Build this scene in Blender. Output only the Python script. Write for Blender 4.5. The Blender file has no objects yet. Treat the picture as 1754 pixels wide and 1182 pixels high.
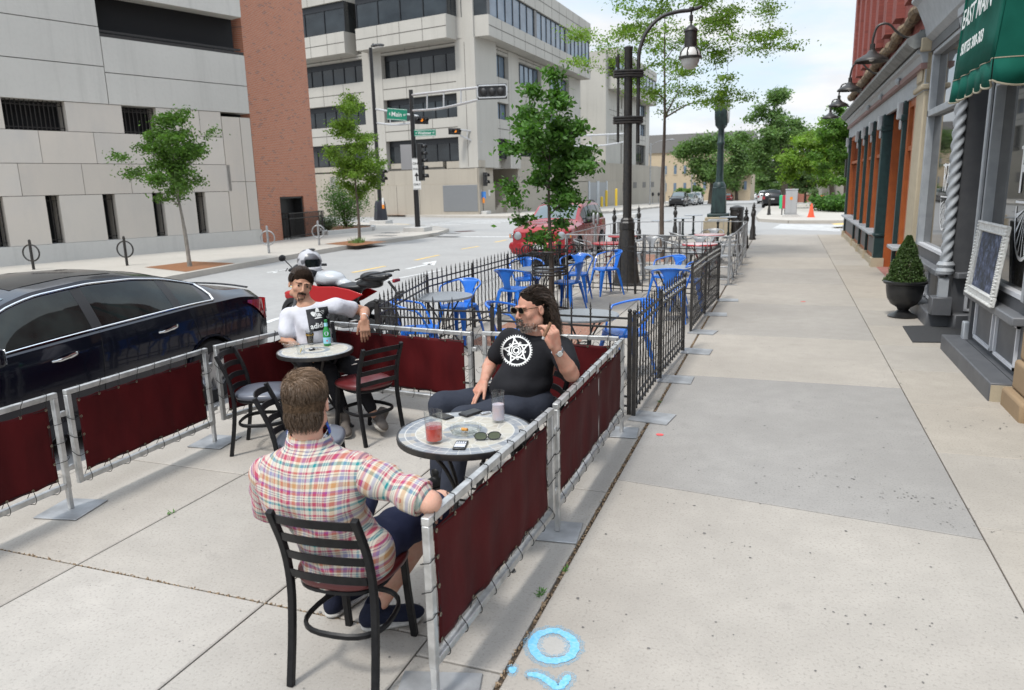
import bpy, math, random, colorsys
import numpy as np
import openvdb as vdb
from mathutils import Vector, Matrix, Euler
random.seed(7); rnd=random.random; U=random.uniform
PI=math.pi; S=bpy.context.scene; C=S.collection
rad=math.radians
# ------------------------------------------------ camera
CF=1262.5; H=1.98
CR=(0.93933871,0.34210289,-0.02466565); CD=(0.04944815,-0.20623364,-0.97725256); CW=(-0.33940782,0.91675149,-0.21063959)
cam=bpy.data.cameras.new('camera'); cam.sensor_width=36; cam.lens=CF/1754*36; cam.clip_end=3000; cam.clip_start=.05
co=bpy.data.objects.new('camera',cam); C.objects.link(co); S.camera=co
co.matrix_world=Matrix(((CR[0],-CD[0],-CW[0],0),(CR[1],-CD[1],-CW[1],0),(CR[2],-CD[2],-CW[2],H),(0,0,0,1)))
cam.dof.use_dof=True; cam.dof.focus_distance=5.2; cam.dof.aperture_fstop=3.2
def ray(px,py):
    a,b=(px-877)/CF,(py-591)/CF
    return Vector((CR[i]*a+CD[i]*b+CW[i] for i in range(3)))
def G(px,py,z=0.):
    d=ray(px,py); t=(z-H)/d.z; return Vector((d.x*t,d.y*t,z))
def AY(px,py,y):
    d=ray(px,py); t=y/d.y; return Vector((d.x*t,y,H+d.z*t))
def AX(px,py,x):
    d=ray(px,py); t=x/d.x; return Vector((x,d.y*t,H+d.z*t))
# ------------------------------------------------ materials
def nd(nt,t,**k):
    n=nt.nodes.new(t)
    for a,b in k.items(): setattr(n,a,b)
    return n
def rgb(c):
    return (c[0],c[1],c[2],1)
MATS={}
def pm(name,c,rough=.6,metal=0.,c2=None,ns=8.,nd_=3.,bump=0.,bs=None,spec=None,trans=0.,ior=None,coat=0.,alpha=1.,emit=None,str_=(1,1,1),rlo=.35,rhi=.65,sheen=0,sub=0):
    if name in MATS: return MATS[name]
    m=bpy.data.materials.new(name); m.use_nodes=True; nt=m.node_tree; b=nt.nodes['Principled BSDF']; L=nt.links.new
    b.inputs['Base Color'].default_value=rgb(c); b.inputs['Roughness'].default_value=rough; b.inputs['Metallic'].default_value=metal
    if spec is not None: b.inputs['Specular IOR Level'].default_value=spec
    if trans: b.inputs['Transmission Weight'].default_value=trans
    if ior: b.inputs['IOR'].default_value=ior
    if coat: b.inputs['Coat Weight'].default_value=coat; b.inputs['Coat Roughness'].default_value=.04
    if sheen: b.inputs['Sheen Weight'].default_value=sheen
    if sub: b.inputs['Subsurface Weight'].default_value=sub; b.inputs['Subsurface Scale'].default_value=.01
    if emit: b.inputs['Emission Color'].default_value=rgb(emit[0]); b.inputs['Emission Strength'].default_value=emit[1]
    if alpha<1: b.inputs['Alpha'].default_value=alpha
    if c2 is not None or bump:
        tc=nd(nt,'ShaderNodeTexCoord'); mp=nd(nt,'ShaderNodeMapping'); mp.inputs['Scale'].default_value=str_
        L(tc.outputs['Object'],mp.inputs['Vector'])
    if c2 is not None:
        n=nd(nt,'ShaderNodeTexNoise'); n.inputs['Scale'].default_value=ns; n.inputs['Detail'].default_value=nd_
        L(mp.outputs[0],n.inputs['Vector'])
        r=nd(nt,'ShaderNodeValToRGB'); r.color_ramp.elements[0].position=rlo; r.color_ramp.elements[1].position=rhi
        r.color_ramp.elements[0].color=rgb(c); r.color_ramp.elements[1].color=rgb(c2)
        L(n.outputs['Fac'],r.inputs['Fac']); L(r.outputs[0],b.inputs['Base Color'])
    if bump:
        n=nd(nt,'ShaderNodeTexNoise'); n.inputs['Scale'].default_value=bs or ns*4; n.inputs['Detail'].default_value=4
        L(mp.outputs[0],n.inputs['Vector'])
        bp=nd(nt,'ShaderNodeBump'); bp.inputs['Strength'].default_value=bump; bp.inputs['Distance'].default_value=.01
        L(n.outputs['Fac'],bp.inputs['Height']); L(bp.outputs[0],b.inputs['Normal'])
    MATS[name]=m; return m
def mixn(nt,fac,a,b,mode='MIX'):
    m=nd(nt,'ShaderNodeMix',data_type='RGBA',blend_type=mode); L=nt.links.new
    for i,v in ((0,fac),(6,a),(7,b)):
        if isinstance(v,bpy.types.NodeSocket): L(v,m.inputs[i])
        elif i==0: m.inputs[0].default_value=v
        else: m.inputs[i].default_value=rgb(v)
    return m.outputs[2]
def mth(nt,op,a,b=None,c=None):
    m=nd(nt,'ShaderNodeMath',operation=op)
    for i,v in enumerate((a,b,c)):
        if v is None: continue
        if isinstance(v,bpy.types.NodeSocket): nt.links.new(v,m.inputs[i])
        else: m.inputs[i].default_value=v
    return m.outputs[0]
def noise(nt,vec,s,det=3.,out='Fac',rough=.5):
    n=nd(nt,'ShaderNodeTexNoise'); n.inputs['Scale'].default_value=s; n.inputs['Detail'].default_value=det; n.inputs['Roughness'].default_value=rough
    nt.links.new(vec,n.inputs['Vector']); return n.outputs[out]
def ramp(nt,fac,stops):
    r=nd(nt,'ShaderNodeValToRGB'); e=r.color_ramp.elements
    while len(e)<len(stops): e.new(.5)
    for i,(p,c) in enumerate(stops):
        e[i].position=p; e[i].color=rgb(c) if not isinstance(c,(int,float)) else (c,c,c,1)
    nt.links.new(fac,r.inputs['Fac']); return r.outputs[0]
def base(name,rough=.7,**k):
    m=bpy.data.materials.new(name); m.use_nodes=True; nt=m.node_tree; b=nt.nodes['Principled BSDF']; b.inputs['Roughness'].default_value=rough
    for a,v in k.items(): b.inputs[a.replace('_',' ')].default_value=v
    tc=nd(nt,'ShaderNodeTexCoord'); MATS[name]=m
    return m,nt,b,tc.outputs['Object']
def bumpn(nt,b,h,s=.3,d=.01):
    bp=nd(nt,'ShaderNodeBump'); bp.inputs['Strength'].default_value=s; bp.inputs['Distance'].default_value=d
    nt.links.new(h,bp.inputs['Height']); nt.links.new(bp.outputs[0],b.inputs['Normal'])
def sepx(nt,v):
    s=nd(nt,'ShaderNodeSeparateXYZ'); nt.links.new(v,s.inputs[0]); return s.outputs
def mapn(nt,v,sc=(1,1,1),rot=(0,0,0),loc=(0,0,0)):
    m=nd(nt,'ShaderNodeMapping'); m.inputs['Scale'].default_value=sc; m.inputs['Rotation'].default_value=rot; m.inputs['Location'].default_value=loc
    nt.links.new(v,m.inputs[0]); return m.outputs[0]
def concrete(name,c,var=.12,speck=.5,stain=.35,tint=True,sc=1.):
    """weathered concrete: large mottling, small pits and pale/dark specks"""
    m,nt,b,v=base(name,.88); L=nt.links.new
    v=mapn(nt,v,(sc,sc,sc))
    big=noise(nt,v,.7,5.,rough=.6); mid=noise(nt,v,6.,4.); fine=noise(nt,v,70.,3.); sp=noise(nt,v,190.,1.)
    k=lambda f:tuple(min(1,x*f) for x in c)
    col=ramp(nt,big,[(.25,k(1-var)),(.5,c),(.75,k(1+var*.8))])
    col=mixn(nt,mth(nt,'MULTIPLY',ramp(nt,mid,[(.35,0.),(.75,1.)]),.55),col,k(.84))
    col=mixn(nt,mth(nt,'MULTIPLY',ramp(nt,fine,[(.32,1.),(.46,0.)]),speck*.8),col,k(.7))
    col=mixn(nt,mth(nt,'MULTIPLY',ramp(nt,sp,[(.66,0.),(.72,1.)]),speck*.7),col,k(1.35))
    st=noise(nt,v,2.3,6.,rough=.7)
    col=mixn(nt,mth(nt,'MULTIPLY',ramp(nt,st,[(.60,0.),(.72,1.)]),stain),col,k(.55))
    if tint:
        at=nd(nt,'ShaderNodeAttribute',attribute_name='tint')
        col=mixn(nt,1.,col,at.outputs['Color'],'MULTIPLY')
    L(col,b.inputs['Base Color'])
    h=mth(nt,'ADD',mth(nt,'MULTIPLY',fine,.5),mth(nt,'MULTIPLY',mid,.6)); bumpn(nt,b,h,.35,.006)
    return m
# ------------------------------------------------ mesh builder
MW={}
def lerp(a,b,t): return a+(b-a)*t
def RZ(a): return Matrix.Rotation(a,4,'Z')
def TR(x,y,z=0,rz=0): return Matrix.Translation((x,y,z))@RZ(rz)
class MB:
    def __init__(s): s.v=[]; s.f=[]; s.m=[]; s.t=[]; s.tint=None
    def add(s,vs,fs,m=0):
        n=len(s.v); s.v+= [tuple(v) for v in vs]; s.f+=[tuple(i+n for i in f) for f in fs]; s.m+=[m]*len(fs)
        s.t+=[s.tint]*len(fs); return s
    def box(s,c,d,R=None,m=0,taper=1.):
        x,y,z=[a/2 for a in d]; c=Vector(c); vs=[]
        for k in (-1,1):
            q=taper if k>0 else 1.
            for (i,j) in ((-1,-1),(1,-1),(1,1),(-1,1)):
                p=Vector((i*x*q,j*y*q,k*z)); p=(R@p if R else p)+c; vs.append(p)
        return s.add(vs,[(3,2,1,0),(4,5,6,7),(0,1,5,4),(1,2,6,5),(2,3,7,6),(3,0,4,7)],m)
    def bb(s,x0,y0,z0,x1,y1,z1,m=0):
        return s.box(((x0+x1)/2,(y0+y1)/2,(z0+z1)/2),(abs(x1-x0),abs(y1-y0),abs(z1-z0)),None,m)
    def bar(s,a,b,w,h,up=(0,0,1),m=0):
        a=Vector(a);b=Vector(b);d=b-a;l=d.length;d.normalize();u=Vector(up)
        if abs(d.dot(u))>.98: u=Vector((0,1,0))
        x=d.cross(u).normalized();u=x.cross(d).normalized()
        R=Matrix((x,d,u)).transposed(); return s.box((a+b)/2,(w,l,h),R,m)
    def prism(s,pts,vec,m=0):
        """closed planar polygon (3D points) extruded by vec"""
        n=len(pts); v=Vector(vec); P=[Vector(p) for p in pts]
        return s.add(P+[p+v for p in P],[tuple(range(n))[::-1],tuple(range(n,2*n))]+[(i,(i+1)%n,n+(i+1)%n,n+i) for i in range(n)],m)
    def poly(s,pts,m=0): return s.add(pts,[tuple(range(len(pts)))],m)
    def loft(s,rings,m=0,cap=True,close=False):
        n=len(rings[0]); vs=[p for r in rings for p in r]; fs=[]
        K=len(rings)
        for k in range(K if close else K-1):
            a=k*n;b=((k+1)%K)*n
            for i in range(n):
                j=(i+1)%n; fs.append((a+i,a+j,b+j,b+i))
        if cap and not close: fs+= [tuple(range(n))[::-1],tuple(range((K-1)*n,K*n))]
        return s.add(vs,fs,m)
    def grid(s,rows,m=0,wrap=False):
        n=len(rows[0]); vs=[p for r in rows for p in r]; fs=[]
        for k in range(len(rows)-1):
            for i in range(n if wrap else n-1):
                j=(i+1)%n; fs.append((k*n+i,k*n+j,(k+1)*n+j,(k+1)*n+i))
        return s.add(vs,fs,m)
    def tube(s,pts,r,n=8,m=0,closed=False,flat=None,cap=True,up=None):
        P=[Vector(p) for p in pts]; K=len(P)
        if not hasattr(r,'__len__'): r=[r]*K
        T=[]
        for i in range(K):
            a=P[(i-1)%K] if closed or i>0 else P[0]; b=P[(i+1)%K] if closed or i<K-1 else P[-1]
            d=b-a; T.append(d.normalized() if d.length>1e-9 else Vector((0,0,1)))
        u=Vector(up) if up else (Vector((0,0,1)) if abs(T[0].z)<.9 else Vector((1,0,0)))
        rings=[]
        for i in range(K):
            if up: u=Vector(up)
            u=u-T[i]*u.dot(T[i])
            if u.length<1e-6: u=T[i].orthogonal()
            u.normalize(); w=T[i].cross(u)
            fa,fb=flat if flat else (1,1)
            rings.append([P[i]+(w*math.cos(2*PI*(k+.5)/n)*fa+u*math.sin(2*PI*(k+.5)/n)*fb)*r[i] for k in range(n)])
        return s.loft(rings,m,cap,closed)
    def cyl(s,a,b,r,n=12,m=0): return s.tube([a,b],r,n,m)
    def lathe(s,prof,c=(0,0,0),n=16,m=0,R=None,cap=True):
        c=Vector(c); rings=[]
        for r,z in prof:
            ring=[]
            for k in range(n):
                p=Vector((r*math.cos(2*PI*k/n),r*math.sin(2*PI*k/n),z)); ring.append((R@p if R else p)+c)
            rings.append(ring)
        return s.loft(rings,m,cap)
    def ball(s,c,r,n=12,m=0,R=None):
        if not hasattr(r,'__len__'): r=(r,r,r)
        c=Vector(c); rings=[]; K=max(4,n//2)
        for i in range(K+1):
            a=-PI/2+PI*i/K; ca=max(math.cos(a),.02)
            ring=[]
            for k in range(n):
                p=Vector((r[0]*ca*math.cos(2*PI*k/n),r[1]*ca*math.sin(2*PI*k/n),r[2]*math.sin(a))); ring.append((R@p if R else p)+c)
            rings.append(ring)
        return s.loft(rings,m,True)
    def xf(s,M):
        s.v=[tuple(M@Vector(v)) for v in s.v]; return s
    def join(s,o,M=None,m=None):
        n=len(s.v); s.v+=[tuple(M@Vector(v)) for v in o.v] if M else o.v
        s.f+=[tuple(i+n for i in f) for f in o.f]; s.m+=o.m if m is None else [m]*len(o.f); s.t+=o.t; return s
    def build(s,name,mat,parent=None,local=False,smooth=True,ang=38,bevel=0,seg=1,sub=0,solid=0):
        me=bpy.data.meshes.new(name)
        vs=s.v
        if parent is not None and not local:
            I=MW[parent].inverted(); vs=[I@Vector(v) for v in vs]
        me.from_pydata([tuple(v) for v in vs],[],s.f)
        for mm in (mat if isinstance(mat,(list,tuple)) else [mat]): me.materials.append(mm)
        if any(s.m): me.polygons.foreach_set('material_index',s.m)
        if any(t is not None for t in s.t):
            ca=me.color_attributes.new('tint','FLOAT_COLOR','CORNER'); arr=[]
            for f,t in zip(s.f,s.t):
                t=(1,1,1) if t is None else t; arr+= [t[0],t[1],t[2],1]*len(f)
            ca.data.foreach_set('color',arr)
        me.validate()
        o=bpy.data.objects.new(name,me); C.objects.link(o)
        if smooth:
            me.polygons.foreach_set('use_smooth',[True]*len(me.polygons)); me.set_sharp_from_angle(angle=rad(ang))
        if parent is not None: o.parent=parent; MW[o]=MW[parent]
        else: MW[o]=Matrix.Identity(4)
        if bevel:
            b=o.modifiers.new('bevel','BEVEL'); b.width=bevel; b.segments=seg; b.limit_method='ANGLE'; b.angle_limit=rad(40); b.harden_normals=False
        if solid:
            b=o.modifiers.new('solid','SOLIDIFY'); b.thickness=solid; b.offset=0
        if sub:
            b=o.modifiers.new('sub','SUBSURF'); b.levels=sub; b.render_levels=sub
        return o
def tag(o,label,cat,group=None,kind=None):
    if label: o['label']=label
    if cat: o['category']=cat
    if group: o['group']=group
    if kind: o['kind']=kind
    return o
def thing(name,label,cat,loc=(0,0,0),rz=0,group=None):
    o=bpy.data.objects.new(name,None); C.objects.link(o); o.location=loc; o.rotation_euler=(0,0,rz); o.empty_display_size=.1
    MW[o]=Matrix.Translation(loc)@RZ(rz); return tag(o,label,cat,group)
def struct(o): o['kind']='structure'; return o
def kids(o): return [c for c in C.objects if c.parent==o]
def copy_tree(o,loc=None,rz=0,label=None,group=None,parent=None,cache={}):
    c=o.copy(); C.objects.link(c)
    if parent is not None: c.parent=parent
    if loc is not None:
        c.location=loc; c.rotation_euler=(0,0,rz); MW[c]=Matrix.Translation(loc)@RZ(rz)
    if label: c['label']=label
    if group: c['group']=group
    for ch in KIDS(o): copy_tree(ch,parent=c)
    return c
def KIDS(o): return list(o.children)
def moveto(o,loc,rz): o.location=loc; o.rotation_euler=(0,0,rz); MW[o]=Matrix.Translation(loc)@RZ(rz)
def circ(c,r,n,a0=0,a1=2*PI,ax='z',incl=False):
    k=n if incl else n; out=[]
    for i in range(n+1 if incl else n):
        a=a0+(a1-a0)*i/n; x,y=r*math.cos(a),r*math.sin(a)
        out.append(Vector(c)+Vector({'z':(x,y,0),'x':(0,x,y),'y':(x,0,y)}[ax]))
    return out
def catmull(P,n=6):
    P=[Vector(p) for p in P]; out=[]
    for i in range(len(P)-1):
        a=P[i-1] if i>0 else P[0]*2-P[1]; b=P[i];c=P[i+1]; d=P[i+2] if i+2<len(P) else P[-1]*2-P[-2]
        for k in range(n):
            t=k/n; out.append(.5*((2*b)+(c-a)*t+(2*a-5*b+4*c-d)*t*t+(3*b-a-3*c+d)*t**3))
    out.append(P[-1]); return out
def text(s,size,M,mat,name,parent,ext=.002,font=None,align='CENTER',sx=1.,bold=0,space=1.):
    """lettering as a real mesh; M: local->world (x right, y up, z out)"""
    cu=bpy.data.curves.new(name,'FONT'); cu.body=s; cu.size=size; cu.extrude=ext; cu.align_x=align; cu.align_y='CENTER'; cu.offset=bold; cu.space_character=space
    if font:
        try: cu.font=bpy.data.fonts.load(font)
        except Exception: pass
    o=bpy.data.objects.new('tmp',cu); C.objects.link(o); dg=bpy.context.evaluated_depsgraph_get(); dg.update()
    me=bpy.data.meshes.new_from_object(o.evaluated_get(dg)); bpy.data.objects.remove(o)
    me.transform(Matrix.Diagonal((sx,1,1,1))); me.transform(M)
    if parent is not None: me.transform(MW[parent].inverted())
    me.materials.clear(); me.materials.append(mat); me.name=name
    o=bpy.data.objects.new(name,me); C.objects.link(o); o.parent=parent
    if parent is not None: MW[o]=MW[parent]
    return o
def frame(o,x,y):
    """matrix with origin o, x axis x, y axis y"""
    x=Vector(x).normalized(); z=x.cross(Vector(y)).normalized(); y=z.cross(x)
    M=Matrix((x,y,z)).transposed().to_4x4(); M.translation=Vector(o); return M
# ------------------------------------------------ signed distance modelling (numpy + openvdb)
class SDF:
    def __init__(s,lo,hi,h):
        s.lo=np.array(lo,float); s.h=h; s.n=np.ceil((np.array(hi)-s.lo)/h).astype(int)+1
        s.a=np.full(s.n,1.,np.float32)
    def _sub(s,lo,hi):
        i0=np.clip(np.floor((lo-s.lo)/s.h).astype(int),0,s.n-1); i1=np.clip(np.ceil((hi-s.lo)/s.h).astype(int)+1,1,s.n)
        sl=tuple(slice(a,b) for a,b in zip(i0,i1))
        ax=[s.lo[k]+s.h*np.arange(i0[k],i1[k]) for k in range(3)]
        X,Y,Z=np.meshgrid(*ax,indexing='ij'); return sl,np.stack([X,Y,Z],-1)
    def put(s,sl,d,k,op):
        a=s.a[sl]; d=d.astype(np.float32)
        if op=='u':
            if k>0:
                h=np.clip(.5+.5*(a-d)/k,0,1); s.a[sl]=a*(1-h)+d*h-k*h*(1-h)
            else: s.a[sl]=np.minimum(a,d)
        else:
            if k>0:
                h=np.clip(.5-.5*(a+d)/k,0,1); s.a[sl]=a*(1-h)-d*h+k*h*(1-h)
            else: s.a[sl]=np.maximum(a,-d)
    def cone(s,a,b,ra,rb,k=.02,op='u',flat=None):
        """tapered capsule; flat=(dir,factor) squashes it along dir"""
        a=np.array(a,float);b=np.array(b,float); R=max(ra,rb)*1.3+k+3*s.h
        sl,P=s._sub(np.minimum(a,b)-R,np.maximum(a,b)+R)
        if flat:
            n=np.array(flat[0],float); n/=np.linalg.norm(n); f=flat[1]
            q=lambda p:p+np.multiply.outer((p-a)@n,n)*(1/f-1); P=q(P); b=a+(b-a)+n*((b-a)@n)*(1/f-1)
        ab=b-a; L=ab@ab+1e-9; t=np.clip(((P-a)@ab)/L,0,1)
        d=np.linalg.norm(P-a-t[...,None]*ab,axis=-1)-(ra+(rb-ra)*t)
        if flat: d=d*max(flat[1],.6) if flat[1]<1 else d
        s.put(sl,d,k,op); return s
    def chain(s,pts,rs,k=.02,**kw):
        for i in range(len(pts)-1): s.cone(pts[i],pts[i+1],rs[i],rs[i+1],k,**kw)
        return s
    def ell(s,c,r,R=None,k=.015,op='u'):
        c=np.array(c,float); r=np.array(r,float); m=r.max()*1.15+k+3*s.h
        sl,P=s._sub(c-m,c+m); q=P-c
        if R is not None: q=q@np.array(R)   # R columns = local axes
        k0=np.linalg.norm(q/r,axis=-1); k1=np.linalg.norm(q/(r*r),axis=-1)+1e-9
        s.put(sl,k0*(k0-1)/k1,k,op); return s
    def rbox(s,c,r,R=None,rr=.01,k=.01,op='u'):
        c=np.array(c,float); r=np.array(r,float); m=np.linalg.norm(r)+k+3*s.h
        sl,P=s._sub(c-m,c+m); q=P-c
        if R is not None: q=q@np.array(R)
        q=np.abs(q)-(r-rr); d=np.linalg.norm(np.maximum(q,0),axis=-1)+np.minimum(q.max(-1),0)-rr
        s.put(sl,d,k,op); return s
    def wob(s,fn):
        """displace: fn(P)->offset added to the field"""
        sl,P=s._sub(s.lo,s.lo+s.h*(s.n-1)); s.a[sl]+=fn(P).astype(np.float32); return s
    def build(s,name,mat,parent=None,tintfn=None,smooth_it=0):
        b=3*s.h; g=vdb.FloatGrid(b); g.copyFromArray(np.clip(s.a,-b,b)/s.h*1.0)
        p,tr,q=g.convertToPolygons(0.0,0.0); p=p*s.h+s.lo
        if parent is not None:
            I=np.array(MW[parent].inverted()); p=p@I[:3,:3].T+I[:3,3]
        me=bpy.data.meshes.new(name); me.from_pydata(p.tolist(),[],q[:,::-1].tolist()+tr[:,::-1].tolist())
        for mm in (mat if isinstance(mat,(list,tuple)) else [mat]): me.materials.append(mm)
        me.polygons.foreach_set('use_smooth',[True]*len(me.polygons))
        o=bpy.data.objects.new(name,me); C.objects.link(o)
        if parent is not None: o.parent=parent; MW[o]=MW[parent]
        if smooth_it:
            m=o.modifiers.new('s','SMOOTH'); m.factor=.5; m.iterations=smooth_it
        return o
# cheap sum-of-sines noise for folds
def waves(P,seed,sc,n=6):
    r=np.random.RandomState(seed); out=0
    for i in range(n):
        d=r.normal(size=3); d/=np.linalg.norm(d); f=sc*(.6+r.rand()*1.2)
        out=out+np.sin(P@d*f+r.rand()*6.28+np.sin(P@r.normal(size=3)*sc*.5)*1.2)
    return out/n
# ================================================ world and sun
w=bpy.data.worlds.new('World'); S.world=w; w.use_nodes=True; nt=w.node_tree; L=nt.links.new
bg=nt.nodes['Background']; bg.inputs['Strength'].default_value=.115
SUN_EL,SUN_AZ=rad(58),rad(200)
sky=nd(nt,'ShaderNodeTexSky',sky_type='NISHITA',sun_disc=False,sun_elevation=SUN_EL,sun_rotation=SUN_AZ,air_density=1.1,dust_density=1.6)
tc=nd(nt,'ShaderNodeTexCoord'); v=tc.outputs['Generated']
sx=sepx(nt,v); zz=mth(nt,'MAXIMUM',sx[2],.02)
pv=nd(nt,'ShaderNodeCombineXYZ'); den=mth(nt,'ADD',zz,.18)
L(mth(nt,'DIVIDE',sx[0],den),pv.inputs[0]); L(mth(nt,'DIVIDE',sx[1],den),pv.inputs[1])
n1=noise(nt,mapn(nt,pv.outputs[0],(1,1,1),loc=(.35,1.4,0)),1.15,8.,rough=.56)
mask=mth(nt,'MAXIMUM',ramp(nt,n1,[(.36,0.),(.58,1.)]),ramp(nt,sx[2],[(.03,1.),(.16,0.)]))
n2=noise(nt,pv.outputs[0],2.6,5.)
cl=ramp(nt,n2,[(.3,(5.2,5.4,5.7)),(.7,(6.5,6.5,6.5))])
skyc=mixn(nt,.7,sky.outputs[0],(4.9,6.2,7.5))
L(mixn(nt,1.,mixn(nt,mask,skyc,cl),ramp(nt,sx[2],[(.25,1.),(.8,1.95)]),'MULTIPLY'),bg.inputs['Color'])
for _r in nt.nodes:
    if _r.bl_idname=='ShaderNodeMix': _r.clamp_result=False
sl=bpy.data.lights.new('sun','SUN'); sl.energy=2.; sl.angle=rad(9); sl.color=(1,.965,.91)
so=bpy.data.objects.new('sun',sl); C.objects.link(so); so.rotation_euler=(PI/2-SUN_EL,0,PI-SUN_AZ if False else 0)
# sun direction from azimuth (sky: rotation measured from +Y clockwise)
sd=Vector((math.sin(SUN_AZ)*math.cos(SUN_EL),math.cos(SUN_AZ)*math.cos(SUN_EL),math.sin(SUN_EL)))
so.rotation_euler=sd.to_track_quat('Z','Y').to_euler()
S.view_settings.view_transform='Standard'; S.view_settings.look='None'; S.view_settings.exposure=.5; S.view_settings.gamma=1
S.render.engine='CYCLES'; S.cycles.use_denoising=True; S.cycles.max_bounces=6; S.cycles.transparent_max_bounces=24
S.cycles.caustics_reflective=False; S.cycles.caustics_refractive=False
# ================================================ shared materials
M_walk=concrete('pavement_concrete',(.37,.342,.305),var=.17,speck=.9,stain=.28)
M_walk2=concrete('far_pavement_concrete',(.44,.41,.365),var=.08,speck=.2,stain=.08,tint=False)
M_road=concrete('road_surface',(.33,.325,.315),var=.10,speck=.3,stain=.08,tint=False)
M_dirt=pm('joint_dirt',(.035,.026,.018),.95,c2=(.10,.07,.045),ns=60)
M_white=pm('road_white_paint',(.68,.69,.68),.7,c2=(.5,.5,.49),ns=9)
M_yellow=pm('road_yellow_paint',(.72,.48,.12),.7,c2=(.6,.45,.2),ns=9)
M_black=pm('black_powder_coat',(.007,.007,.008),.42,c2=(.012,.012,.013),ns=30,bump=.05,bs=300,spec=.22)
M_iron=pm('black_iron',(.013,.013,.014),.45,c2=(.03,.026,.022),ns=22)
M_alu=pm('weathered_aluminium',(.62,.62,.61),.42,.75,c2=(.42,.42,.41),ns=14,nd_=5,bump=.12,bs=120)
M_galv=pm('galvanised_steel',(.40,.41,.42),.5,.6,c2=(.27,.275,.28),ns=9,nd_=5,bump=.1,bs=60)
M_rub=pm('dark_rubber',(.012,.012,.012),.7)
M_chrome=pm('chrome',(.75,.75,.75),.12,1.)
# ================================================ ground
CURB=-6.05; K=.825
def flat(name,polys,mat,z,kind='structure'):
    b=MB()
    for p in polys: b.poly([(q[0]*K,q[1]*K,z) for q in p])
    o=b.build(name,mat,smooth=False); o['kind']=kind; return o
import bmesh
def gz(y): return -.15-.0165*min(max(0.,y-50),148)
def sheet(name,poly,mat,dz,skirt=.2,kind='structure'):
    """horizontal sheet that follows the street's gentle fall beyond the crossing"""
    bm=bmesh.new(); bm.faces.new([bm.verts.new((p[0],p[1],0)) for p in poly])
    for yy in (50,74,98,198):
        bmesh.ops.bisect_plane(bm,geom=bm.verts[:]+bm.edges[:]+bm.faces[:],plane_co=(0,yy,0),plane_no=(0,1,0))
    bm.normal_update()
    if bm.faces[:] and bm.faces[:][0].normal.z<0: bmesh.ops.reverse_faces(bm,faces=bm.faces[:])
    for v in bm.verts: v.co.z=gz(v.co.y)+dz
    if skirt:
        be=[e for e in bm.edges if e.is_boundary]; r=bmesh.ops.extrude_edge_only(bm,edges=be)
        for v in r['geom']:
            if isinstance(v,bmesh.types.BMVert): v.co.z-=skirt
    me=bpy.data.meshes.new(name); bm.to_mesh(me); bm.free(); me.materials.append(mat); o=bpy.data.objects.new(name,me); C.objects.link(o); MW[o]=Matrix.Identity(4)
    o['kind']=kind; return o
def GS(px,py,dz=0.):
    """where the pixel meets the (gently falling) ground"""
    z=-.15+dz
    for _ in range(40): g=G(px,py,z); z=lerp(z,gz(g.y)+dz,.6)
    return Vector((g.x,g.y,z))
sheet('ground',[(-700,-60),(500,-60),(500,1500),(-700,1500)],concrete('distant_ground',(.26,.26,.25),.1,.1,.1,False),-.05,0)
road=sheet('road',[(-14.0,-30),(CURB*K-.0,-30),(CURB*K,29.0),(60,29.0),(60,46),(6,46),(6,900),(-20,900),(-20,53),(-120,80),(-120,60),(-20,38),(-16,34)],M_road,0,0)
# near pavement: slabs with open joints over dirt
flat('joint_fill',[[(CURB+.02,-6),(2.72,-6),(2.72,35.15),(CURB+.02,35.15)]],M_dirt,-.014)
sb=MB()
def slab(x0,y0,x1,y1,t,g=.006,poly=None):
    sb.tint=t
    p=[(q[0]*K,q[1]*K) for q in (poly or [(x0,y0),(x1,y0),(x1,y1),(x0,y1)])]
    cx=sum(q[0] for q in p)/len(p); cy=sum(q[1] for q in p)/len(p)
    pts=[]
    for q in p:
        pts.append((q[0]+(g if q[0]<cx else -g),q[1]+(g if q[1]<cy else -g)))
    r=.006; inn=[(a+(r if a<cx else -r),b+(r if b<cy else -r)) for a,b in pts]
    n=len(p)
    sb.add([(a,b,-.1) for a,b in pts]+[(a,b,-.004) for a,b in pts]+[(a,b,0) for a,b in inn],
      [(2*n+i) for i in range(0)] or [tuple(2*n+i for i in range(n))]+[(i,(i+1)%n,n+(i+1)%n,n+i) for i in range(n)]+[(n+i,n+(i+1)%n,2*n+(i+1)%n,2*n+i) for i in range(n)])
def tn(a,warm=0): 
    return (a*(1+warm),a,a*(1-warm*1.6))
random.seed(3)
ys=[-6,-3.2,-.1,2.93,(5.68,5.36),9.28,12.0,15.25,18.4,21.6,24.8,28,31.2,35.15]
tints=[tn(1),tn(1),tn(1.0),tn(1.0,.006),tn(.84,-.030),tn(1.03,.014),tn(.93,-.005),tn(1.0,.01),tn(.95),tn(1.02,.02),tn(.96),tn(1.02),tn(.98)]
for i in range(len(ys)-1):
    a,b=ys[i],ys[i+1]; a=a if isinstance(a,tuple) else (a,a); b=b if isinstance(b,tuple) else (b,b)
    slab(0,0,0,0,tints[i],.005,[(-1.205,a[0]),(1.37,a[1]),(1.37,b[1]),(-1.205,b[0])])
y=-5.3
while y<35.1:
    t=U(.90,1.03); slab(1.37,y,2.72,min(y+1.55,35.15),tn(t,U(.01,.035)),.003); y+=1.55
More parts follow.
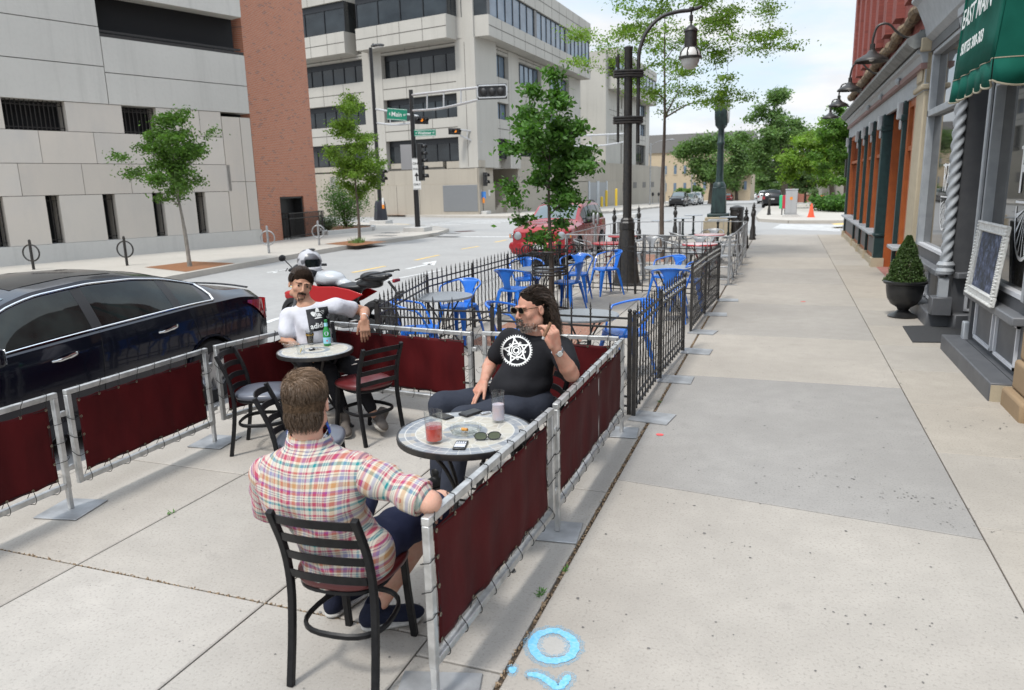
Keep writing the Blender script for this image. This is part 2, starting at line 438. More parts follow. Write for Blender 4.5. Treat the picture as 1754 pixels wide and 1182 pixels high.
# kerb-side strip beside the barrier
y=-4.
while y<35.1:
    slab(-1.722,y,-1.222,min(y+2.35,35.15),tn(U(.86,.95),-.005),.006); y+=2.35
xs=[CURB+.17,-5.88+.0,-4.33,-2.81,-1.735]
xs=[-5.86,-4.33,-2.81,-1.718]
ya=[-3.2,-1.6,0,1.62,3.22,4.86,6.48,8.1,9.7,11.3,12.9,14.5,16.1,17.7,19.3,20.9,22.5,24.1,25.7,27.3,28.9,30.5,32.1,33.7,35.15]
for i in range(len(xs)-1):
    for j in range(len(ya)-1):
        slab(xs[i],ya[j],xs[i+1],ya[j+1],tn(U(.93,1.05),U(-.004,.012)),.005)
struct(sb.build('sidewalk',M_walk,smooth=False))
kb=MB(); y=-20
while y<35.1:
    y1=min(y+3.05,35.15); kb.tint=tn(U(.9,1.05)); kb.bb(CURB*K,y*K+.004,-.19,-5.868*K,y1*K-.004,0.); y+=3.05
struct(kb.build('kerb',M_walk,bevel=.02,seg=2))
# brick pavers round the street trees of the terrace
M_paver=pm('red_paver',(.24,.115,.08),.85,c2=(.34,.19,.13),ns=30,bump=.3)
def pavers(name,x0,y0,x1,y1,w=.2,h=.1,z=.004):
    x0,y0,x1,y1=x0*K,y0*K,x1*K,y1*K; b=MB(); j=0; y=y0
    while y<y1-.02:
        x=x0-(w/2 if j%2 else 0)
        while x<x1:
            a=max(x,x0)+.004; c=min(x+w,x1)-.004
            if c-a>.02: b.bb(a,y+.004,-.01,c,min(y+h,y1)-.004,z)
            x+=w
        y+=h; j+=1
    return struct(b.build(name,M_paver,bevel=.003))
pavers('tree_bed_paving',-4.6,10.3,-2.9,13.6); pavers('tree_bed_paving',-4.6,23.0,-2.9,25.4)
# sprayed utility marks and small stains on the pavement
M_spray=pm('blue_spray_paint',(.13,.44,.70),.8,c2=(.26,.52,.70),ns=70,nd_=6)
M_over=pm('blue_overspray',(.22,.47,.66),.9); _nt=M_over.node_tree; _tc=nd(_nt,'ShaderNodeTexCoord'); _nt.links.new(ramp(_nt,noise(_nt,_tc.outputs['Object'],230,2),[(.42,0.),(.62,.55)]),_nt.nodes['Principled BSDF'].inputs['Alpha'])
M_redsp=pm('red_spray_paint',(.75,.10,.10),.7)
def blotch(name,pts,w,mat,z=.0035,closed=False):
    P=[Vector((p[0],p[1],z)) for p in catmull([(a,b,0) for a,b in pts],7)]; P=P[:-1] if closed else P; b=MB(); rows=[]
    n=len(P)
    for i in range(n):
        t=(P[min(i+1,n-1)]-P[max(i-1,0)]).normalized() if not closed else (P[(i+1)%n]-P[i-1]).normalized(); s=Vector((-t.y,t.x,0)); k=w/2*(1+.12*math.sin(i*1.7)+.1*U(-1,1))
        e=min(i,n-1-i); 
        if not closed: k*=math.sqrt(min(1,(e+.25)/3.))
        rows.append([P[i]-s*k,P[i]-s*k*.3,P[i]+s*k*.3,P[i]+s*k])
    if closed: rows.append(rows[0])
    b.grid(rows)
    o=b.build(name,mat,smooth=False); return struct(o)
def gp(px,py): g=G(px,py); return (g.x,g.y)
def spraymat(name,c,cy=None):
    return pm(name,c,.75)
blotch('spray_mark',[gp(*q) for q in [(925,1086),(950,1081),(975,1092),(985,1108),(975,1126),(948,1133),(925,1127),(912,1108),(917,1093),(922,1088)]],.040,M_spray,closed=True)
blotch('spray_mark',[gp(*q) for q in [(903,1155),(925,1159),(940,1168),(956,1178),(968,1168),(974,1157)]],.034,M_spray)
blotch('spray_mark',[gp(*q) for q in [(872,1150),(878,1149),(884,1150)]],.045,M_spray)
blotch('spray_mark',[gp(*q) for q in [(925,1086),(950,1081),(975,1092),(985,1108),(975,1126),(948,1133),(925,1127),(912,1108),(917,1093),(922,1088)]],.085,M_over,z=.0028,closed=True); blotch('spray_mark',[gp(*q) for q in [(898,1153),(925,1158),(940,1168),(956,1178),(968,1168),(978,1152)]],.075,M_over,z=.0028); blotch('spray_mark',[gp(*q) for q in [(868,1149),(878,1149),(888,1150)]],.08,M_over,z=.0028)
blotch('spray_mark',[gp(*q) for q in [(1124,745),(1130,745),(1136,746)]],.05,M_redsp)
blotch('spray_mark',[gp(*q) for q in [(1372,517),(1376,517),(1380,517)]],.06,M_redsp)
M_spot=pm('gum_spot',(.17,.16,.15),.8,c2=(.10,.095,.09),ns=2)
gs=MB()
random.seed(11)
for i in range(620):
    x,y=(U(-.95,1.9),U(2.3,10)) if i<400 else (U(-4.7,-1.2),U(1.9,9))
    r=U(.002,.006)*(1 if rnd()<.9 else 1.8); n=7; a0=U(0,6)
    gs.poly([(x+r*U(.6,1.2)*math.cos(a0+6.283*k/n),y+r*U(.6,1.2)*math.sin(a0+6.283*k/n),.0025) for k in range(n)])
for cx,cy,n_ in ((.6,3.0,9),(-.3,3.9,8),(1.5,6.6,10),(.83,4.9,26),(.3,5.1,18),(1.03,4.6,14),(.4,3.4,10)):
    for i in range(n_):
        x,y=cx+random.gauss(0,.18),cy+random.gauss(0,.06); r=U(.003,.009)
        gs.poly([(x+r*U(.5,1.3)*math.cos(6.283*k/6),y+r*U(.5,1.3)*math.sin(6.283*k/6),.0025) for k in range(6)])
o=gs.build('gum_stains',M_spot,smooth=False); o['kind']='stuff'
# debris in the joint and sprouting weeds
db=MB()
for i in range(900):
    y=U(2.,13.5); x=-1.002+random.gauss(0,.006); s=U(.004,.012)
    db.box((x,y,-.004),(s,s*U(.8,2),s*.5),Euler((U(0,3),U(0,3),U(0,3))).to_matrix(),0)
for i in range(260):
    t=rnd(); x,y=lerp(-4.5,-1.5,t),2.656+random.gauss(0,.006); s=U(.004,.011)
    db.box((x,y,-.004),(s,s*1.5,s*.5),Euler((U(0,3),U(0,3),U(0,3))).to_matrix(),0)
o=db.build('joint_debris',pm('leaf_litter',(.12,.075,.04),.9,c2=(.35,.26,.17),ns=90),smooth=False); o['kind']='stuff'
M_weed=pm('weed_green',(.06,.16,.02),.6)
wb=MB()
for cx,cy,n_ in ((gp(925,1018)[0],gp(925,1018)[1],26),(gp(292,880)[0],gp(292,880)[1],14),(-1.,3.4,10),(-1.,6.6,12)):
    for i in range(n_):
        a=U(0,6.3); l=U(.012,.035); x,y=cx+U(-.015,.015),cy+U(-.03,.03)
        wb.poly([(x,y,0),(x+l*.5*math.cos(a)-.004,y+l*.5*math.sin(a),l*.5),(x+l*math.cos(a),y+l*math.sin(a),l*.7),(x+l*.5*math.cos(a)+.004,y+l*.5*math.sin(a)+.003,l*.45)])
o=wb.build('weeds',M_weed,smooth=False); o['kind']='stuff'
# round patch inside the sprayed ring
c=G(948,1107); b=MB(); b.poly([(c.x+.085*math.cos(k*.4),c.y+.075*math.sin(k*.4),.0022) for k in range(16)]); struct(b.build('pavement_patch',concrete('patch_concrete',(.41,.40,.375),.05,.3,.05,False),smooth=False))
# ================================================ barriers with burgundy canvas
def canvas_mat():
    m,nt,b,v=base('burgundy_canvas',.62); L=nt.links.new
    n=noise(nt,mapn(nt,v,(1,1,.35)),7.,4.); f=noise(nt,v,420.,1.)
    L(ramp(nt,n,[(.3,(.047,.0038,.0050)),(.7,(.072,.0058,.0070))]),b.inputs['Base Color'])
    bumpn(nt,b,mth(nt,'ADD',n,mth(nt,'MULTIPLY',f,.06)),.35,.02); b.inputs['Specular IOR Level'].default_value=.12
    return m
M_canvas=canvas_mat()
M_cord=pm('black_cord',(.01,.01,.01),.7)
M_brass=pm('dull_grommet',(.30,.27,.20),.4,.9)
M_plate=pm('steel_plate',(.44,.45,.46),.5,.45,c2=(.26,.265,.27),ns=5,nd_=6,bump=.15,bs=40)
BH=.785
def barrier(p0,p1,label,foot0=False,foot1=False,midbar=False,side=1,feet_plate=.3,prot=0.,seed=1):
    """panel from p0 to p1; canvas between, laced to the tube frame"""
    p0=Vector((p0[0],p0[1],0)); p1=Vector((p1[0],p1[1],0)); d=p1-p0; Lx=d.length; rz=math.atan2(d.y,d.x)
    t=thing('barrier_panel',label,'barrier',p0,rz,'canvas barrier panels round the terrace')
    rs=random.Random(seed); T=.034; zt=BH; zb=.155
    f=MB(); h=T/2
    f.bb(0,-h,zt-T,Lx,h,zt); f.bb(0,-h+.001,zb-.001,T,h-.001,zt-T); f.bb(Lx-T,-h+.001,zb-.001,Lx,h-.001,zt-T); f.bb(T+.0005,-h,zb,Lx-T-.0005,h,zb+T)
    f.build('frame',M_alu,t,local=True,bevel=.004,seg=2)
    x0,x1=.075,Lx-.075; z0,z1=.215,zt-.075; nx,nz=44,16; rows=[]
    ph=[rs.uniform(0,6) for _ in range(6)]
    for j in range(nz+1):
        r=[]; v=j/nz
        for i in range(nx+1):
            u=i/nx; x=lerp(x0,x1,u); z=lerp(z0,z1,v)
            e=min(1,min(u,1-u)*8)*1.; ev=min(v,1-v)*2
            y=.004*math.sin(u*23+ph[0]+v*2)*e+.006*math.sin(u*9+ph[1]-v*3)*ev+.004*math.sin(u*41+ph[2]+v*1.2)*(1-v)*e+.003*math.sin(v*9+u*14+ph[3])*e
            sag=.006*abs(math.sin(u*PI*round(Lx/.17)))
            z+= (-sag if v>.98 else 0)+(sag if v<.02 else 0)
            r.append((x,y-.004,z))
        rows.append(r)
    cb=MB(); cb.grid(rows); c=cb.build('canvas',M_canvas,t,local=True,ang=80,solid=.003)
    g=MB(); cd=MB()
    def loop(P,ax,a,b_):
        # P grommet point, a: tube centre offset vector, wraps over the tube
        a=Vector(a); n=Vector((0,1,0)); s=Vector(ax); R=h+.006
        o=P+a; dirn=a.normalized()
        pts=[P+n*-.006,o-dirn*.0-n*R-dirn*h*.2,o+dirn*(R)-n*R*.9+s*.012,o+dirn*(R+.001)+s*.02,o+dirn*R+n*R*.9+s*.028,o+n*R+s*.034,P+n*.006+s*.01]
        runs[-1]+=catmull(pts,4)
    n=max(3,round((x1-x0)/.17)); runs=[]
    for (z,sg,zc) in ((z1-.014,1,zt-h),(z0+.014,-1,zb+h)):
        runs.append([])
        for k in range(n+1):
            x=lerp(x0+.012,x1-.012,k/n)
            g.lathe([(.004,0),(.009,0),(.0095,.001),(.004,.002)],(x,-.009,z),8,R=Matrix.Rotation(PI/2,3,'X'),cap=False)
            g.lathe([(.004,0),(.009,0),(.0095,.001),(.004,.002)],(x,.001,z),8,R=Matrix.Rotation(-PI/2,3,'X'),cap=False)
            loop(Vector((x,-.004,z)),(sg*rs.uniform(.6,1.6),0,0),(0,0,zc-z),1)
    m=4
    for (x,xc) in ((x0+.012,h),(x1-.012,Lx-h)):
        runs.append([])
        for k in range(1,m):
            z=lerp(z0,z1,k/m)
            g.lathe([(.004,0),(.009,0),(.0095,.001),(.004,.002)],(x,-.009,z),8,R=Matrix.Rotation(PI/2,3,'X'),cap=False)
            g.lathe([(.004,0),(.009,0),(.0095,.001),(.004,.002)],(x,.001,z),8,R=Matrix.Rotation(-PI/2,3,'X'),cap=False)
            loop(Vector((x,-.004,z)),(0,0,rs.uniform(.8,1.8)),(xc-x,0,0),1)
    g.build('grommets',M_brass,t,local=True)
    for r_ in runs: cd=MB(); cd.tube(r_,.0022,5); cd.build('lacing_cord',M_cord,t,local=True)
    hb=MB()
    if Lx and seed not in (2,): 
        for z in (.26,.62): hb=MB(); hb.bb(Lx+.001,-.012,z,Lx+.045,.012,z+.035); hb.build('connector',M_alu,t,local=True,bevel=.003)
    if midbar:
        b=MB(); b.bb(Lx*.42,-h-.002,zb+T,Lx*.42+.02,-h+.012,zt-T); b.build('middle_bar',M_alu,t,local=True,bevel=.003)
    for on,x in ((foot0,T/2),(foot1,Lx-T/2)):
        if on:
            s=feet_plate/2; b=MB(); b.box((x,0,.007),(s*2,s*2,.008),RZ(prot).to_3x3()); 
            pt=b.build('foot_plate',M_plate,t,local=True,bevel=.002)
            b=MB(); b.bb(x-.014,-.014,.011,x+.014,.014,zb+.05); b.build('foot_post',M_alu,t,local=True,bevel=.003)
    return t
barrier((-1.155,3.72),(-1.20,2.26),'burgundy canvas barrier panel beside the man in the plaid shirt',foot0=False,foot1=True,seed=2,feet_plate=.33,prot=.3)
barrier((-1.16,5.66),(-1.155,3.79),'long burgundy barrier panel with a white middle bar, under the raised elbow',foot0=True,foot1=True,midbar=True,seed=3,feet_plate=.26,prot=.1)
barrier((-2.36,5.66),(-1.20,5.70),'burgundy barrier panel behind the long haired man',seed=4,foot0=False)
barrier((-3.98,5.80),(-2.44,5.61),'burgundy barrier panel below the hand of the man in the white shirt',seed=5)
barrier((-4.27,4.62),(-4.03,5.78),'burgundy barrier panel behind the empty grey chair, by the car tail',seed=6,foot0=False)
barrier((-4.25,3.26),(-4.27,4.53),'whole burgundy barrier panel alongside the dark car door',seed=7,foot1=True,foot0=False,prot=.1)
barrier((-4.24,1.70),(-4.25,3.20),'burgundy barrier panel cut by the left edge, beside the car',seed=8,foot1=True,prot=.2)
# ================================================ ladder-back chairs
def vinyl(name,c,c2):
    m,nt,b,v=base(name,.34); L=nt.links.new
    L(ramp(nt,noise(nt,v,5,3),[(.3,c),(.7,c2)]),b.inputs['Base Color']); bumpn(nt,b,noise(nt,v,260,2),.12,.002); b.inputs['Coat Weight'].default_value=.2; b.inputs['Coat Roughness'].default_value=.3
    return m
M_vred=vinyl('oxblood_vinyl',(.085,.009,.011),(.11,.014,.015)); M_vgray=vinyl('slate_vinyl',(.075,.082,.105),(.095,.102,.125)); M_vblack=vinyl('black_vinyl',(.015,.015,.017),(.02,.02,.022))
def ladder_chair(label,vm,loc,rz,ht=.80,foot=0.):
    t=thing('cafe_chair',label,'chair',loc,rz,'ladder-back metal cafe chairs')
    def post(s):
        P=catmull([(s*.190,-.235,0),(s*.187,-.195,.22),(s*.185,-.175,.42),(s*.183,-.20,.60),(s*.180,-.275,ht-.01)],5)
        b=MB(); b.tube(P,.0175*1.15,4,flat=(1,.9),up=(0,1,0)); return b
    for s in (-1,1):
        post(s).build('back_post',M_black,t,local=True,bevel=.003,seg=2)
        b=MB(); b.tube(catmull([(s*.150,.175,.42),(s*.158,.19,.2),(s*.165,.215,0)],4),.018*1.12,4,up=(0,1,0)); b.build('leg',M_black,t,local=True,bevel=.003,seg=2)
    zs=[ht-.045-.088*k for k in range(4)]
    for z in zs:
        yb=lambda zz: np.interp(zz,[.42,.60,ht],[-.175,-.20,-.275])
        rows=[]; b=MB()
        n=12; A=[];
        for i in range(n+1):
            u=i/n*2-1; x=u*.168; bow=.038*(1-u*u); zo=.012*(1-u*u)
            A.append((x,bow,zo))
        for (dz,dy) in ((-.019,0),(.019,0)): pass
        rings=[]
        for (x,bow,zo) in A:
            y=yb(z)-bow; dl=.010
            rings.append([(x,y-.0035,z+zo-.019),(x,y+.0035,z+zo-.019),(x,y+.0035-dl,z+zo+.019),(x,y-.0035-dl,z+zo+.019)])
        b.loft(rings); b.build('slat',M_black,t,local=True,ang=40)
    # seat frame ring and foot hoop
    b=MB(); ring=[]
    for k in range(28):
        a=2*PI*k/28; x=.175*math.copysign(abs(math.cos(a))**.75,math.cos(a)); y=.185*math.copysign(abs(math.sin(a))**.75,math.sin(a)); ring.append((x*(1-.08*(y/.185)),y,.425))
    b.tube(ring,.014,6,closed=True,up=(0,0,1)); b.build('seat_frame',M_black,t,local=True)
    b=MB(); b.tube([(x*1.02,y*1.0-.01,.235) for x,y,z in ring],.012,6,closed=True,flat=(.8,1.3),up=(0,0,1)); b.build('foot_hoop',M_black,t,local=True)
    # cushion
    rings=[]; N=40
    prof=[(.90,.430),(1.0,.440),(1.035,.456),(1.02,.474),(.93,.486),(.6,.494),(.2,.497),(.01,.497)]
    for q,z in prof:
        ring=[]
        for k in range(N):
            a=2*PI*k/N; ca,sa=math.cos(a),math.sin(a); ex=.72
            x=.205*math.copysign(abs(ca)**ex,ca); y=.205*math.copysign(abs(sa)**ex,sa)
            x*=1+.06*(y/.2); ring.append((x*q,y*q+.005,z-(.006 if q<.3 else 0)))
        rings.append(ring)
    b=MB(); b.loft(rings); b.build('seat',vm,t,local=True,ang=60)
    return t
ladder_chair('black ladder-back chair with red seat, under the man in the plaid shirt',M_vred,(-1.635,2.42,0),rad(4))
ladder_chair('empty black ladder-back chair with shiny red seat beside the far table',M_vred,(-3.14,5.02,0),rad(66))
ladder_chair('empty ladder-back chair with grey seat, next to the left barrier',M_vgray,(-3.76,4.55,0),rad(-69))
ladder_chair('ladder-back chair with grey seat, half hidden behind the plaid man',M_vgray,(-2.74,3.70,0),rad(-62))
ladder_chair('black ladder-back chair under the long haired man',M_vblack,(-1.62,4.62,0),rad(138))
ladder_chair('black ladder-back chair under the man in the white shirt',M_vblack,(-3.86,5.42,0),rad(-140))
# ================================================ mosaic tables
def mosaic():
    m,nt,b,v=base('mosaic_stone',.42); L=nt.links.new
    s=sepx(nt,v); r=mth(nt,'SQRT',mth(nt,'ADD',mth(nt,'MULTIPLY',s[0],s[0]),mth(nt,'MULTIPLY',s[1],s[1])))
    a=mth(nt,'ARCTAN2',s[1],s[0])
    def ringtiles(nseg,off):
        f=mth(nt,'FRACT',mth(nt,'ADD',mth(nt,'MULTIPLY',a,nseg/6.28318),off))
        return mth(nt,'ABSOLUTE',mth(nt,'SUBTRACT',f,.5)),mth(nt,'FLOOR',mth(nt,'ADD',mth(nt,'MULTIPLY',a,nseg/6.28318),off))
    vo=nd(nt,'ShaderNodeTexVoronoi'); vo.feature='DISTANCE_TO_EDGE'; vo.inputs['Scale'].default_value=17; L(v,vo.inputs['Vector'])
    vc=nd(nt,'ShaderNodeTexVoronoi'); vc.inputs['Scale'].default_value=17; L(v,vc.inputs['Vector'])
    cen=ramp(nt,noise(nt,vc.outputs['Color'],3.7,1),[(.3,(.36,.33,.27)),(.5,(.44,.41,.34)),(.7,(.33,.33,.31))])
    cen=mixn(nt,mth(nt,'LESS_THAN',vo.outputs['Distance'],.035),cen,(.52,.50,.45))
    e1,i1=ringtiles(34,0.); e2,i2=ringtiles(40,.4)
    wn=nd(nt,'ShaderNodeTexWhiteNoise',noise_dimensions='2D'); cb=nd(nt,'ShaderNodeCombineXYZ'); L(i1,cb.inputs[0]); L(mth(nt,'FLOOR',mth(nt,'MULTIPLY',r,14)),cb.inputs[1]); L(cb.outputs[0],wn.inputs['Vector'])
    bl=ramp(nt,wn.outputs['Value'],[(0,(.15,.165,.19)),(.6,(.21,.23,.255)),(.85,(.27,.28,.29)),(1,(.40,.34,.25))])
    gr=(.50,.49,.46)
    ringc=mixn(nt,mth(nt,'GREATER_THAN',e1,.475),bl,gr)
    col=mixn(nt,mth(nt,'GREATER_THAN',r,.262),cen,ringc)
    for rr in (.262,.318):
        col=mixn(nt,mth(nt,'LESS_THAN',mth(nt,'ABSOLUTE',mth(nt,'SUBTRACT',r,rr)),.0028),col,gr)
    # small central blue ring
    inr=mth(nt,'LESS_THAN',mth(nt,'ABSOLUTE',mth(nt,'SUBTRACT',r,.10)),.02)
    col=mixn(nt,inr,col,ringc)
    col=mixn(nt,mth(nt,'MULTIPLY',ramp(nt,noise(nt,v,9,4),[(.45,0.),(.7,1.)]),.25),col,(.45,.44,.41))
    L(col,b.inputs['Base Color']); bumpn(nt,b,noise(nt,v,60,3),.15,.002)
    return m
M_mos=mosaic()
def mosaic_table(label,x,y,r=.37,rz=0,h=.71):
    t=thing('bistro_table',label,'table',(x,y,0),rz,'round mosaic bistro tables')
    b=MB(); b.lathe([(r-.012,h-.022),(r-.008,h-.004),(r-.008,h-.0005)],n=56); b.tint=None
    b=MB(); b.lathe([(.01,h-.012),(r-.010,h-.012),(r-.010,h),(.01,h)],n=56); b.build('table_top',M_mos,t,local=True)
    b=MB(); b.lathe([(r-.010,h-.030),(r,h-.030),(r+.002,h-.016),(r,h+.001),(r-.0095,h+.001),(r-.0095,h-.029)],n=56,cap=False); b.build('rim',M_iron,t,local=True)
    for k in range(4):
        a=PI/4+k*PI/2; ca,sa=math.cos(a),math.sin(a)
        P=catmull([(r*.72*ca,r*.72*sa,h-.03),(r*.40*ca,r*.40*sa,h-.18),(r*.22*ca,r*.22*sa,h-.36),(r*.42*ca,r*.42*sa,.20),(r*.86*ca,r*.86*sa,.012)],5)
        b=MB(); b.tube(P,.0115,6); b.ball((r*.86*ca,r*.86*sa,.012),(.02,.02,.012),8); b.build('leg',M_iron,t,local=True)
    b=MB(); b.tube(circ((0,0,h-.36),r*.22,20),.007,6,closed=True); b.tube(circ((0,0,.22),r*.40,24),.008,6,closed=True)
    for k in range(2):
        a=PI/4+k*PI/2; q=r*.72; b.bar((q*math.cos(a),q*math.sin(a),h-.034),(-q*math.cos(a),-q*math.sin(a),h-.034),.025,.006)
    b.build('brace',M_iron,t,local=True)
    return t
T1=(-1.545,3.42,.71); T2=(-3.555,4.965,.71)
mosaic_table('round mosaic stone table in front, holding the red drink and three phones',T1[0],T1[1],.362,.4)
mosaic_table('round table at the back with a green bottle and a glass ashtray',T2[0],T2[1],.305,.1)
# ================================================ things on the tables
def glassmat(name,c=(1,1,1),a=.16,rough=.03):
    """thin clear glass: mostly see-through, with a reflection that grows towards the edges"""
    if name in MATS: return MATS[name]
    m=bpy.data.materials.new(name); m.use_nodes=True; nt=m.node_tree; L=nt.links.new; out=nt.nodes['Material Output']; nt.nodes.remove(nt.nodes['Principled BSDF'])
    t=nd(nt,'ShaderNodeBsdfTransparent'); t.inputs[0].default_value=rgb(c); g=nd(nt,'ShaderNodeBsdfGlossy'); g.inputs['Roughness'].default_value=rough; g.inputs[0].default_value=(1,1,1,1)
    lw=nd(nt,'ShaderNodeLayerWeight'); lw.inputs[0].default_value=.35; f=mth(nt,'ADD',mth(nt,'MULTIPLY',mth(nt,'POWER',lw.outputs['Facing'],2.5),.6),a*.2)
    mx=nd(nt,'ShaderNodeMixShader'); L(f,mx.inputs[0]); L(t.outputs[0],mx.inputs[1]); L(g.outputs[0],mx.inputs[2]); L(mx.outputs[0],out.inputs[0]); MATS[name]=m; return m
M_glass=glassmat('clear_glass',(.95,.96,.96),.2)
M_cut=glassmat('cut_glass',(.86,.88,.88),.35,.08)
def tumbler(label,x,y,z,r,h,liq=None,lh=0,name='drinking_glass',taper=1.0,foam=None):
    t=thing(name,label,'glass',(x,y,z),0)
    b=MB(); b.lathe([(r*taper*.9,.0005),(r*taper,.004),(r,h),(r-.0022,h),(r*taper-.0025,.014),(.005,.012)],n=28,cap=False); b.poly([(r*taper*.9*math.cos(k*PI/14),r*taper*.9*math.sin(k*PI/14),.0005) for k in range(28)]); b.build('glass_wall',M_glass,t,local=True,ang=50)
    if liq:
        b=MB(); rr=lambda q:lerp(r*taper,r,q/h)-.0032
        b.lathe([(rr(.013),.0145),(rr(lh),lh),(.003,lh-.0005)],n=28); b.build('drink',liq,t,local=True)
    if foam:
        b=MB(); b.lathe([(rr(lh),lh+.0006),(rr(lh),lh+foam[1]),(.003,lh+foam[1])],n=24); b.build('ice',foam[0],t,local=True)
    return t
def liquid(name,c,c2=None,a=.85):
    m=pm(name,c,.15,c2=c2,ns=18,nd_=2); m.node_tree.nodes['Principled BSDF'].inputs['Alpha'].default_value=a; return m
M_redd=liquid('red_drink',(.70,.055,.03),(.78,.10,.05),.93); M_pink=liquid('pink_lemonade',(.75,.58,.60),(.62,.60,.72),.75); M_cola=liquid('dark_cola',(.012,.006,.004),a=1.)
M_ice=glassmat('ice_cubes',(.9,.7,.7),.5,.2)
Z=.7112
p=G(744,757,Z); tumbler('glass tumbler half full of red drink on the mosaic table',p.x,p.y,Z,.047,.165,M_redd,.078,foam=(M_ice,.018),taper=.92)
p=G(854,722,Z); tumbler('tall slim glass of pale pink drink on the mosaic table',p.x,p.y,Z,.037,.175,M_pink,.10,taper=.96)
# ashtrays
def ashtray(label,x,y,z,r=.068):
    t=thing('ashtray',label,'ashtray',(x,y,z),.3)
    b=MB(); N=48; rings=[]
    for q,zz,fl in ((.80,.0006,0),(.86,.004,.02),(1.0,.034,.06),(.97,.036,.05),(.84,.033,.02),(.72,.010,0),(.05,.008,0)):
        rings.append([((r*q*(1+fl*math.cos(k*PI))) *math.cos(2*PI*k/N),(r*q*(1+fl*math.cos(k*PI)))*math.sin(2*PI*k/N),zz+(.0 if fl<.05 else -.006*max(0,math.cos(2*PI*k/N*4))**8)) for k in range(N)])
    b.loft(rings); b.build('bowl',M_cut,t,local=True,ang=12); return t
p=G(798,741,Z); ashtray('cut glass ashtray with an orange butt, centre of the mosaic table',p.x,p.y,Z,.085)
b=MB(); b.tube([(p.x-.022,p.y+.0,Z+.017),(p.x+.012,p.y-.006,Z+.019)],.0088,8); tag(b.build('cigar_butt',pm('orange_wrapper',(.65,.33,.06),.6,c2=(.5,.2,.04),ns=60)),'orange cigar butt lying in the nearer ashtray','cigar butt')
q=G(498,594,Z); ashtray('cut glass ashtray holding a cigar, on the far table',q.x,q.y,Z,.063)
M_cigar=pm('cigar_leaf',(.20,.10,.05),.75,c2=(.13,.06,.03),ns=70); M_ash=pm('cigar_ash',(.35,.34,.33),.9)
b=MB(); b.tube([(q.x-.10,q.y-.018,Z+.043),(q.x-.03,q.y+.01,Z+.030)],.008,8); tag(b.build('cigar',M_cigar),'brown cigar resting on the rim of the far ashtray','cigar')
# phones, lighter, sunglasses
M_phone=pm('phone_case',(.012,.012,.013),.35); M_screen=pm('phone_glass',(.01,.011,.013),.06)
def phone(label,px,py,rz,w=.07,l=.14,scr=None,h=.010):
    p=G(px,py,Z); t=thing('mobile_phone',label,'phone',(p.x,p.y,Z),rz)
    b=MB(); b.bb(-w/2,-l/2,0,w/2,l/2,h); b.build('case',M_phone,t,local=True,bevel=.004,seg=2)
    b=MB(); b.bb(-w/2+.004,-l/2+.012,h-.001,w/2-.004,l/2-.012,h+.0008); b.build('screen',scr or M_screen,t,local=True); return t
phone('black phone lying by the sunglasses, pale screen showing a photo',789,764,rad(14),.064,.118)
phone('black phone with a rounded leather case at the back of the mosaic table',806,709,rad(-24),.072,.125,pm('dark_leather',(.03,.032,.033),.5),.014)
phone('black phone lying behind the red drink at the table edge',758,714,rad(66),.066,.13)
p=G(789,764,Z)
b=MB(); M=frame((p.x,p.y,Z+.0112),(math.cos(rad(14)),math.sin(rad(14)),0),(-math.sin(rad(14)),math.cos(rad(14)),0))
b=MB(); 
for i in range(5): b.poly([M@Vector((-.022+i*.011+a,c,0)) for a,c in ((-.003,.012),(.003,.012),(.004,.03),(0,.036+.004*(i%2)),(-.004,.03))])
b.poly([M@Vector(c) for c in ((-.027,-.042,0),(.027,-.042,0),(.027,.006,0),(-.027,.006,0))])
ph=[o for o in C.objects if o.get('label','').startswith('black phone lying by the sung')][0]
b.build('screen_picture',pm('screen_picture',(.55,.56,.60),.15),ph,smooth=False)
p=G(831,709,Z); t=thing('lighter','small silver lighter beside the leather phone','lighter',(p.x,p.y,Z),rad(-40)); b=MB(); b.bb(-.011,-.026,0,.011,.026,.011); b.build('body',pm('brushed_silver',(.55,.55,.56),.3,.9),t,local=True,bevel=.003,seg=2); b=MB(); b.bb(-.010,.0265,.001,.010,.036,.010); b.build('cap',M_chrome,t,local=True,bevel=.002)
M_lens=pm('smoked_lens',(.035,.045,.02),.05,c2=(.06,.07,.03),ns=12)
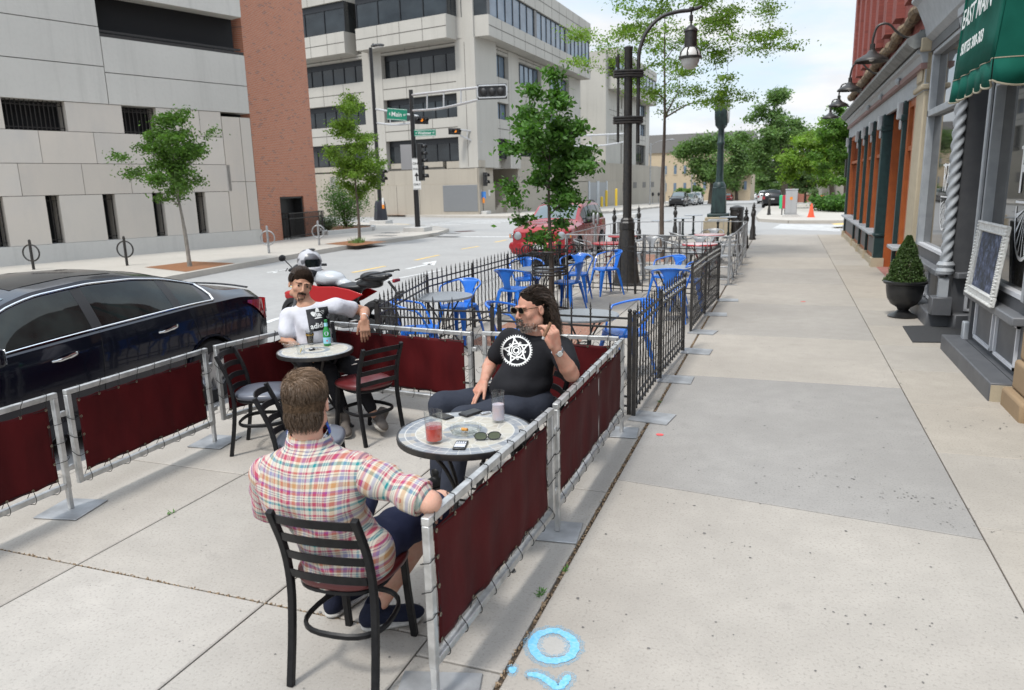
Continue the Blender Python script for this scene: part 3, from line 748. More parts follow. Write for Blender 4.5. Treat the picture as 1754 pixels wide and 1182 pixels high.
def sunglasses(name,label,M,parent=None,w=.14,folded=True,lens=None,fr=None):
    t=thing(name,label,'sunglasses',(0,0,0)) if parent is None else None
    if t: t.matrix_world=M; MW[t]=M.copy(); t.location=M.to_translation(); t.rotation_euler=M.to_euler()
    par=t or parent; X=(lambda v:v) if t else None
    fr=fr or M_phone; le=lens or M_lens
    for s in (-1,1):
        cx=s*w*.25; ring=[]; 
        for k in range(20):
            a=2*PI*k/20; ca,sa=math.cos(a),math.sin(a)
            ring.append(Vector((cx+.031*math.copysign(abs(ca)**.8,ca),-.004*abs(s*cx+.031*ca*s)/.06,.020*math.copysign(abs(sa)**.8,sa)-.003*sa*0)))
        b=MB(); b.poly([p+Vector((0,-.001,0)) for p in ring]); b.poly([p+Vector((0,.001,0)) for p in ring[::-1]])
        l=b; f=MB(); f.tube(ring,.0026,5,closed=True)
        tm=MB(); 
        if folded: tm.tube([(s*w*.5,.002,.008),(s*w*.5,.012,.006),(-s*w*.35,.018+.004*s,-.004)],.0026,5)
        else: tm.tube([(s*w*.49,0,.008),(s*w*.53,.03,.008),(s*w*.52,.10,.004),(s*w*.50,.135,-.02)],.0026,5)
        if not t:
            for q in (l,f,tm): q.xf(M)
        l.build('lens',le,par,local=bool(t),smooth=False); f.build('rim',fr,par,local=bool(t)); tm.build('temple',fr,par,local=bool(t))
    b=MB(); b.tube(catmull([(-.010,0,.006),(0,-.003,.010),(.010,0,.006)],4),.0026,5)
    if not t: b.xf(M)
    b.build('bridge',fr,par,local=bool(t))
    return t
p=G(835,749,Z+.012); M=Matrix.Translation((p.x,p.y,Z+.019))@RZ(rad(24))@Matrix.Rotation(rad(-38),4,'X')
sunglasses('sunglasses','black sunglasses with green lenses lying folded on the mosaic table',M)
# far table: bottle, cola, small tumbler, keys
def bottle(label,px,py):
    p=G(px,py,Z); t=thing('glass_bottle',label,'bottle',(p.x,p.y,Z),rad(25))
    gm=pm('green_glass',(.02,.22,.05),.06,c2=(.03,.30,.07),ns=6); gm.node_tree.nodes['Principled BSDF'].inputs['Alpha'].default_value=.9
    b=MB(); r=.031; b.lathe([(r*.8,.0005),(r,.006),(r,.105),(r*.93,.125),(r*.55,.155),(r*.42,.175),(r*.40,.205),(r*.46,.207),(r*.46,.219),(r*.36,.221)],n=24); b.build('body',gm,t,local=True,ang=50)
    b=MB(); b.lathe([(r+.0006,.022),(r+.0006,.075)],n=24,cap=False); lb=b.build('label',pm('pale_blue_label',(.22,.50,.62),.5,c2=(.32,.58,.68),ns=30),t,local=True)
    b=MB(); b.lathe([(r*.40+.0035,.166),(r*.40+.0018,.196)],n=16,cap=False); b.build('neck_label',MATS['pale_blue_label'],t,local=True)
    b=MB(); d=Vector((math.sin(rad(-5)),-1,0)).normalized(); 
    # round badge on the shoulder and small red star on the label, facing the camera
    for z,rr,mm,ns in ((.108,.018,pm('badge_white',(.45,.55,.62),.5),18),):
        pts=[]
        for k in range(ns):
            a=2*PI*k/ns; u=rr*math.cos(a)/r; zz=z+rr*math.sin(a); R=(r if zz<.105 else np.interp(zz,[.105,.125,.155],[r,r*.93,r*.55]))+.0012
            pts.append((R*math.sin(u+.15),-R*math.cos(u+.15),zz))
        b.poly(pts); b.build('badge',mm,t,local=True,smooth=False)
    b=MB(); pts=[]
    for k in range(10):
        a=PI/2+2*PI*k/10; rr=.010 if k%2==0 else .0045; u=rr*math.cos(a)/r+.15; pts.append(((r+.0014)*math.sin(u),-(r+.0014)*math.cos(u),.048+rr*math.sin(a)))
    b.poly(pts); b.build('red_star',pm('red_print',(.6,.06,.05),.5),t,local=True,smooth=False)
    return t
bottle('green mineral water bottle with pale blue label on the far table',561,592)
p=G(532,590,Z); g_=tumbler('pint glass of dark cola with a yellow logo band, far table',p.x,p.y,Z,.036,.125,M_cola,.100,taper=.75,name='pint_glass')
bd=MB(); bd.lathe([(.0335,.078),(.0345,.094)],n=24,cap=False); bd.build('logo_band',pm('gold_print',(.45,.28,.05),.4,c2=(.02,.01,.01),ns=90),g_,local=True)
p=G(516,606,Z); g_=tumbler('empty rocks glass with a lemon twist beside the ashtray',p.x,p.y,Z,.036,.075,None,0,name='rocks_glass',taper=.9)
lm=MB(); lm.tube(catmull([(-.01,0,.012),(0,.005,.03),(.004,0,.045)],4),.003,6); lm.build('lemon_twist',pm('lemon_peel',(.7,.45,.03),.5),g_,local=True)
p=G(541,599,Z); t=thing('key_bunch','bunch of keys with a black and white fob on the far table','keys',(p.x,p.y,Z),.5)
b=MB()
for k in range(5):
    a=k*.7; b.box((.025*math.cos(a),.025*math.sin(a),.003+k*.0025),(.04,.009,.002),RZ(a).to_3x3())
b.tube(circ((0,0,.006),.013,14),.0012,5,closed=True); b.build('keys',M_chrome,t,local=True)
b=MB(); b.box((-.03,-.02,.008),(.045,.026,.012),RZ(.5).to_3x3()); b.build('fob',M_phone,t,local=True,bevel=.004,seg=2)
b=MB(); b.box((-.034,-.022,.0146),(.02,.018,.002),RZ(.5).to_3x3()); b.build('fob_badge',pm('white_plastic',(.7,.7,.7),.4),t,local=True)
# ================================================ people (signed-distance bodies, one continuous surface each)
def nz(v): v=np.array(v,float); return v/np.linalg.norm(v)
A3=lambda *a: np.array(a,float)
def hframe(f,u=(0,0,1)):
    f=nz(f); r=nz(np.cross(f,np.array(u,float))); u=np.cross(r,f); return np.stack([r,f,u],1)   # columns right, forward, up
def skinmat(name,c,c2,red):
    m,nt,b,v=base(name,.62); L=nt.links.new
    col=ramp(nt,noise(nt,v,9,4),[(.3,c),(.7,c2)]); col=mixn(nt,mth(nt,'MULTIPLY',ramp(nt,noise(nt,v,23,3),[(.5,0.),(.75,1.)]),.5),col,red)
    col=mixn(nt,mth(nt,'MULTIPLY',noise(nt,v,75,4),.30),col,tuple(x*.62 for x in c)); L(col,b.inputs['Base Color']); b.inputs['Subsurface Weight'].default_value=.05; b.inputs['Subsurface Scale'].default_value=.008; b.inputs['Specular IOR Level'].default_value=.35
    bumpn(nt,b,noise(nt,v,130,4),.35,.004); return m
def head(sd,c,R,s=1.,jaw=1.,k=.012):
    P=lambda x,y,z: c+R@(A3(x,y,z)*s)
    sd.ell(P(0,-.016,.030),A3(.076,.098,.086)*s,R,.01)
    sd.ell(P(0,.026,-.030),A3(.060*jaw,.068,.084)*s,R,.015)
    sd.ell(P(0,.040,-.082),A3(.046*jaw,.042,.030)*s,R,.02)
    sd.ell(P(0,.076,-.098),A3(.020,.016,.016)*s,R,.015)
    for q in (-1,1):
        sd.ell(P(q*.040,.062,-.028),A3(.020,.018,.018)*s,R,.015)
        sd.ell(P(q*.028,.083,.024),A3(.024,.012,.008)*s,R,.008)
        sd.ell(P(q*.032,.101,.004),A3(.017,.016,.0105)*s,R,.008,op='s')
        sd.ell(P(q*.0095,.104,-.036),A3(.0075,.009,.007)*s,R,.005)
        sd.ell(P(q*.0765,-.008,-.010),A3(.009,.017,.029)*s,R,.004); sd.ell(P(q*.085,-.003,-.006),A3(.006,.010,.017)*s,R,.004,op='s')
        sd.ell(P(q*.055,.01,-.07),A3(.015,.03,.025)*s*jaw,R,.02)
    sd.cone(P(0,.090,.014),P(0,.114,-.028),.0075*s,.0105*s,.007)
    sd.ell(P(0,.093,-.061),A3(.021,.008,.0042)*s,R,.004); sd.ell(P(0,.091,-.071),A3(.018,.008,.005)*s,R,.004)
def eyes(par,c,R,s,iris=(.08,.05,.03)):
    Rm=Matrix(R.tolist()); e=MB(); i_=MB(); br=MB()
    for q in (-1,1):
        p=c+R@(A3(q*.032,.0795,.003)*s); e.ball(p-R[:,1]*.0015,.0118*s,12)
        i_.ball(c+R@(A3(q*.032,.0838,.0015)*s),.0068*s,10)
    return e,i_
def hand(sd,w,d,n,th,curl=(.3,.35,.4,.5),s=1.,spread=.06,thumb=(.5,.3),k=.004):
    """w wrist, d fingers direction, n palm normal (towards the palm side), th thumb side direction"""
    d=nz(d); th=nz(np.array(th)-d*np.dot(th,d)); n=nz(np.cross(d,th))*np.sign(np.dot(np.cross(d,th),n)+1e-9)
    Rp=np.stack([th,d,n],1)
    sd.cone(w-d*.02*s,w+d*.02*s,.025*s,.027*s,.012,flat=(n,.72))
    sd.rbox(w+d*.052*s,A3(.040,.046,.0145)*s,Rp,.013*s,.012)
    L=(.043,.047,.044,.034)
    for i in range(4):
        off=(1.5-i)*.0205; p=w+d*.090*s+th*off*s; a=0; dd=nz(d+th*off*spread*20)
        seg=[L[i],L[i]*.62,L[i]*.5]; r=[.0098,.0088,.0080,.0068] if i<3 else [.0085,.0078,.007,.006]
        c_=curl[i]
        pts=[p-d*.01*s,p]
        for j in range(3):
            a+=c_*(1. if j<2 else .7); v=dd*math.cos(a)+n*math.sin(a); p=p+v*seg[j]*s; pts.append(p)
        for j in range(3): sd.cone(pts[j+1],pts[j+2],r[j]*s,r[j+1]*s,k)
        sd.cone(pts[0],pts[1],.011*s,.0098*s,.006)
    p=w+d*.022*s+th*.030*s; v=nz(d*math.cos(thumb[0])+th*math.sin(thumb[0])+n*.25); p1=p+v*.042*s
    v2=nz(v*math.cos(thumb[1])+(n*.5-th*.3+d*.5)*math.sin(thumb[1])); p2=p1+v2*.032*s; p3=p2+nz(v2+d*.1)*.026*s
    sd.cone(p,p1,.0165*s,.0125*s,.01); sd.cone(p1,p2,.0115*s,.0105*s,k); sd.cone(p2,p3,.0100*s,.0082*s,k)
def arm(sd,sh,el,wr,s=1.,k=.02,fat=1.):
    sd.cone(sh,el,.052*s*fat,.040*s*fat,k); m=el+(wr-el)*.28
    sd.cone(el,m,.040*s*fat,.042*s*fat,.01); sd.cone(m,wr,.042*s*fat,.027*s,.01)
def strands(name,mat,par,seeds,wid=.0016,tintf=None,nseg=2):
    """seeds: list of point lists; flat tapered ribbons"""
    b=MB()
    for pts in seeds:
        n=len(pts); 
        side=np.cross(pts[-1]-pts[0],np.random.normal(size=3)); L_=np.linalg.norm(side)
        if L_<1e-9: continue
        side/=L_; t=U(.6,1.35) if tintf is None else tintf(pts[0]); b.tint=(t,t,t) if not hasattr(t,'__len__') else t
        vs=[];fs=[]
        for i,p in enumerate(pts):
            w_=wid*(1-.75*i/(n-1)); vs+= [p-side*w_,p+side*w_]
            if i: fs.append((2*i-2,2*i-1,2*i+1,2*i))
        b.add(vs,fs)
    return b.build(name,mat,par,ang=180)
def hairmat(name,c,rough=.42):
    m,nt,b,v=base(name,rough); at=nd(nt,'ShaderNodeAttribute',attribute_name='tint')
    nt.links.new(mixn(nt,1.,c,at.outputs['Color'],'MULTIPLY'),b.inputs['Base Color']); b.inputs['Specular IOR Level'].default_value=.4; return m
def solidhair(name,c):
    return pm(name,c,.9,c2=tuple(x*.45 for x in c),ns=90,nd_=5,bump=1.,bs=260,spec=.08)
np.random.seed(5)
def scalp(c,R,s,N,pred,flow,lift,length,off=.004,segs=3,curl=0.):
    out=[]; ctr=A3(0,-.016,.030)
    while len(out)<N:
        q=nz(np.random.normal(size=3)); 
        if not pred(q): continue
        ax=A3(.076,.098,.086)+off; p=ctr+q*ax; n=nz(q/ax); f=np.array(flow(q,p),float); f=f-n*np.dot(f,n)
        if np.linalg.norm(f)<1e-6: continue
        f=nz(f+np.random.normal(size=3)*.14); l=length(q)*np.random.uniform(.75,1.2); pts=[p]
        v=f+n*(lift(q) if callable(lift) else lift)
        for j in range(segs):
            v=nz(v); p=p+v*l/segs; 
            # stay outside the skull
            dlt=(p-ctr)/ax; kk=np.linalg.norm(dlt)
            if kk<1.01: p=ctr+dlt/kk*ax*1.012
            pts.append(p); nn=nz((p-ctr)/ax**2); v=v-nn*np.dot(v,nn)*.8-nn*.05
            v=v+A3(*flow(q,p))*.25
        out.append([c+R@(x*s) for x in pts])
    return out
def plaid(name,rot=(0,0,0)):
    m,nt,b,v=base(name,.85); L=nt.links.new
    v0=v; wv=nd(nt,'ShaderNodeVectorMath',operation='MULTIPLY_ADD'); nz_=nd(nt,'ShaderNodeTexNoise'); nz_.inputs['Scale'].default_value=5.; L(v,nz_.inputs['Vector'])
    L(nz_.outputs['Color'],wv.inputs[0]); wv.inputs[1].default_value=(.022,.022,.022); L(v,wv.inputs[2])
    v=mapn(nt,wv.outputs[0],rot=rot); s=sepx(nt,v)
    cr=(.52,.48,.40); red=(.36,.055,.095); teal=(.015,.20,.22); tan=(.42,.23,.10); nav=(.04,.05,.13); pur=(.23,.05,.20); gr=(.22,.22,.34)
    def st(x,per):
        f=mth(nt,'FRACT',mth(nt,'ADD',mth(nt,'DIVIDE',x,per),.03))
        r=nd(nt,'ShaderNodeValToRGB'); r.color_ramp.interpolation='CONSTANT'; e=r.color_ramp.elements
        S_=[(0,cr),(.09,teal),(.155,cr),(.20,red),(.29,cr),(.325,nav),(.34,cr),(.38,nav),(.395,cr),(.44,red),(.50,pur),(.545,cr),(.61,tan),(.72,cr),(.77,gr),(.86,cr),(.90,nav),(.915,cr),(.95,red)]
        while len(e)<len(S_): e.new(.5)
        for i,(p,c) in enumerate(S_): e[i].position=p; e[i].color=rgb(c)
        L(f,r.inputs['Fac']); return r.outputs[0]
    vc=st(s[0],.150); hc=st(s[2],.158)
    col=mixn(nt,.5,vc,hc); 
    # twill: alternating threads
    tw=mth(nt,'GREATER_THAN',mth(nt,'FRACT',mth(nt,'MULTIPLY',mth(nt,'ADD',s[0],s[2]),420.)),.5)
    col=mixn(nt,mth(nt,'MULTIPLY',tw,.3),col,hc)
    L(col,b.inputs['Base Color']); bumpn(nt,b,noise(nt,v0,14,4),.45,.012); b.inputs['Sheen Weight'].default_value=.1; b.inputs['Specular IOR Level'].default_value=.2
    return m
def cloth(name,c,c2,bump=.4,bs=14,rough=.85):
    m,nt,b,v=base(name,rough); L=nt.links.new
    L(ramp(nt,noise(nt,v,7,4),[(.3,c),(.7,c2)]),b.inputs['Base Color']); 
    bumpn(nt,b,mth(nt,'ADD',noise(nt,v,bs,4),mth(nt,'MULTIPLY',noise(nt,v,500,1),.05)),bump,.012); b.inputs['Specular IOR Level'].default_value=.2; return m
M_skin1=skinmat('fair_skin',(.56,.31,.22),(.62,.37,.28),(.60,.20,.14)); M_skin2=skinmat('tanned_skin',(.44,.22,.15),(.52,.29,.21),(.50,.14,.09)); M_skin3=skinmat('olive_skin',(.42,.22,.14),(.49,.28,.19),(.45,.17,.11))
M_eye=pm('eye_white',(.30,.27,.25),.4); M_iris=pm('dark_iris',(.02,.013,.01),.15)
M_lip=pm('lip',(.36,.13,.10),.5)
def shoe(name,par,heel,toe,mat,sole,s=1.,up=(0,0,1),h=.004,tilt=0):
    heel=np.array(heel,float);toe=np.array(toe,float); d=nz(toe-heel); u=nz(np.array(up,float)-d*np.dot(up,d)); r=np.cross(d,u); R=np.stack([r,d,u],1); L_=np.linalg.norm(toe-heel)
    lo=np.minimum(heel,toe)-.12; hi=np.maximum(heel,toe)+.16
    a=SDF(lo,hi,h); b_=SDF(lo,hi,h)
    P=lambda x,y,z: heel+R@A3(x*s,y*L_,z*s)
    a.cone(P(0,.16,.055),P(0,.80,.040),.040*s,.032*s,.02); a.ell(P(0,.76,.035),A3(.046,.075,.032)*s,R,.02); a.ell(P(0,.17,.05),A3(.038,.05,.05)*s,R,.02); a.cone(P(0,.2,.07),P(0,.24,.115),.044*s,.040*s,.015)
    a.ell(P(0,.19,.155),A3(.030,.032,.05)*s,R,.01,op='s')
    b_.cone(P(0,.14,.014),P(.004,.80,.014),.040*s,.048*s,.01,flat=(u,.42)); b_.ell(P(0,.48,.012),A3(.036,.10,.016)*s,R,.01)
    o=a.build(name,mat,par); q=b_.build('sole',sole,o); return o
# ---------------------------------------------------------------- man in the plaid shirt
def man_plaid():
    t=thing('person','man seen from behind in a plaid shirt and navy shorts, seated in the nearest chair','person',(-1.65,2.45,0))
    pel=A3(-1.63,2.36,.545); che=A3(-1.70,2.33,.80); nb=A3(-1.735,2.335,.955); hc=A3(-1.748,2.355,1.165)
    sR=A3(-1.50,2.35,.905); sL=A3(-1.955,2.32,.850); eR=A3(-1.215,2.335,.815); wR=A3(-1.33,2.57,.70); eL=A3(-2.045,2.44,.64); wL=A3(-1.85,2.68,.62)
    hR=A3(-1.54,2.42,.545); hL=A3(-1.74,2.42,.545); kR=A3(-1.43,2.86,.555); kL=A3(-1.83,2.86,.545); aR=A3(-1.655,2.66,.125); aL=A3(-1.915,2.70,.12)
    R=hframe((-.42,1,-.10)); s=1.07
    sd=SDF((-2.2,2.0,0),(-1.0,3.1,1.4),.0055)
    head(sd,hc,R,s,k=.01); sd.cone(hc+R@A3(0,-.03,-.055),nb,.056,.062,.02)
    sd.chain([nb-A3(0,0,.02),che,pel],[.07,.13,.13],.05); sd.cone(sR,sL,.055,.055,.05)
    arm(sd,sR,eR,wR,1.10); arm(sd,sL,eL,wL,1.05)
    hand(sd,wR,(-.35,.75,-.5),(.2,-.5,-.8),(-.8,-.5,0),(.5,.5,.55,.6),1.05); hand(sd,wL,(.6,.7,-.3),(.2,-.2,-1),(.5,-.6,.2),(.4,.4,.45,.5),1.05)
    for h_,k_,a_ in ((hR,kR,aR),(hL,kL,aL)):
        sd.cone(h_,k_,.085,.058,.03); m=k_+(a_-k_)*.3; sd.cone(k_,m,.056,.058,.02); sd.cone(m,a_,.056,.034,.02)
    sd.build('body',M_skin1,t)
    # shirt back and front
    sh=SDF((-2.25,2.02,.40),(-1.15,2.75,1.1),.006)
    def torso(q,infl=0.):
        q.chain([A3(-1.735,2.335,.90),A3(-1.71,2.325,.80),A3(-1.665,2.335,.66),A3(-1.625,2.35,.53)],[.130,.147,.146,.160],.06,flat=((0,1,0),.90))
        q.cone(sL+A3(.03,.01,-.01),sR+A3(-.03,.0,-.01),.082,.082,.06)
        q.ell(A3(-1.735,2.32,.90),(.20,.105,.06),None,.06)
        q.ell(A3(-1.63,2.37,.50),(.20,.155,.075),None,.05)
        q.ell(A3(-1.50,2.37,.53),(.07,.11,.10),None,.05)
        q.ell(A3(-1.82,2.31,.78),(.14,.11,.13),None,.05); q.ell(A3(-1.63,2.31,.78),(.13,.11,.13),None,.05)
    torso(sh)
    sh.ell(nb+A3(0,.01,.05),(.072,.07,.07),None,.01,op='s')
    sh.rbox((-1.635,2.145,.62),(.30,.05,.26),Matrix.Rotation(.16,3,'X'),.01,.02,op='s')
    def folds(P):
        x,y,z=P[...,0],P[...,1],P[...,2]
        f=.0042*np.sin(46*(z*.75+.55*(x+1.75))+2.2*np.sin(9*x+5*z))*np.clip((.92-z)*5,0,1)
        f+=.006*np.sin(34*(x*.8-.35*z)+1.5*np.sin(11*z))*np.clip((.80-z)*6,0,1)
        # diagonal pull from the right armpit
        f+=.009*np.exp(-((x+1.56+.35*(z-.75))/.018)**2)*np.clip((.88-z)*8,0,1)*np.clip((z-.55)*8,0,1)*-1
        f+=.007*np.exp(-((z-.70-.28*(x+1.66))/.022)**2)*np.clip((-1.45-x)*8,0,1)
        # yoke pleats
        for xc in (-1.745,-1.70): f+=-.004*np.exp(-((x-xc+.04*(.9-z))/.006)**2)*np.clip((.895-z)*20,0,1)*np.clip((z-.68)*6,0,1)
        f+=.005*waves(P,3,26)
        return f
    sh.wob(folds); M_pl=plaid('plaid_cotton'); shirt=sh.build('shirt',M_pl,t,smooth_it=2)
    # yoke seam
    def sleeve(a,b,ra,rb,name,seed,mats,ext=0.):
        d=nz(b-a); q=SDF(np.minimum(a,b)-.16,np.maximum(a,b)+.16,.0055)
        q.cone(a-d*.015,b,ra,rb,.02)
        def fo(P):
            u=(P-a)@d; return .008*np.sin(u*46+2.4*waves(P,seed,18))*np.clip(u*7,.3,1)+.005*waves(P,seed+1,30)
        q.wob(fo); o=q.build(name,mats,t,smooth_it=2)
        # turned-up cuff
        side=nz(np.cross(d,(0,0,1))); u2=np.cross(side,d); cf=MB(); rings=[]
        for (al,rr) in ((-.055,rb+.004),(-.045,rb+.009),(.0,rb+.010),(.018,rb+.009),(.020,rb+.001),(.0,rb-.006)):
            rings.append([tuple(b+d*al+(side*math.cos(k*PI/14)+u2*math.sin(k*PI/14))*(rr*(1+.03*math.sin(k*1.3)))) for k in range(28)])
        cf.loft(rings,cap=False); c=cf.build('cuff',mats,o); return o
    dR=nz(eR-sR); er=Vector(dR).to_track_quat('Z','Y').inverted().to_euler()
    M_ps=plaid('plaid_cotton_sleeve',tuple(er)); sleeve(sR+A3(-.01,0,-.01),sR+(eR-sR)*.84,.077,.063,'sleeve',11,M_ps)
    dL=nz(eL-sL); el_=Vector(dL).to_track_quat('Z','Y').inverted().to_euler()
    M_pq=plaid('plaid_cotton_far_sleeve',tuple(el_)); sleeve(sL+A3(.02,0,-.01),sL+(eL-sL)*.95,.082,.066,'sleeve',17,M_pq)
    # collar band standing round the neck, opening at the throat, with its folded leaf
    cb=MB(); rows=[]; N=30
    cc=nb+A3(-.004,.010,.052)
    for (rr,z) in ((.066,.024),(.073,.030),(.084,.008),(.094,-.030),(.088,-.034)):
        row=[]
        for k in range(N+1):
            a=rad(-90-150)+rad(300)*k/N; e=abs(k/N-.5)*2
            row.append(tuple(cc+A3(rr*1.12*math.cos(a),rr*math.sin(a),z-.010*e*e*(1 if z>0 else 2.2)-.006*math.cos(a))))
        rows.append(row)
    cb.grid(rows); cb.build('collar',M_pl,t,solid=.003)
    # shorts
    so_=SDF((-2.0,2.2,.38),(-1.2,3.0,.75),.006)
    for h_,k_ in ((hR,kR),(hL,kL)):
        so_.cone(h_+A3(0,0,.0),h_+(k_-h_)*.83,.102,.088,.04)
    so_.wob(lambda P:.006*waves(P,5,30)+.003*np.sin(P[...,1]*60+P[...,0]*20)); so_.build('shorts',cloth('navy_cotton',(.018,.022,.05),(.028,.032,.065),.5,20),t,smooth_it=1)
    shm=cloth('navy_knit',(.008,.010,.022),(.014,.017,.034),.3,60); sol=pm('white_rubber',(.45,.44,.42),.6,c2=(.36,.35,.33),ns=20)
    shoe('shoe',t,(-1.735,2.60,.002),(-1.515,2.775,.002),shm,sol,1.1); shoe('shoe',t,(-1.935,2.63,.002),(-1.90,2.90,.002),shm,sol,1.05)
    # hair: dense cap plus combed strands
    hcol=(.105,.068,.042); cap=SDF(hc-.16,hc+.17,.004)
    cap.ell(hc+R@(A3(0,-.016,.032)*s),A3(.080,.102,.091)*s,R,.01); cap.ell(hc+R@(A3(0,-.050,-.030)*s),A3(.070,.058,.070)*s,R,.03)
    cap.ell(hc+R@(A3(0,.11,-.035)*s),A3(.10,.105,.075)*s,R,.012,op='s')
    for q in (-1,1): cap.ell(hc+R@(A3(q*.085,.0,-.03)*s),A3(.022,.030,.045)*s,R,.008,op='s')
    cap.wob(lambda P:.0014*waves(P,9,120)); cap.build('hair',solidhair('brown_hair_mass',hcol),t)
    def flow(q,p):
        x,y,z=p; ang=math.atan2(x+.028,z-.070+ (y+.06)*.0) ; top=max(0,min(1,(z-.075)/.04))
        # swirl from the crown; top hair swept to the right
        return (.9*top+.25*(x+.02)/.08, .5*top-.05, -1.*(1-top)+.15)
    pr_=lambda q: not ((q[1]>.25 and q[2]<.35) or (q[1]>.0 and q[2]<-.15) or q[2]<-.9)
    hs=scalp(hc,R,s,9500,pr_,flow,lambda q:.12*min(1,max(0,q[2]+.3)),lambda q:.012+.030*max(0,q[2]+.15),.0045)
    # nape
    hs2=[]
    for i in range(5200):
        q=nz(np.random.normal(size=3)); 
        if q[1]>.30 or q[2]>.85 or q[2]<-.75: continue
        p=A3(0,-.052,-.035)+q*A3(.0715,.060,.072); pts=[p]
        for j in range(2): p=p+A3(np.random.normal()*.0012,-.001,-.0085); p=A3(p[0]*.985,p[1],p[2]); pts.append(p+A3(0,-.0015,0))
        hs2.append([hc+R@(x*s) for x in pts])
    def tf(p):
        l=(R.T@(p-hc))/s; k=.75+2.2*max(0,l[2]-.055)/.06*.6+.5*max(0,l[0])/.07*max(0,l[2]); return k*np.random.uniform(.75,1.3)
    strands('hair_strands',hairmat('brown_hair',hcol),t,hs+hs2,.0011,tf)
    # face covering pushed down under the chin, its cords at the nape
    fm=MB(); rows=[]
    for (z,rr) in ((-.095,.066),(-.112,.074),(-.135,.078),(-.150,.070)):
        rows.append([tuple(hc+R@(A3(rr*1.02*math.cos(a),.012+rr*1.0*math.sin(a),z+.012*abs(math.cos(a)))*s)) for a in np.linspace(rad(-12),rad(192),22)])
    fm.grid(rows)
    m,nt,b,v=base('printed_mask_cotton',.8); nt.links.new(ramp(nt,noise(nt,v,38,1),[(.32,(.02,.03,.25)),(.45,(.02,.10,.45)),(.52,(.02,.02,.06)),(.58,(.03,.35,.50)),(.66,(.60,.16,.02)),(.75,(.45,.03,.04))]),b.inputs['Base Color'])
    fm.build('face_mask',m,t,solid=.003)
    cm=MB()
    cm.tube(catmull([hc+R@(A3(*p)*s) for p in ((-.075,.02,-.095),(-.066,-.045,-.135),(-.03,-.068,-.148),(.01,-.070,-.142),(.05,-.056,-.140),(.070,-.01,-.115),(.078,.03,-.095))],6),.0012,5)
    cm.build('mask_cord',pm('white_elastic',(.75,.75,.75),.7),t)
man_plaid()
# ---------------------------------------------------------------- man with long hair
def on_surface(target,o,off=.0015):
    m=o.modifiers.new('wrap','SHRINKWRAP'); m.target=target; m.wrap_method='PROJECT'; m.use_negative_direction=True; m.use_positive_direction=True; m.use_project_z=True; m.offset=off; return m
def surf_obj(b,name,mat,parent,M):
    """flat artwork in its own frame (so that it can be projected along its z axis)"""
    me=bpy.data.meshes.new(name); me.from_pydata([tuple(v) for v in b.v],[],b.f); me.materials.append(mat)
    o=bpy.data.objects.new(name,me); C.objects.link(o); o.parent=parent; L_=MW[parent].inverted()@M; o.matrix_local=L_; MW[o]=M; return o
def subdivide(b,n=1):
    """triangulate-free midpoint split of quads so that artwork can follow cloth"""
    for _ in range(n):
        nv=list(b.v); nf=[]; cache={}
        def mid(i,j):
            k=(min(i,j),max(i,j))
            if k not in cache: cache[k]=len(nv); nv.append(tuple((np.array(b.v[i])+np.array(b.v[j]))/2))
            return cache[k]
        for f in b.f:
            c=len(nv); nv.append(tuple(np.mean([b.v[i] for i in f],0))); m=[mid(f[i],f[(i+1)%len(f)]) for i in range(len(f))]
            for i in range(len(f)): nf.append((f[i],m[i],c,m[i-1]))
        b.v=nv; b.f=nf; b.m=[0]*len(nf); b.t=[None]*len(nf)
    return b
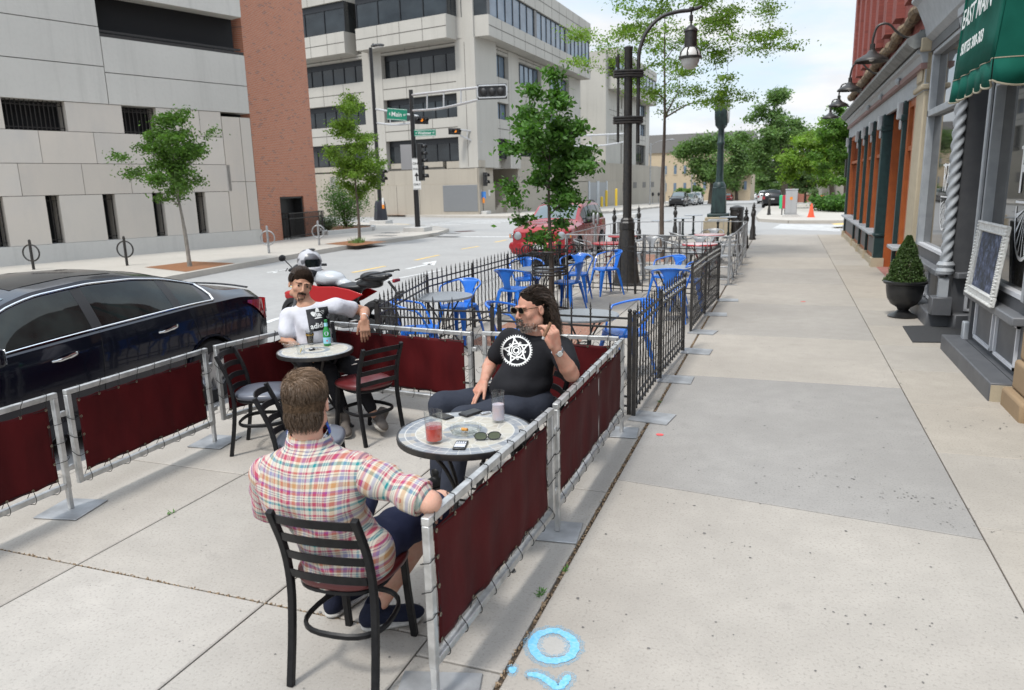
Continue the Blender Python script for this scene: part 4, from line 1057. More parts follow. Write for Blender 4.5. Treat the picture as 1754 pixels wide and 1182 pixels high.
def man_black():
    t=thing('person','long haired bearded man in sunglasses and black gear-print shirt, holding a cigar','person',(-1.62,4.6,0))
    pel=A3(-1.60,4.58,.56); nb=A3(-1.515,4.56,1.015); hc=A3(-1.520,4.50,1.195)
    sR=A3(-1.725,4.61,.955); sL=A3(-1.335,4.54,.925); eR=A3(-1.885,4.66,.775); wR=A3(-1.845,4.43,.705); eL=A3(-1.200,4.29,.828); wL=A3(-1.262,4.17,1.015)
    hR=A3(-1.68,4.56,.55); hL=A3(-1.50,4.47,.55); kR=A3(-2.095,4.27,.565); kL=A3(-1.83,4.02,.56); aR=A3(-2.09,4.20,.11); aL=A3(-1.88,3.90,.11)
    R=hframe((-.55,-.84,-.06),(-.05,.1,1)); s=1.12
    sd=SDF((-2.3,3.7,0),(-1.0,4.9,1.45),.0045)
    head(sd,hc,R,s,jaw=1.06); sd.cone(hc+R@A3(0,-.03,-.055),nb,.060,.066,.02)
    sd.chain([nb-A3(0,0,.02),A3(-1.54,4.57,.82),pel],[.07,.14,.14],.05); sd.cone(sR,sL,.06,.06,.05)
    arm(sd,sR,eR,wR,1.10,fat=1.05); arm(sd,sL,eL,wL,1.12,fat=1.08)
    hand(sd,wR,(-.30,-.62,-.62),(-.2,-.3,-.8),(.8,-.5,.1),(.12,.15,.18,.25),1.08,.10,(.45,.2))
    hand(sd,wL,(-.12,-.10,.95),(-.85,-.2,.05),(-.5,-.85,0),(.62,.75,.80,.72),1.10,.03,(.35,.5))
    for h_,k_,a_ in ((hR,kR,aR),(hL,kL,aL)):
        sd.cone(h_,k_,.085,.058,.03); sd.cone(k_,a_,.056,.036,.02)
    sd.build('body',M_skin2,t)
    sh=SDF((-2.1,4.2,.42),(-1.1,4.95,1.1),.006); fw=nz((-.30,-.95,0))
    sh.chain([A3(-1.535,4.56,.93),A3(-1.56,4.54,.82),A3(-1.60,4.52,.68),A3(-1.61,4.53,.58)],[.125,.155,.175,.170],.06)
    sh.cone(sR+A3(.02,0,-.01),sL+A3(-.02,0,-.01),.083,.083,.05); sh.ell(A3(-1.525,4.57,.95),(.17,.10,.055),None,.05)
    sh.ell(A3(-1.64,4.47,.66),(.17,.16,.12),None,.05)
    sh.cone(sR,sR+(eR-sR)*.62,.080,.072,.03); sh.cone(sL,sL+(eL-sL)*.66,.084,.078,.03)
    sh.ell(nb+A3(-.01,-.02,.045),(.075,.075,.055),None,.008,op='s')
    sh.wob(lambda P:.009*waves(P,21,24)*np.clip((.98-P[...,2])*6,.2,1)+.006*np.sin(44*(P[...,2]+.4*P[...,0])+3*waves(P,4,9))*np.clip((.80-P[...,2])*5,0,1))
    shirt=sh.build('shirt',cloth('black_jersey',(.010,.010,.012),(.016,.016,.019),.35,16),t,smooth_it=2)
    # chainring print: toothed ring, five-pointed star lattice, inner rings, letter Q
    ctr=AY(885,600,4.3); z=Vector((.22,-.93,.22)).normalized(); M=frame(ctr,Vector((.93,.36,0)),z.cross(Vector((.93,.36,0))))
    def ringb(b,r0,r1,n=60,teeth=0,c=(0,0)):
        for k in range(n):
            a0,a1=2*PI*k/n,2*PI*(k+1)/n; e0=e1=r1
            b.poly([(c[0]+r0*math.cos(a0),c[1]+r0*math.sin(a0),0),(c[0]+e0*math.cos(a0),c[1]+e0*math.sin(a0),0),(c[0]+e1*math.cos(a1),c[1]+e1*math.sin(a1),0),(c[0]+r0*math.cos(a1),c[1]+r0*math.sin(a1),0)])
    b=MB(); Rr=.104
    ringb(b,Rr*.84,Rr*.93,96)
    for k in range(40):
        a=2*PI*k/40; w_=.040; b.poly([(Rr*.92*math.cos(a-w_),Rr*.92*math.sin(a-w_),0),(Rr*1.02*math.cos(a-w_*.4),Rr*1.02*math.sin(a-w_*.4),0),(Rr*1.02*math.cos(a+w_*.4),Rr*1.02*math.sin(a+w_*.4),0),(Rr*.92*math.cos(a+w_),Rr*.92*math.sin(a+w_),0)])
    def strip(b,p,q,w_,n=6):
        p=Vector(p);q=Vector(q); d=(q-p).normalized(); s_=Vector((-d.y,d.x))*w_/2
        for i in range(n):
            a=p.lerp(q,i/n); c=p.lerp(q,(i+1)/n); b.poly([(a.x-s_.x,a.y-s_.y,0),(c.x-s_.x,c.y-s_.y,0),(c.x+s_.x,c.y+s_.y,0),(a.x+s_.x,a.y+s_.y,0)])
    for k in range(5):
        a=PI/2+.12+2*PI*k/5; tip=(Rr*.84*math.cos(a),Rr*.84*math.sin(a))
        for sg in (-1,1):
            a2=a+sg*.80; strip(b,(tip[0]*.98+.004*sg*math.sin(a),tip[1]*.98-.004*sg*math.cos(a)),(Rr*.36*math.cos(a2),Rr*.36*math.sin(a2)),.0085)
    ringb(b,Rr*.40,Rr*.48,48); ringb(b,Rr*.26,Rr*.31,40); ringb(b,Rr*.13,Rr*.20,30)
    for k in range(5):
        a=PI/2+.12+PI/5+2*PI*k/5; ringb(b,Rr*.035,Rr*.075,12,c=(Rr*.53*math.cos(a),Rr*.53*math.sin(a)))
    strip(b,(Rr*.06,-Rr*.06),(Rr*.20,-Rr*.21),.008,2)
    subdivide(b,1); pr_=surf_obj(b,'shirt_print',pm('white_ink',(.72,.72,.70),.75),shirt,M); on_surface(shirt,pr_,.0022)
    # trousers
    tr=SDF((-2.35,3.7,0.05),(-1.3,4.85,.75),.007)
    for h_,k_,a_ in ((hR,kR,aR),(hL,kL,aL)):
        tr.cone(h_,k_,.112,.080,.04); tr.cone(k_,a_,.078,.062,.03)
    tr.cone(hR,hL,.12,.12,.04)
    tr.wob(lambda P:.007*waves(P,31,24)+.006*np.sin(50*(P[...,0]*.6-P[...,1]*.7+P[...,2]*.3)+2*waves(P,8,10))); tr.build('trousers',cloth('charcoal_twill',(.022,.026,.038),(.034,.038,.052),.4,22),t,smooth_it=1)
    bl=cloth('black_leather_shoe',(.01,.01,.01),(.016,.016,.016),.1,60,.4)
    shoe('shoe',t,(-2.07,4.24,.002),(-2.20,3.98,.002),bl,M_rub,1.08); shoe('shoe',t,(-1.86,3.94,.002),(-1.98,3.68,.002),bl,M_rub,1.08)
    # hair
    hcol=(.050,.036,.028); P=lambda x,y,z: hc+R@(A3(x,y,z)*s)
    cap=SDF(hc-A3(.3,.3,.32),hc+A3(.3,.3,.2),.005)
    cap.ell(P(0,-.022,.036),A3(.080,.100,.090)*s,R,.01); cap.ell(P(0,-.075,-.05),A3(.088,.055,.085)*s,R,.04); cap.ell(P(0,-.090,-.115),A3(.090,.048,.055)*s,R,.04)
    cap.ell(P(0,.110,-.005),A3(.085,.080,.080)*s,R,.012,op='s')
    for q in (-1,1): cap.ell(P(q*.09,.02,-.03),A3(.03,.035,.05)*s,R,.01,op='s')
    cap.wob(lambda Q:.006*waves(Q,77,70)+.003*waves(Q,78,210)); cap.build('hair',solidhair('dark_hair_mass',(.022,.016,.012)),t)
    seeds=[]
    for i in range(5200):
        while 1:
            q=nz(np.random.normal(size=3))
            if rnd()<(.45 if q[1]<-.1 else 1) and q[1]<.34+.55*max(0,q[2]) and q[2]>-.60 and not (abs(q[0])>.70 and q[1]>-.10 and q[2]<.05): break
        p=A3(0,-.020,.036)+q*A3(.085,.106,.096); sd_=math.copysign(1,q[0]); v=nz(A3(.25*q[0],-1.,.22)); pts=[p]; low=max(0,-q[2]); ln=np.random.uniform(.18,.30)*(1.05 if q[1]>0 else .85)+.05*max(0,q[1]); ns=12; ph=np.random.uniform(0,6.28,2); am=np.random.uniform(.004,.016); out=np.random.uniform(.3,2.3)
        for j in range(ns):
            u=j/ns; p=p+v*ln/ns
            g=.30+.9*(p[1]<-.05)+.8*(p[1]<-.09)+.5*u
            v=nz(v+A3(q[0]*.16*out*(1-u),-.06*out*(1-u)+.10*(p[1]<-.14),-g))
            dlt=(p-A3(0,-.018,.030))/A3(.082,.104,.092); kk=np.linalg.norm(dlt)
            if kk<1.0: p=A3(0,-.018,.030)+dlt/kk*A3(.082,.104,.092)*(1.005+.05*out*u)
            w_=am*min(1,u*2.5); pts.append(p+A3(w_*math.sin(u*24+ph[0]),w_*.9*math.sin(u*21+ph[1]),w_*.5*math.cos(u*27+ph[0])))
        seeds.append([hc+R@(x*s) for x in pts])
    strands('hair_strands',hairmat('dark_curly_hair',hcol),t,seeds,.0013,lambda p:(lambda k:(k,k*.93,k*.86))(np.random.choice([.6,.9,1.2,2.0,3.2],p=[.35,.3,.22,.09,.04])))
    # beard and moustache
    bs=[]
    for i in range(2600):
        x=np.random.uniform(-.068,.068); z=np.random.uniform(-.125,-.040); ax=abs(x)
        if z>-.047-.0*ax and ax>.03 and ax<.055: continue
        if ax<.020 and -.075<z<-.055: continue
        if z>-.052 and .024<ax<.050: continue
        if ax>.034 and z>-.066: continue
        if ax>.050 and rnd()<.6: continue
        # point on the lower face (ellipsoid of the jaw)
        yy=.030+.078*math.sqrt(max(0,1-(x/.072)**2-((z+.045)/.100)**2)); 
        if z<-.1: yy=min(yy,.080)
        p=A3(x,yy+.002,z); v=A3(x*3,.35,-1); v/=np.linalg.norm(v); l=np.random.uniform(.004,.008)
        bs.append([hc+R@(p*s),hc+R@((p+v*l*.5+A3(0,.002,0))*s),hc+R@((p+v*l+A3(0,.001,0))*s)])
    def bt(p):
        l=(R.T@(p-hc))/s; g=(l[2]<-.088)*.8+(abs(l[0])>.045)*.7; k=np.random.uniform(.7,1.5)*(1+ (8 if np.random.rand()<.18+.60*g else 0)); return (k,k*.97,k*.94)
    strands('beard',hairmat('grizzled_beard',(.040,.034,.030),.7),t,bs,.0016,bt)
    bm=SDF(hc-.2,hc+.2,.004); bm.ell(P(0,.030,-.087),A3(.0475,.048,.031)*s,R,.01); bm.ell(P(0,.075,-.100),A3(.023,.019,.019)*s,R,.012); bm.ell(P(0,.094,-.050),A3(.026,.0085,.0045)*s,R,.004)
    bm.ell(P(0,.100,-.066),A3(.020,.012,.007)*s,R,.003,op='s'); bm.wob(lambda Q:.0015*waves(Q,6,150)); bm.build('beard_mass',pm('beard_under',(.16,.145,.135),.9,c2=(.05,.042,.036),ns=50,bump=.6,bs=300),t)
    sunglasses('sunglasses','x',Matrix.Translation(tuple(P(0,.104,.008)))@Matrix((Vector(R[:,0]),Vector(-R[:,1]),Vector(R[:,2]))).transposed().to_4x4(),parent=t,w=.152,folded=False,lens=pm('dark_lens',(.004,.004,.004),.12,spec=.25),fr=pm('gold_wire',(.20,.15,.09),.3,.9))
    # watch and ring
    d=nz(wL-eL); side=nz(np.cross(d,(0,0,1))); u2=np.cross(side,d); wb=MB(); c=eL+(wL-eL)*.90
    for k in range(16):
        a=2*PI*k/16; p=c+(side*math.cos(a)*.036+u2*math.sin(a)*.034); rr_=Matrix((Vector(nz(side*math.cos(a)+u2*math.sin(a))),Vector(d),Vector(np.cross(nz(side*math.cos(a)+u2*math.sin(a)),d)))).transposed()
        wb.box(p,(.004,.021,.0125),rr_)
    w=wb.build('wristwatch',M_chrome,t,bevel=.001)
    cam_d=nz(A3(.3,-.9,.3)-d*np.dot(A3(.3,-.9,.3),d)); wf=MB(); o_=c+cam_d*.034
    Rw=frame(o_,Vector(np.cross(d,cam_d)),Vector(d)); wf.join(MB().lathe([(.019,-.004),(.021,0),(.021,.006),(.017,.009),(.001,.009)],n=20),Rw); wf.build('watch_case',M_chrome,w)
    wf=MB(); wf.join(MB().lathe([(.0155,.0092),(.0155,.0098),(.001,.0098)],n=18),Rw); wf.build('watch_face',pm('watch_dial',(.55,.55,.52),.3),w)
    return t,wL,R
mb_t,mb_w,mb_R=man_black()
b=MB(); c0=A3(*AY(934,571,4.06)); dv=nz(A3(-.30,-.25,-.85)); b.tube([tuple(c0+A3(.025,.03,.06)),tuple(c0+A3(.012,.012,.025)),tuple(c0),tuple(c0+dv*.022)],[.0095,.0105,.0105,.0095],10)
cg=tag(b.build('cigar',M_cigar),'lit brown cigar held by the long haired man','cigar')
b=MB(); b.tube([tuple(c0+dv*.0222),tuple(c0+dv*.038)],[.0095,.0085],10); b.build('ash_tip',M_ash,cg)
# ---------------------------------------------------------------- man in the white shirt
def man_white():
    t=thing('person','dark haired moustached man in a white trefoil T-shirt and ripped black jeans','person',(-3.85,5.4,0))
    pel=A3(-3.83,5.38,.55); nb=A3(-3.865,5.33,1.01); hc=A3(-3.915,5.34,1.195)
    sR=A3(-4.02,5.27,.935); sL=A3(-3.62,5.44,1.005); eR=A3(-3.995,5.17,.725); wR=A3(-3.80,5.13,.66); eL=A3(-3.505,5.68,.915); wL=A3(-3.375,5.45,.885)
    hR=A3(-3.90,5.30,.52); hL=A3(-3.74,5.36,.52); kR=A3(-3.49,5.03,.52); kL=A3(-3.37,5.17,.55); aR=A3(-3.38,5.06,.13); aL=A3(-3.16,5.16,.135)
    R=hframe((.71,-.70,-.09),(.20,.14,1)); s=1.19
    sd=SDF((-4.3,4.75,0),(-2.95,5.95,1.45),.0048)
    head(sd,hc,R,s,jaw=.97); sd.cone(hc+R@A3(0,-.03,-.055),nb,.052,.060,.02)
    sd.chain([nb-A3(0,0,.02),A3(-3.84,5.35,.82),pel],[.07,.12,.13],.05); sd.cone(sR,sL,.055,.055,.05)
    arm(sd,sR,eR,wR,1.05); arm(sd,sL,eL,wL,1.05)
    hand(sd,wR,(.8,-.15,-.2),(.1,-.2,-.9),(.2,-.9,.1),(.3,.35,.4,.5),1.05); hand(sd,wL,(.10,-.12,-.93),(.55,.75,-.1),(-.80,-.45,0),(.22,.30,.38,.50),1.10,.05,(.45,.3))
    for h_,k_,a_ in ((hR,kR,aR),(hL,kL,aL)):
        sd.cone(h_,k_,.08,.055,.03); sd.cone(k_,a_,.053,.034,.02)
    sd.build('body',M_skin3,t)
    sh=SDF((-4.3,5.0,.42),(-3.3,5.75,1.12),.006)
    sh.chain([A3(-3.85,5.34,.94),A3(-3.84,5.34,.84),A3(-3.83,5.35,.70),A3(-3.83,5.36,.60)],[.115,.135,.145,.150],.05)
    sh.cone(sR+A3(.02,.01,-.01),sL+A3(-.02,-.01,-.01),.064,.064,.05)
    sh.cone(sR,sR+(eR-sR)*.70,.067,.070,.03); sh.cone(sL,sL+(eL-sL)*.50,.066,.062,.03); sh.cone(sL+A3(.02,0,-.01),sL+(eL-sL)*.48+A3(0,-.01,-.045),.04,.042,.04); sh.cone(sR+A3(0,0,-.02),sR+(eR-sR)*.66+A3(.03,0,0),.05,.05,.04)
    sh.ell(nb+A3(.02,-.02,.045),(.066,.066,.055),None,.008,op='s')
    sh.wob(lambda P:.010*waves(P,41,24)*np.clip((1.05-P[...,2])*5,.3,1)+.006*np.sin(40*(P[...,2]*.6+.6*P[...,0])+3*waves(P,14,9))); 
    shirt=sh.build('shirt',cloth('white_jersey',(.50,.50,.54),(.56,.56,.60),.6,20),t,smooth_it=1)
    ctr=AY(545,547,5.1); n=Vector((.56,-.80,.12)).normalized(); xr=Vector((.80,.56,.10)).normalized(); M=frame(ctr,xr,n.cross(xr))
    b=MB(); nx=12
    for i in range(nx):
        for j in range(nx):
            x0,x1=lerp(-.092,.092,i/nx),lerp(-.092,.092,(i+1)/nx); y0,y1=lerp(-.105,.088,j/nx),lerp(-.105,.088,(j+1)/nx)
            b.poly([(x0,y0,0),(x1,y0,0),(x1,y1,0),(x0,y1,0)])
    pp=surf_obj(b,'print_panel',pm('black_ink',(.012,.012,.015),.7),shirt,M); on_surface(shirt,pp,.002)
    # three leaves with three crossing bars
    b=MB()
    def leaf(ang,L0,L1,w_):
        ca,sa=math.cos(ang),math.sin(ang); n=14; rows=[]
        prev=None
        for i in range(n+1):
            u=i/n; y=lerp(L0,L1,u); hw=w_*math.sin(PI*min(1,(u*.80+.12)))**.8*(1 if u<.98 else .05)
            a=(-hw,y); c=(hw,y); rot=lambda q:(q[0]*ca-q[1]*sa,q[0]*sa+q[1]*ca-.012,0)
            if prev and not any(abs((prev[1][0]*sa+prev[1][1]*ca)-yy)<.0035 for yy in (.004,.015,.026)):
                b.poly([rot(prev[0]),rot(prev[1]),rot(c),rot(a)])
            prev=(a,c)
    leaf(0,-.002,.070,.017); leaf(rad(52),.004,.066,.018); leaf(rad(-52),.004,.066,.018)
    for i,yy in enumerate((-.030,-.020)): 
        w_=.030-.007*i
        for k in range(6):
            x0,x1=lerp(-w_,w_,k/6),lerp(-w_,w_,(k+1)/6); b.poly([(x0,yy+.006*(1-i)-.004,0),(x1,yy+.006*(1-i)-.004,0),(x1,yy+.006*(1-i)+.001,0),(x0,yy+.006*(1-i)+.001,0)])
    for v in range(len(b.v)): b.v[v]=(b.v[v][0],b.v[v][1]+.028,0)
    b.v=[(v[0]*1.06,(v[1]-.02)*1.06+.020,0) for v in b.v]; subdivide(b,1); wi=MATS['white_ink']; tp=surf_obj(b,'trefoil_print',wi,shirt,M); on_surface(shirt,tp,.0075)
    def words(s_,size,x,y,name,bold=.0015):
        cu=bpy.data.curves.new(name,'FONT'); cu.body=s_; cu.size=size; cu.align_x='CENTER'; cu.align_y='CENTER'; cu.offset=bold
        o=bpy.data.objects.new('tmp',cu); C.objects.link(o); bpy.context.view_layer.update(); me=bpy.data.meshes.new_from_object(o.evaluated_get(bpy.context.evaluated_depsgraph_get())); bpy.data.objects.remove(o)
        me.transform(Matrix.Translation((x,y,0))); bm_=bmesh.new(); bm_.from_mesh(me); bmesh.ops.triangulate(bm_,faces=bm_.faces); bmesh.ops.subdivide_edges(bm_,edges=[e for e in bm_.edges if e.calc_length()>.006],cuts=2); bm_.to_mesh(me); bm_.free()
        me.materials.clear(); me.materials.append(wi); o=bpy.data.objects.new(name,me); C.objects.link(o); o.parent=shirt; o.matrix_local=MW[shirt].inverted()@M; MW[o]=M; on_surface(shirt,o,.0075)
    words('adidas',.062,0,-.062,'shirt_lettering'); 
    b=MB(); 
    # jeans
    tr=SDF((-4.1,4.8,.05),(-2.95,5.7,.72),.007)
    for h_,k_,a_ in ((hR,kR,aR),(hL,kL,aL)):
        tr.cone(h_,k_,.098,.072,.04); tr.cone(k_,k_+(a_-k_)*.86,.070,.050,.03)
    tr.wob(lambda P:.006*waves(P,51,26)); tr.build('jeans',cloth('black_denim',(.010,.010,.012),(.018,.018,.021),.4,30),t,smooth_it=1)
    rp=MB()
    for (px,py,y_,a_) in ((607,624,5.02,.5),(590,643,4.93,.3),(613,616,5.05,.4)):
        c=AY(px,py,y_); rp.ball(c,(.026,.006,.005),10,R=Euler((0,-a_*.4,rad(30))).to_matrix())
    rp.build('jean_rip',pm('frayed_threads',(.40,.36,.33),.9),t)
    shm=cloth('taupe_suede',(.10,.085,.075),(.15,.13,.115),.3,60); sol=pm('cream_rubber',(.42,.40,.36),.6,c2=(.3,.28,.25),ns=20)
    shoe('shoe',t,(-3.20,5.22,.035),(-2.98,4.96,.06),shm,sol,1.15,up=(.25,.45,.75)); shoe('shoe',t,(-3.42,5.10,.02),(-3.25,4.86,.01),shm,sol,1.1)
    hcol=(.030,.019,.013); P=lambda x,y,z: hc+R@(A3(x,y,z)*s)
    cap=SDF(hc-.17,hc+.18,.004); cap.ell(P(0,-.020,.040),A3(.080,.100,.088)*s,R,.01); cap.ell(P(-.006,.018,.078),A3(.058,.068,.040)*s,R,.02)
    cap.ell(P(.012,.122,-.010),A3(.080,.062,.090)*s,R,.008,op='s'); cap.ell(P(0,.0,-.12),A3(.12,.12,.085)*s,R,.02,op='s')
    for q in (-1,1): cap.ell(P(q*.085,.0,-.02),A3(.020,.030,.035)*s,R,.006,op='s')
    cap.wob(lambda Q:.003*waves(Q,19,120)); cap.build('hair',solidhair('espresso_hair_mass',hcol),t)
    hs=scalp(hc,R,s,5200,lambda q:(q[2]>-.15 and not(q[1]>.50 and q[2]<.62)),lambda q,p:(.3*q[0],-.9 if q[2]>.4 else -.2,.2 if q[2]>.4 else -1),.32,lambda q:.020+.024*max(0,q[2]),.008)
    strands('hair_strands',hairmat('espresso_hair',hcol),t,hs,.0012,lambda p:float(np.random.choice([.6,1.,1.6,2.6])))
    bs=[]
    for i in range(420):
        x=np.random.uniform(-.030,.030); z=np.random.choice([np.random.uniform(-.054,-.044),np.random.uniform(-.108,-.084)],p=[.55,.45])
        if z<-.07 and abs(x)>.018: continue
        yy=.030+.072*math.sqrt(max(0,1-(x/.068)**2-((z+.035)/.115)**2)); 
        if z>-.07: yy+=.002
        p=A3(x,yy,z); bs.append([hc+R@(p*s),hc+R@((p+A3(x*.12,.002,-.008))*s)])
    strands('beard',hairmat('dark_stubble',(.035,.022,.016),.9),t,bs,.0014)
    bm_=SDF(hc-.2,hc+.2,.003); bm_.ell(P(0,.092,-.048),A3(.024,.007,.0034)*s,R,.004); bm_.ell(P(0,.080,-.094),A3(.013,.009,.010)*s,R,.006); 
    for q in (-1,1): bm_.cone(P(q*.026,.090,-.052),P(q*.026,.082,-.085),.0026*s,.0026*s,.003); bm_.cone(P(q*.018,.096,.022),P(q*.050,.080,.020),.0052*s,.0040*s,.003)
    bm_.build('facial_hair',pm('facial_hair',(.085,.050,.036),.9,c2=(.045,.027,.019),ns=90,bump=.5,bs=300),t)
    e,i_=eyes(t,hc,R,s); i_.build('eye',M_iris,t)
    ln=MB(); ln.tube([tuple(P(x,.1015-abs(x)*.18,-.066+abs(x)*.03)) for x in np.linspace(-.020,.020,7)],.0022,5); ln.build('mouth',M_lip,t)
    d=nz(wL-eL); side=nz(np.cross(d,(0,0,1))); u2=np.cross(side,d); c=eL+(wL-eL)*.86; wb=MB()
    for k in range(14):
        a=2*PI*k/14; v=nz(side*math.cos(a)+u2*math.sin(a)); wb.box(c+v*.0345,(.004,.020,.0145),Matrix((Vector(v),Vector(d),Vector(np.cross(v,d)))).transposed())
    w=wb.build('wristwatch',pm('pale_steel',(.65,.66,.68),.25,.7),t,bevel=.001)
    v=nz(A3(.3,-.5,.8)-d*np.dot(A3(.3,-.5,.8),d)); wf=MB(); wf.box(c+v*.037,(.009,.034,.034),Matrix((Vector(v),Vector(d),Vector(np.cross(v,d)))).transposed()); wf.build('watch_case',pm('white_plastic',(.7,.7,.7),.4),w,bevel=.004)
import bmesh
man_white()
# ================================================ black iron fence panels
def scroll(c,r,turn,n=16):
    out=[]
    for i in range(n+1):
        u=i/n; a=u*turn; rr=r*(1-.55*u); out.append((c[0]+rr*math.cos(a),0,c[1]+rr*math.sin(a)))
    return out
FENCE_GRP='black iron fence panels round the blue chairs'
def iron_fence(p0,p1,label,post0=True,post1=True,h=.87,n=None,plate=False,lights=False,scr=True,foot=None,sp=.135):
    p0=Vector((*p0,0));p1=Vector((*p1,0)); d=p1-p0; Lx=d.length; rz=math.atan2(d.y,d.x)
    t=thing('iron_fence',label,'fence',p0,rz,FENCE_GRP)
    n=n or max(3,round(Lx/sp))
    for k in range(n+1):
        x=Lx*k/n
        if (k==0 and post0) or (k==n and post1):
            b=MB(); b.bb(x-.016,-.016,0,x+.016,.016,h+.03); b.ball((x,0,h+.048),.020,10); b.build('post',M_iron,t,local=True)
            if plate: 
                b=MB(); b.box((x,(-.16 if plate==-1 else 0),.006),(.30,.34,.008),RZ(.12*(k%3-1)).to_3x3()); b.build('foot_plate',M_plate,t,local=True)
            continue
        b=MB(); b.bb(x-.006,-.006,.035,x+.006,.006,h+.045)
        b.lathe([(.006,h+.040),(.013,h+.052),(.006,h+.064),(.0085,h+.072),(.001,h+.115)],(x,0,0),6); b.lathe([(.007,h+.002),(.014,h+.008),(.007,h+.014)],(x,0,0),6)
        b.build('picket',M_iron,t,local=True,smooth=False)
    for z in (h-.018,h-.098,.075,.16):
        b=MB(); b.bb(.0,-.009,z-.008,Lx,.009,z+.008); b.build('rail',M_iron,t,local=True,smooth=False)
    if scr:
        for k in range(n):
            x=Lx*(k+.5)/n; w=Lx/n*.42; b=MB()
            for sg,z0 in ((1,.60),(-1,.30)):
                for s2 in (-1,1):
                    P=[(x+s2*q[0],q[1],z0+sg*q[2]) for q in scroll((w*.45,0),w*.5,5.5)]
                    b.tube(P,.0018,4)
            b.tube([(x+w*math.sin(u*2*PI)*.9,0,lerp(.20,.72,u)) for u in np.linspace(0,1,14)],.0018,4)
            b.build('scrollwork',M_iron,t,local=True)
    if lights:
        for z in (h+.012,h-.066):
            b=MB(); P=[(lerp(0,Lx,u),-.004+.014*math.cos(u*n*PI*2),z+.012*math.sin(u*n*PI*2)) for u in np.linspace(0,1,n*8)]; b.tube(P,.0055,5); b.build('rope_light',M_rope,t,local=True)
    return t
M_rope=pm('clear_rope_light',(.55,.55,.52),.25)
iron_fence((-3.68,6.20),(-2.49,6.22),'low iron fence panel behind the far barrier, under the motorcycle tail',sp=.185)
iron_fence((-2.42,6.22),(-1.20,6.15),'iron fence panel crossing behind the long haired man',sp=.185)
iron_fence((-1.15,6.10),(-1.13,7.42),'nearest iron fence panel along the sidewalk, end post on a rusty plate',plate=-1)
iron_fence((-1.13,7.45),(-1.07,8.78),'second iron fence panel along the sidewalk, wound with rope light',plate=-1,lights=True,post0=False)
iron_fence((-1.12,9.98),(-1.08,11.40),'third iron fence panel along the sidewalk, after the opening',plate=-1,lights=True)
iron_fence((-1.08,11.43),(-1.00,12.85),'last iron fence panel along the sidewalk, beside the round table',plate=-1,lights=True,post0=False)
iron_fence((-3.72,6.24),(-4.16,8.24),'iron fence panel next to the motorcycle seat')
iron_fence((-4.17,8.27),(-4.13,9.62),'kerbside iron fence panel behind the round table with one blue chair',post0=False)
iron_fence((-4.13,9.65),(-4.11,11.0),'kerbside iron fence panel left of the tree guard',post0=False)
iron_fence((-4.11,11.03),(-4.10,12.35),'kerbside iron fence panel beside the red car bumper',post0=False)
iron_fence((-4.10,12.38),(-4.05,13.65),'farthest kerbside iron fence panel, by the red car headlight',post0=False)
iron_fence((-1.03,12.88),(-2.50,13.30),'iron fence panel running across in front of the lamp post and red table',post0=False,scr=False)
iron_fence((-2.52,13.32),(-4.03,13.68),'iron fence panel running across behind the tree guard',post0=False,scr=False)
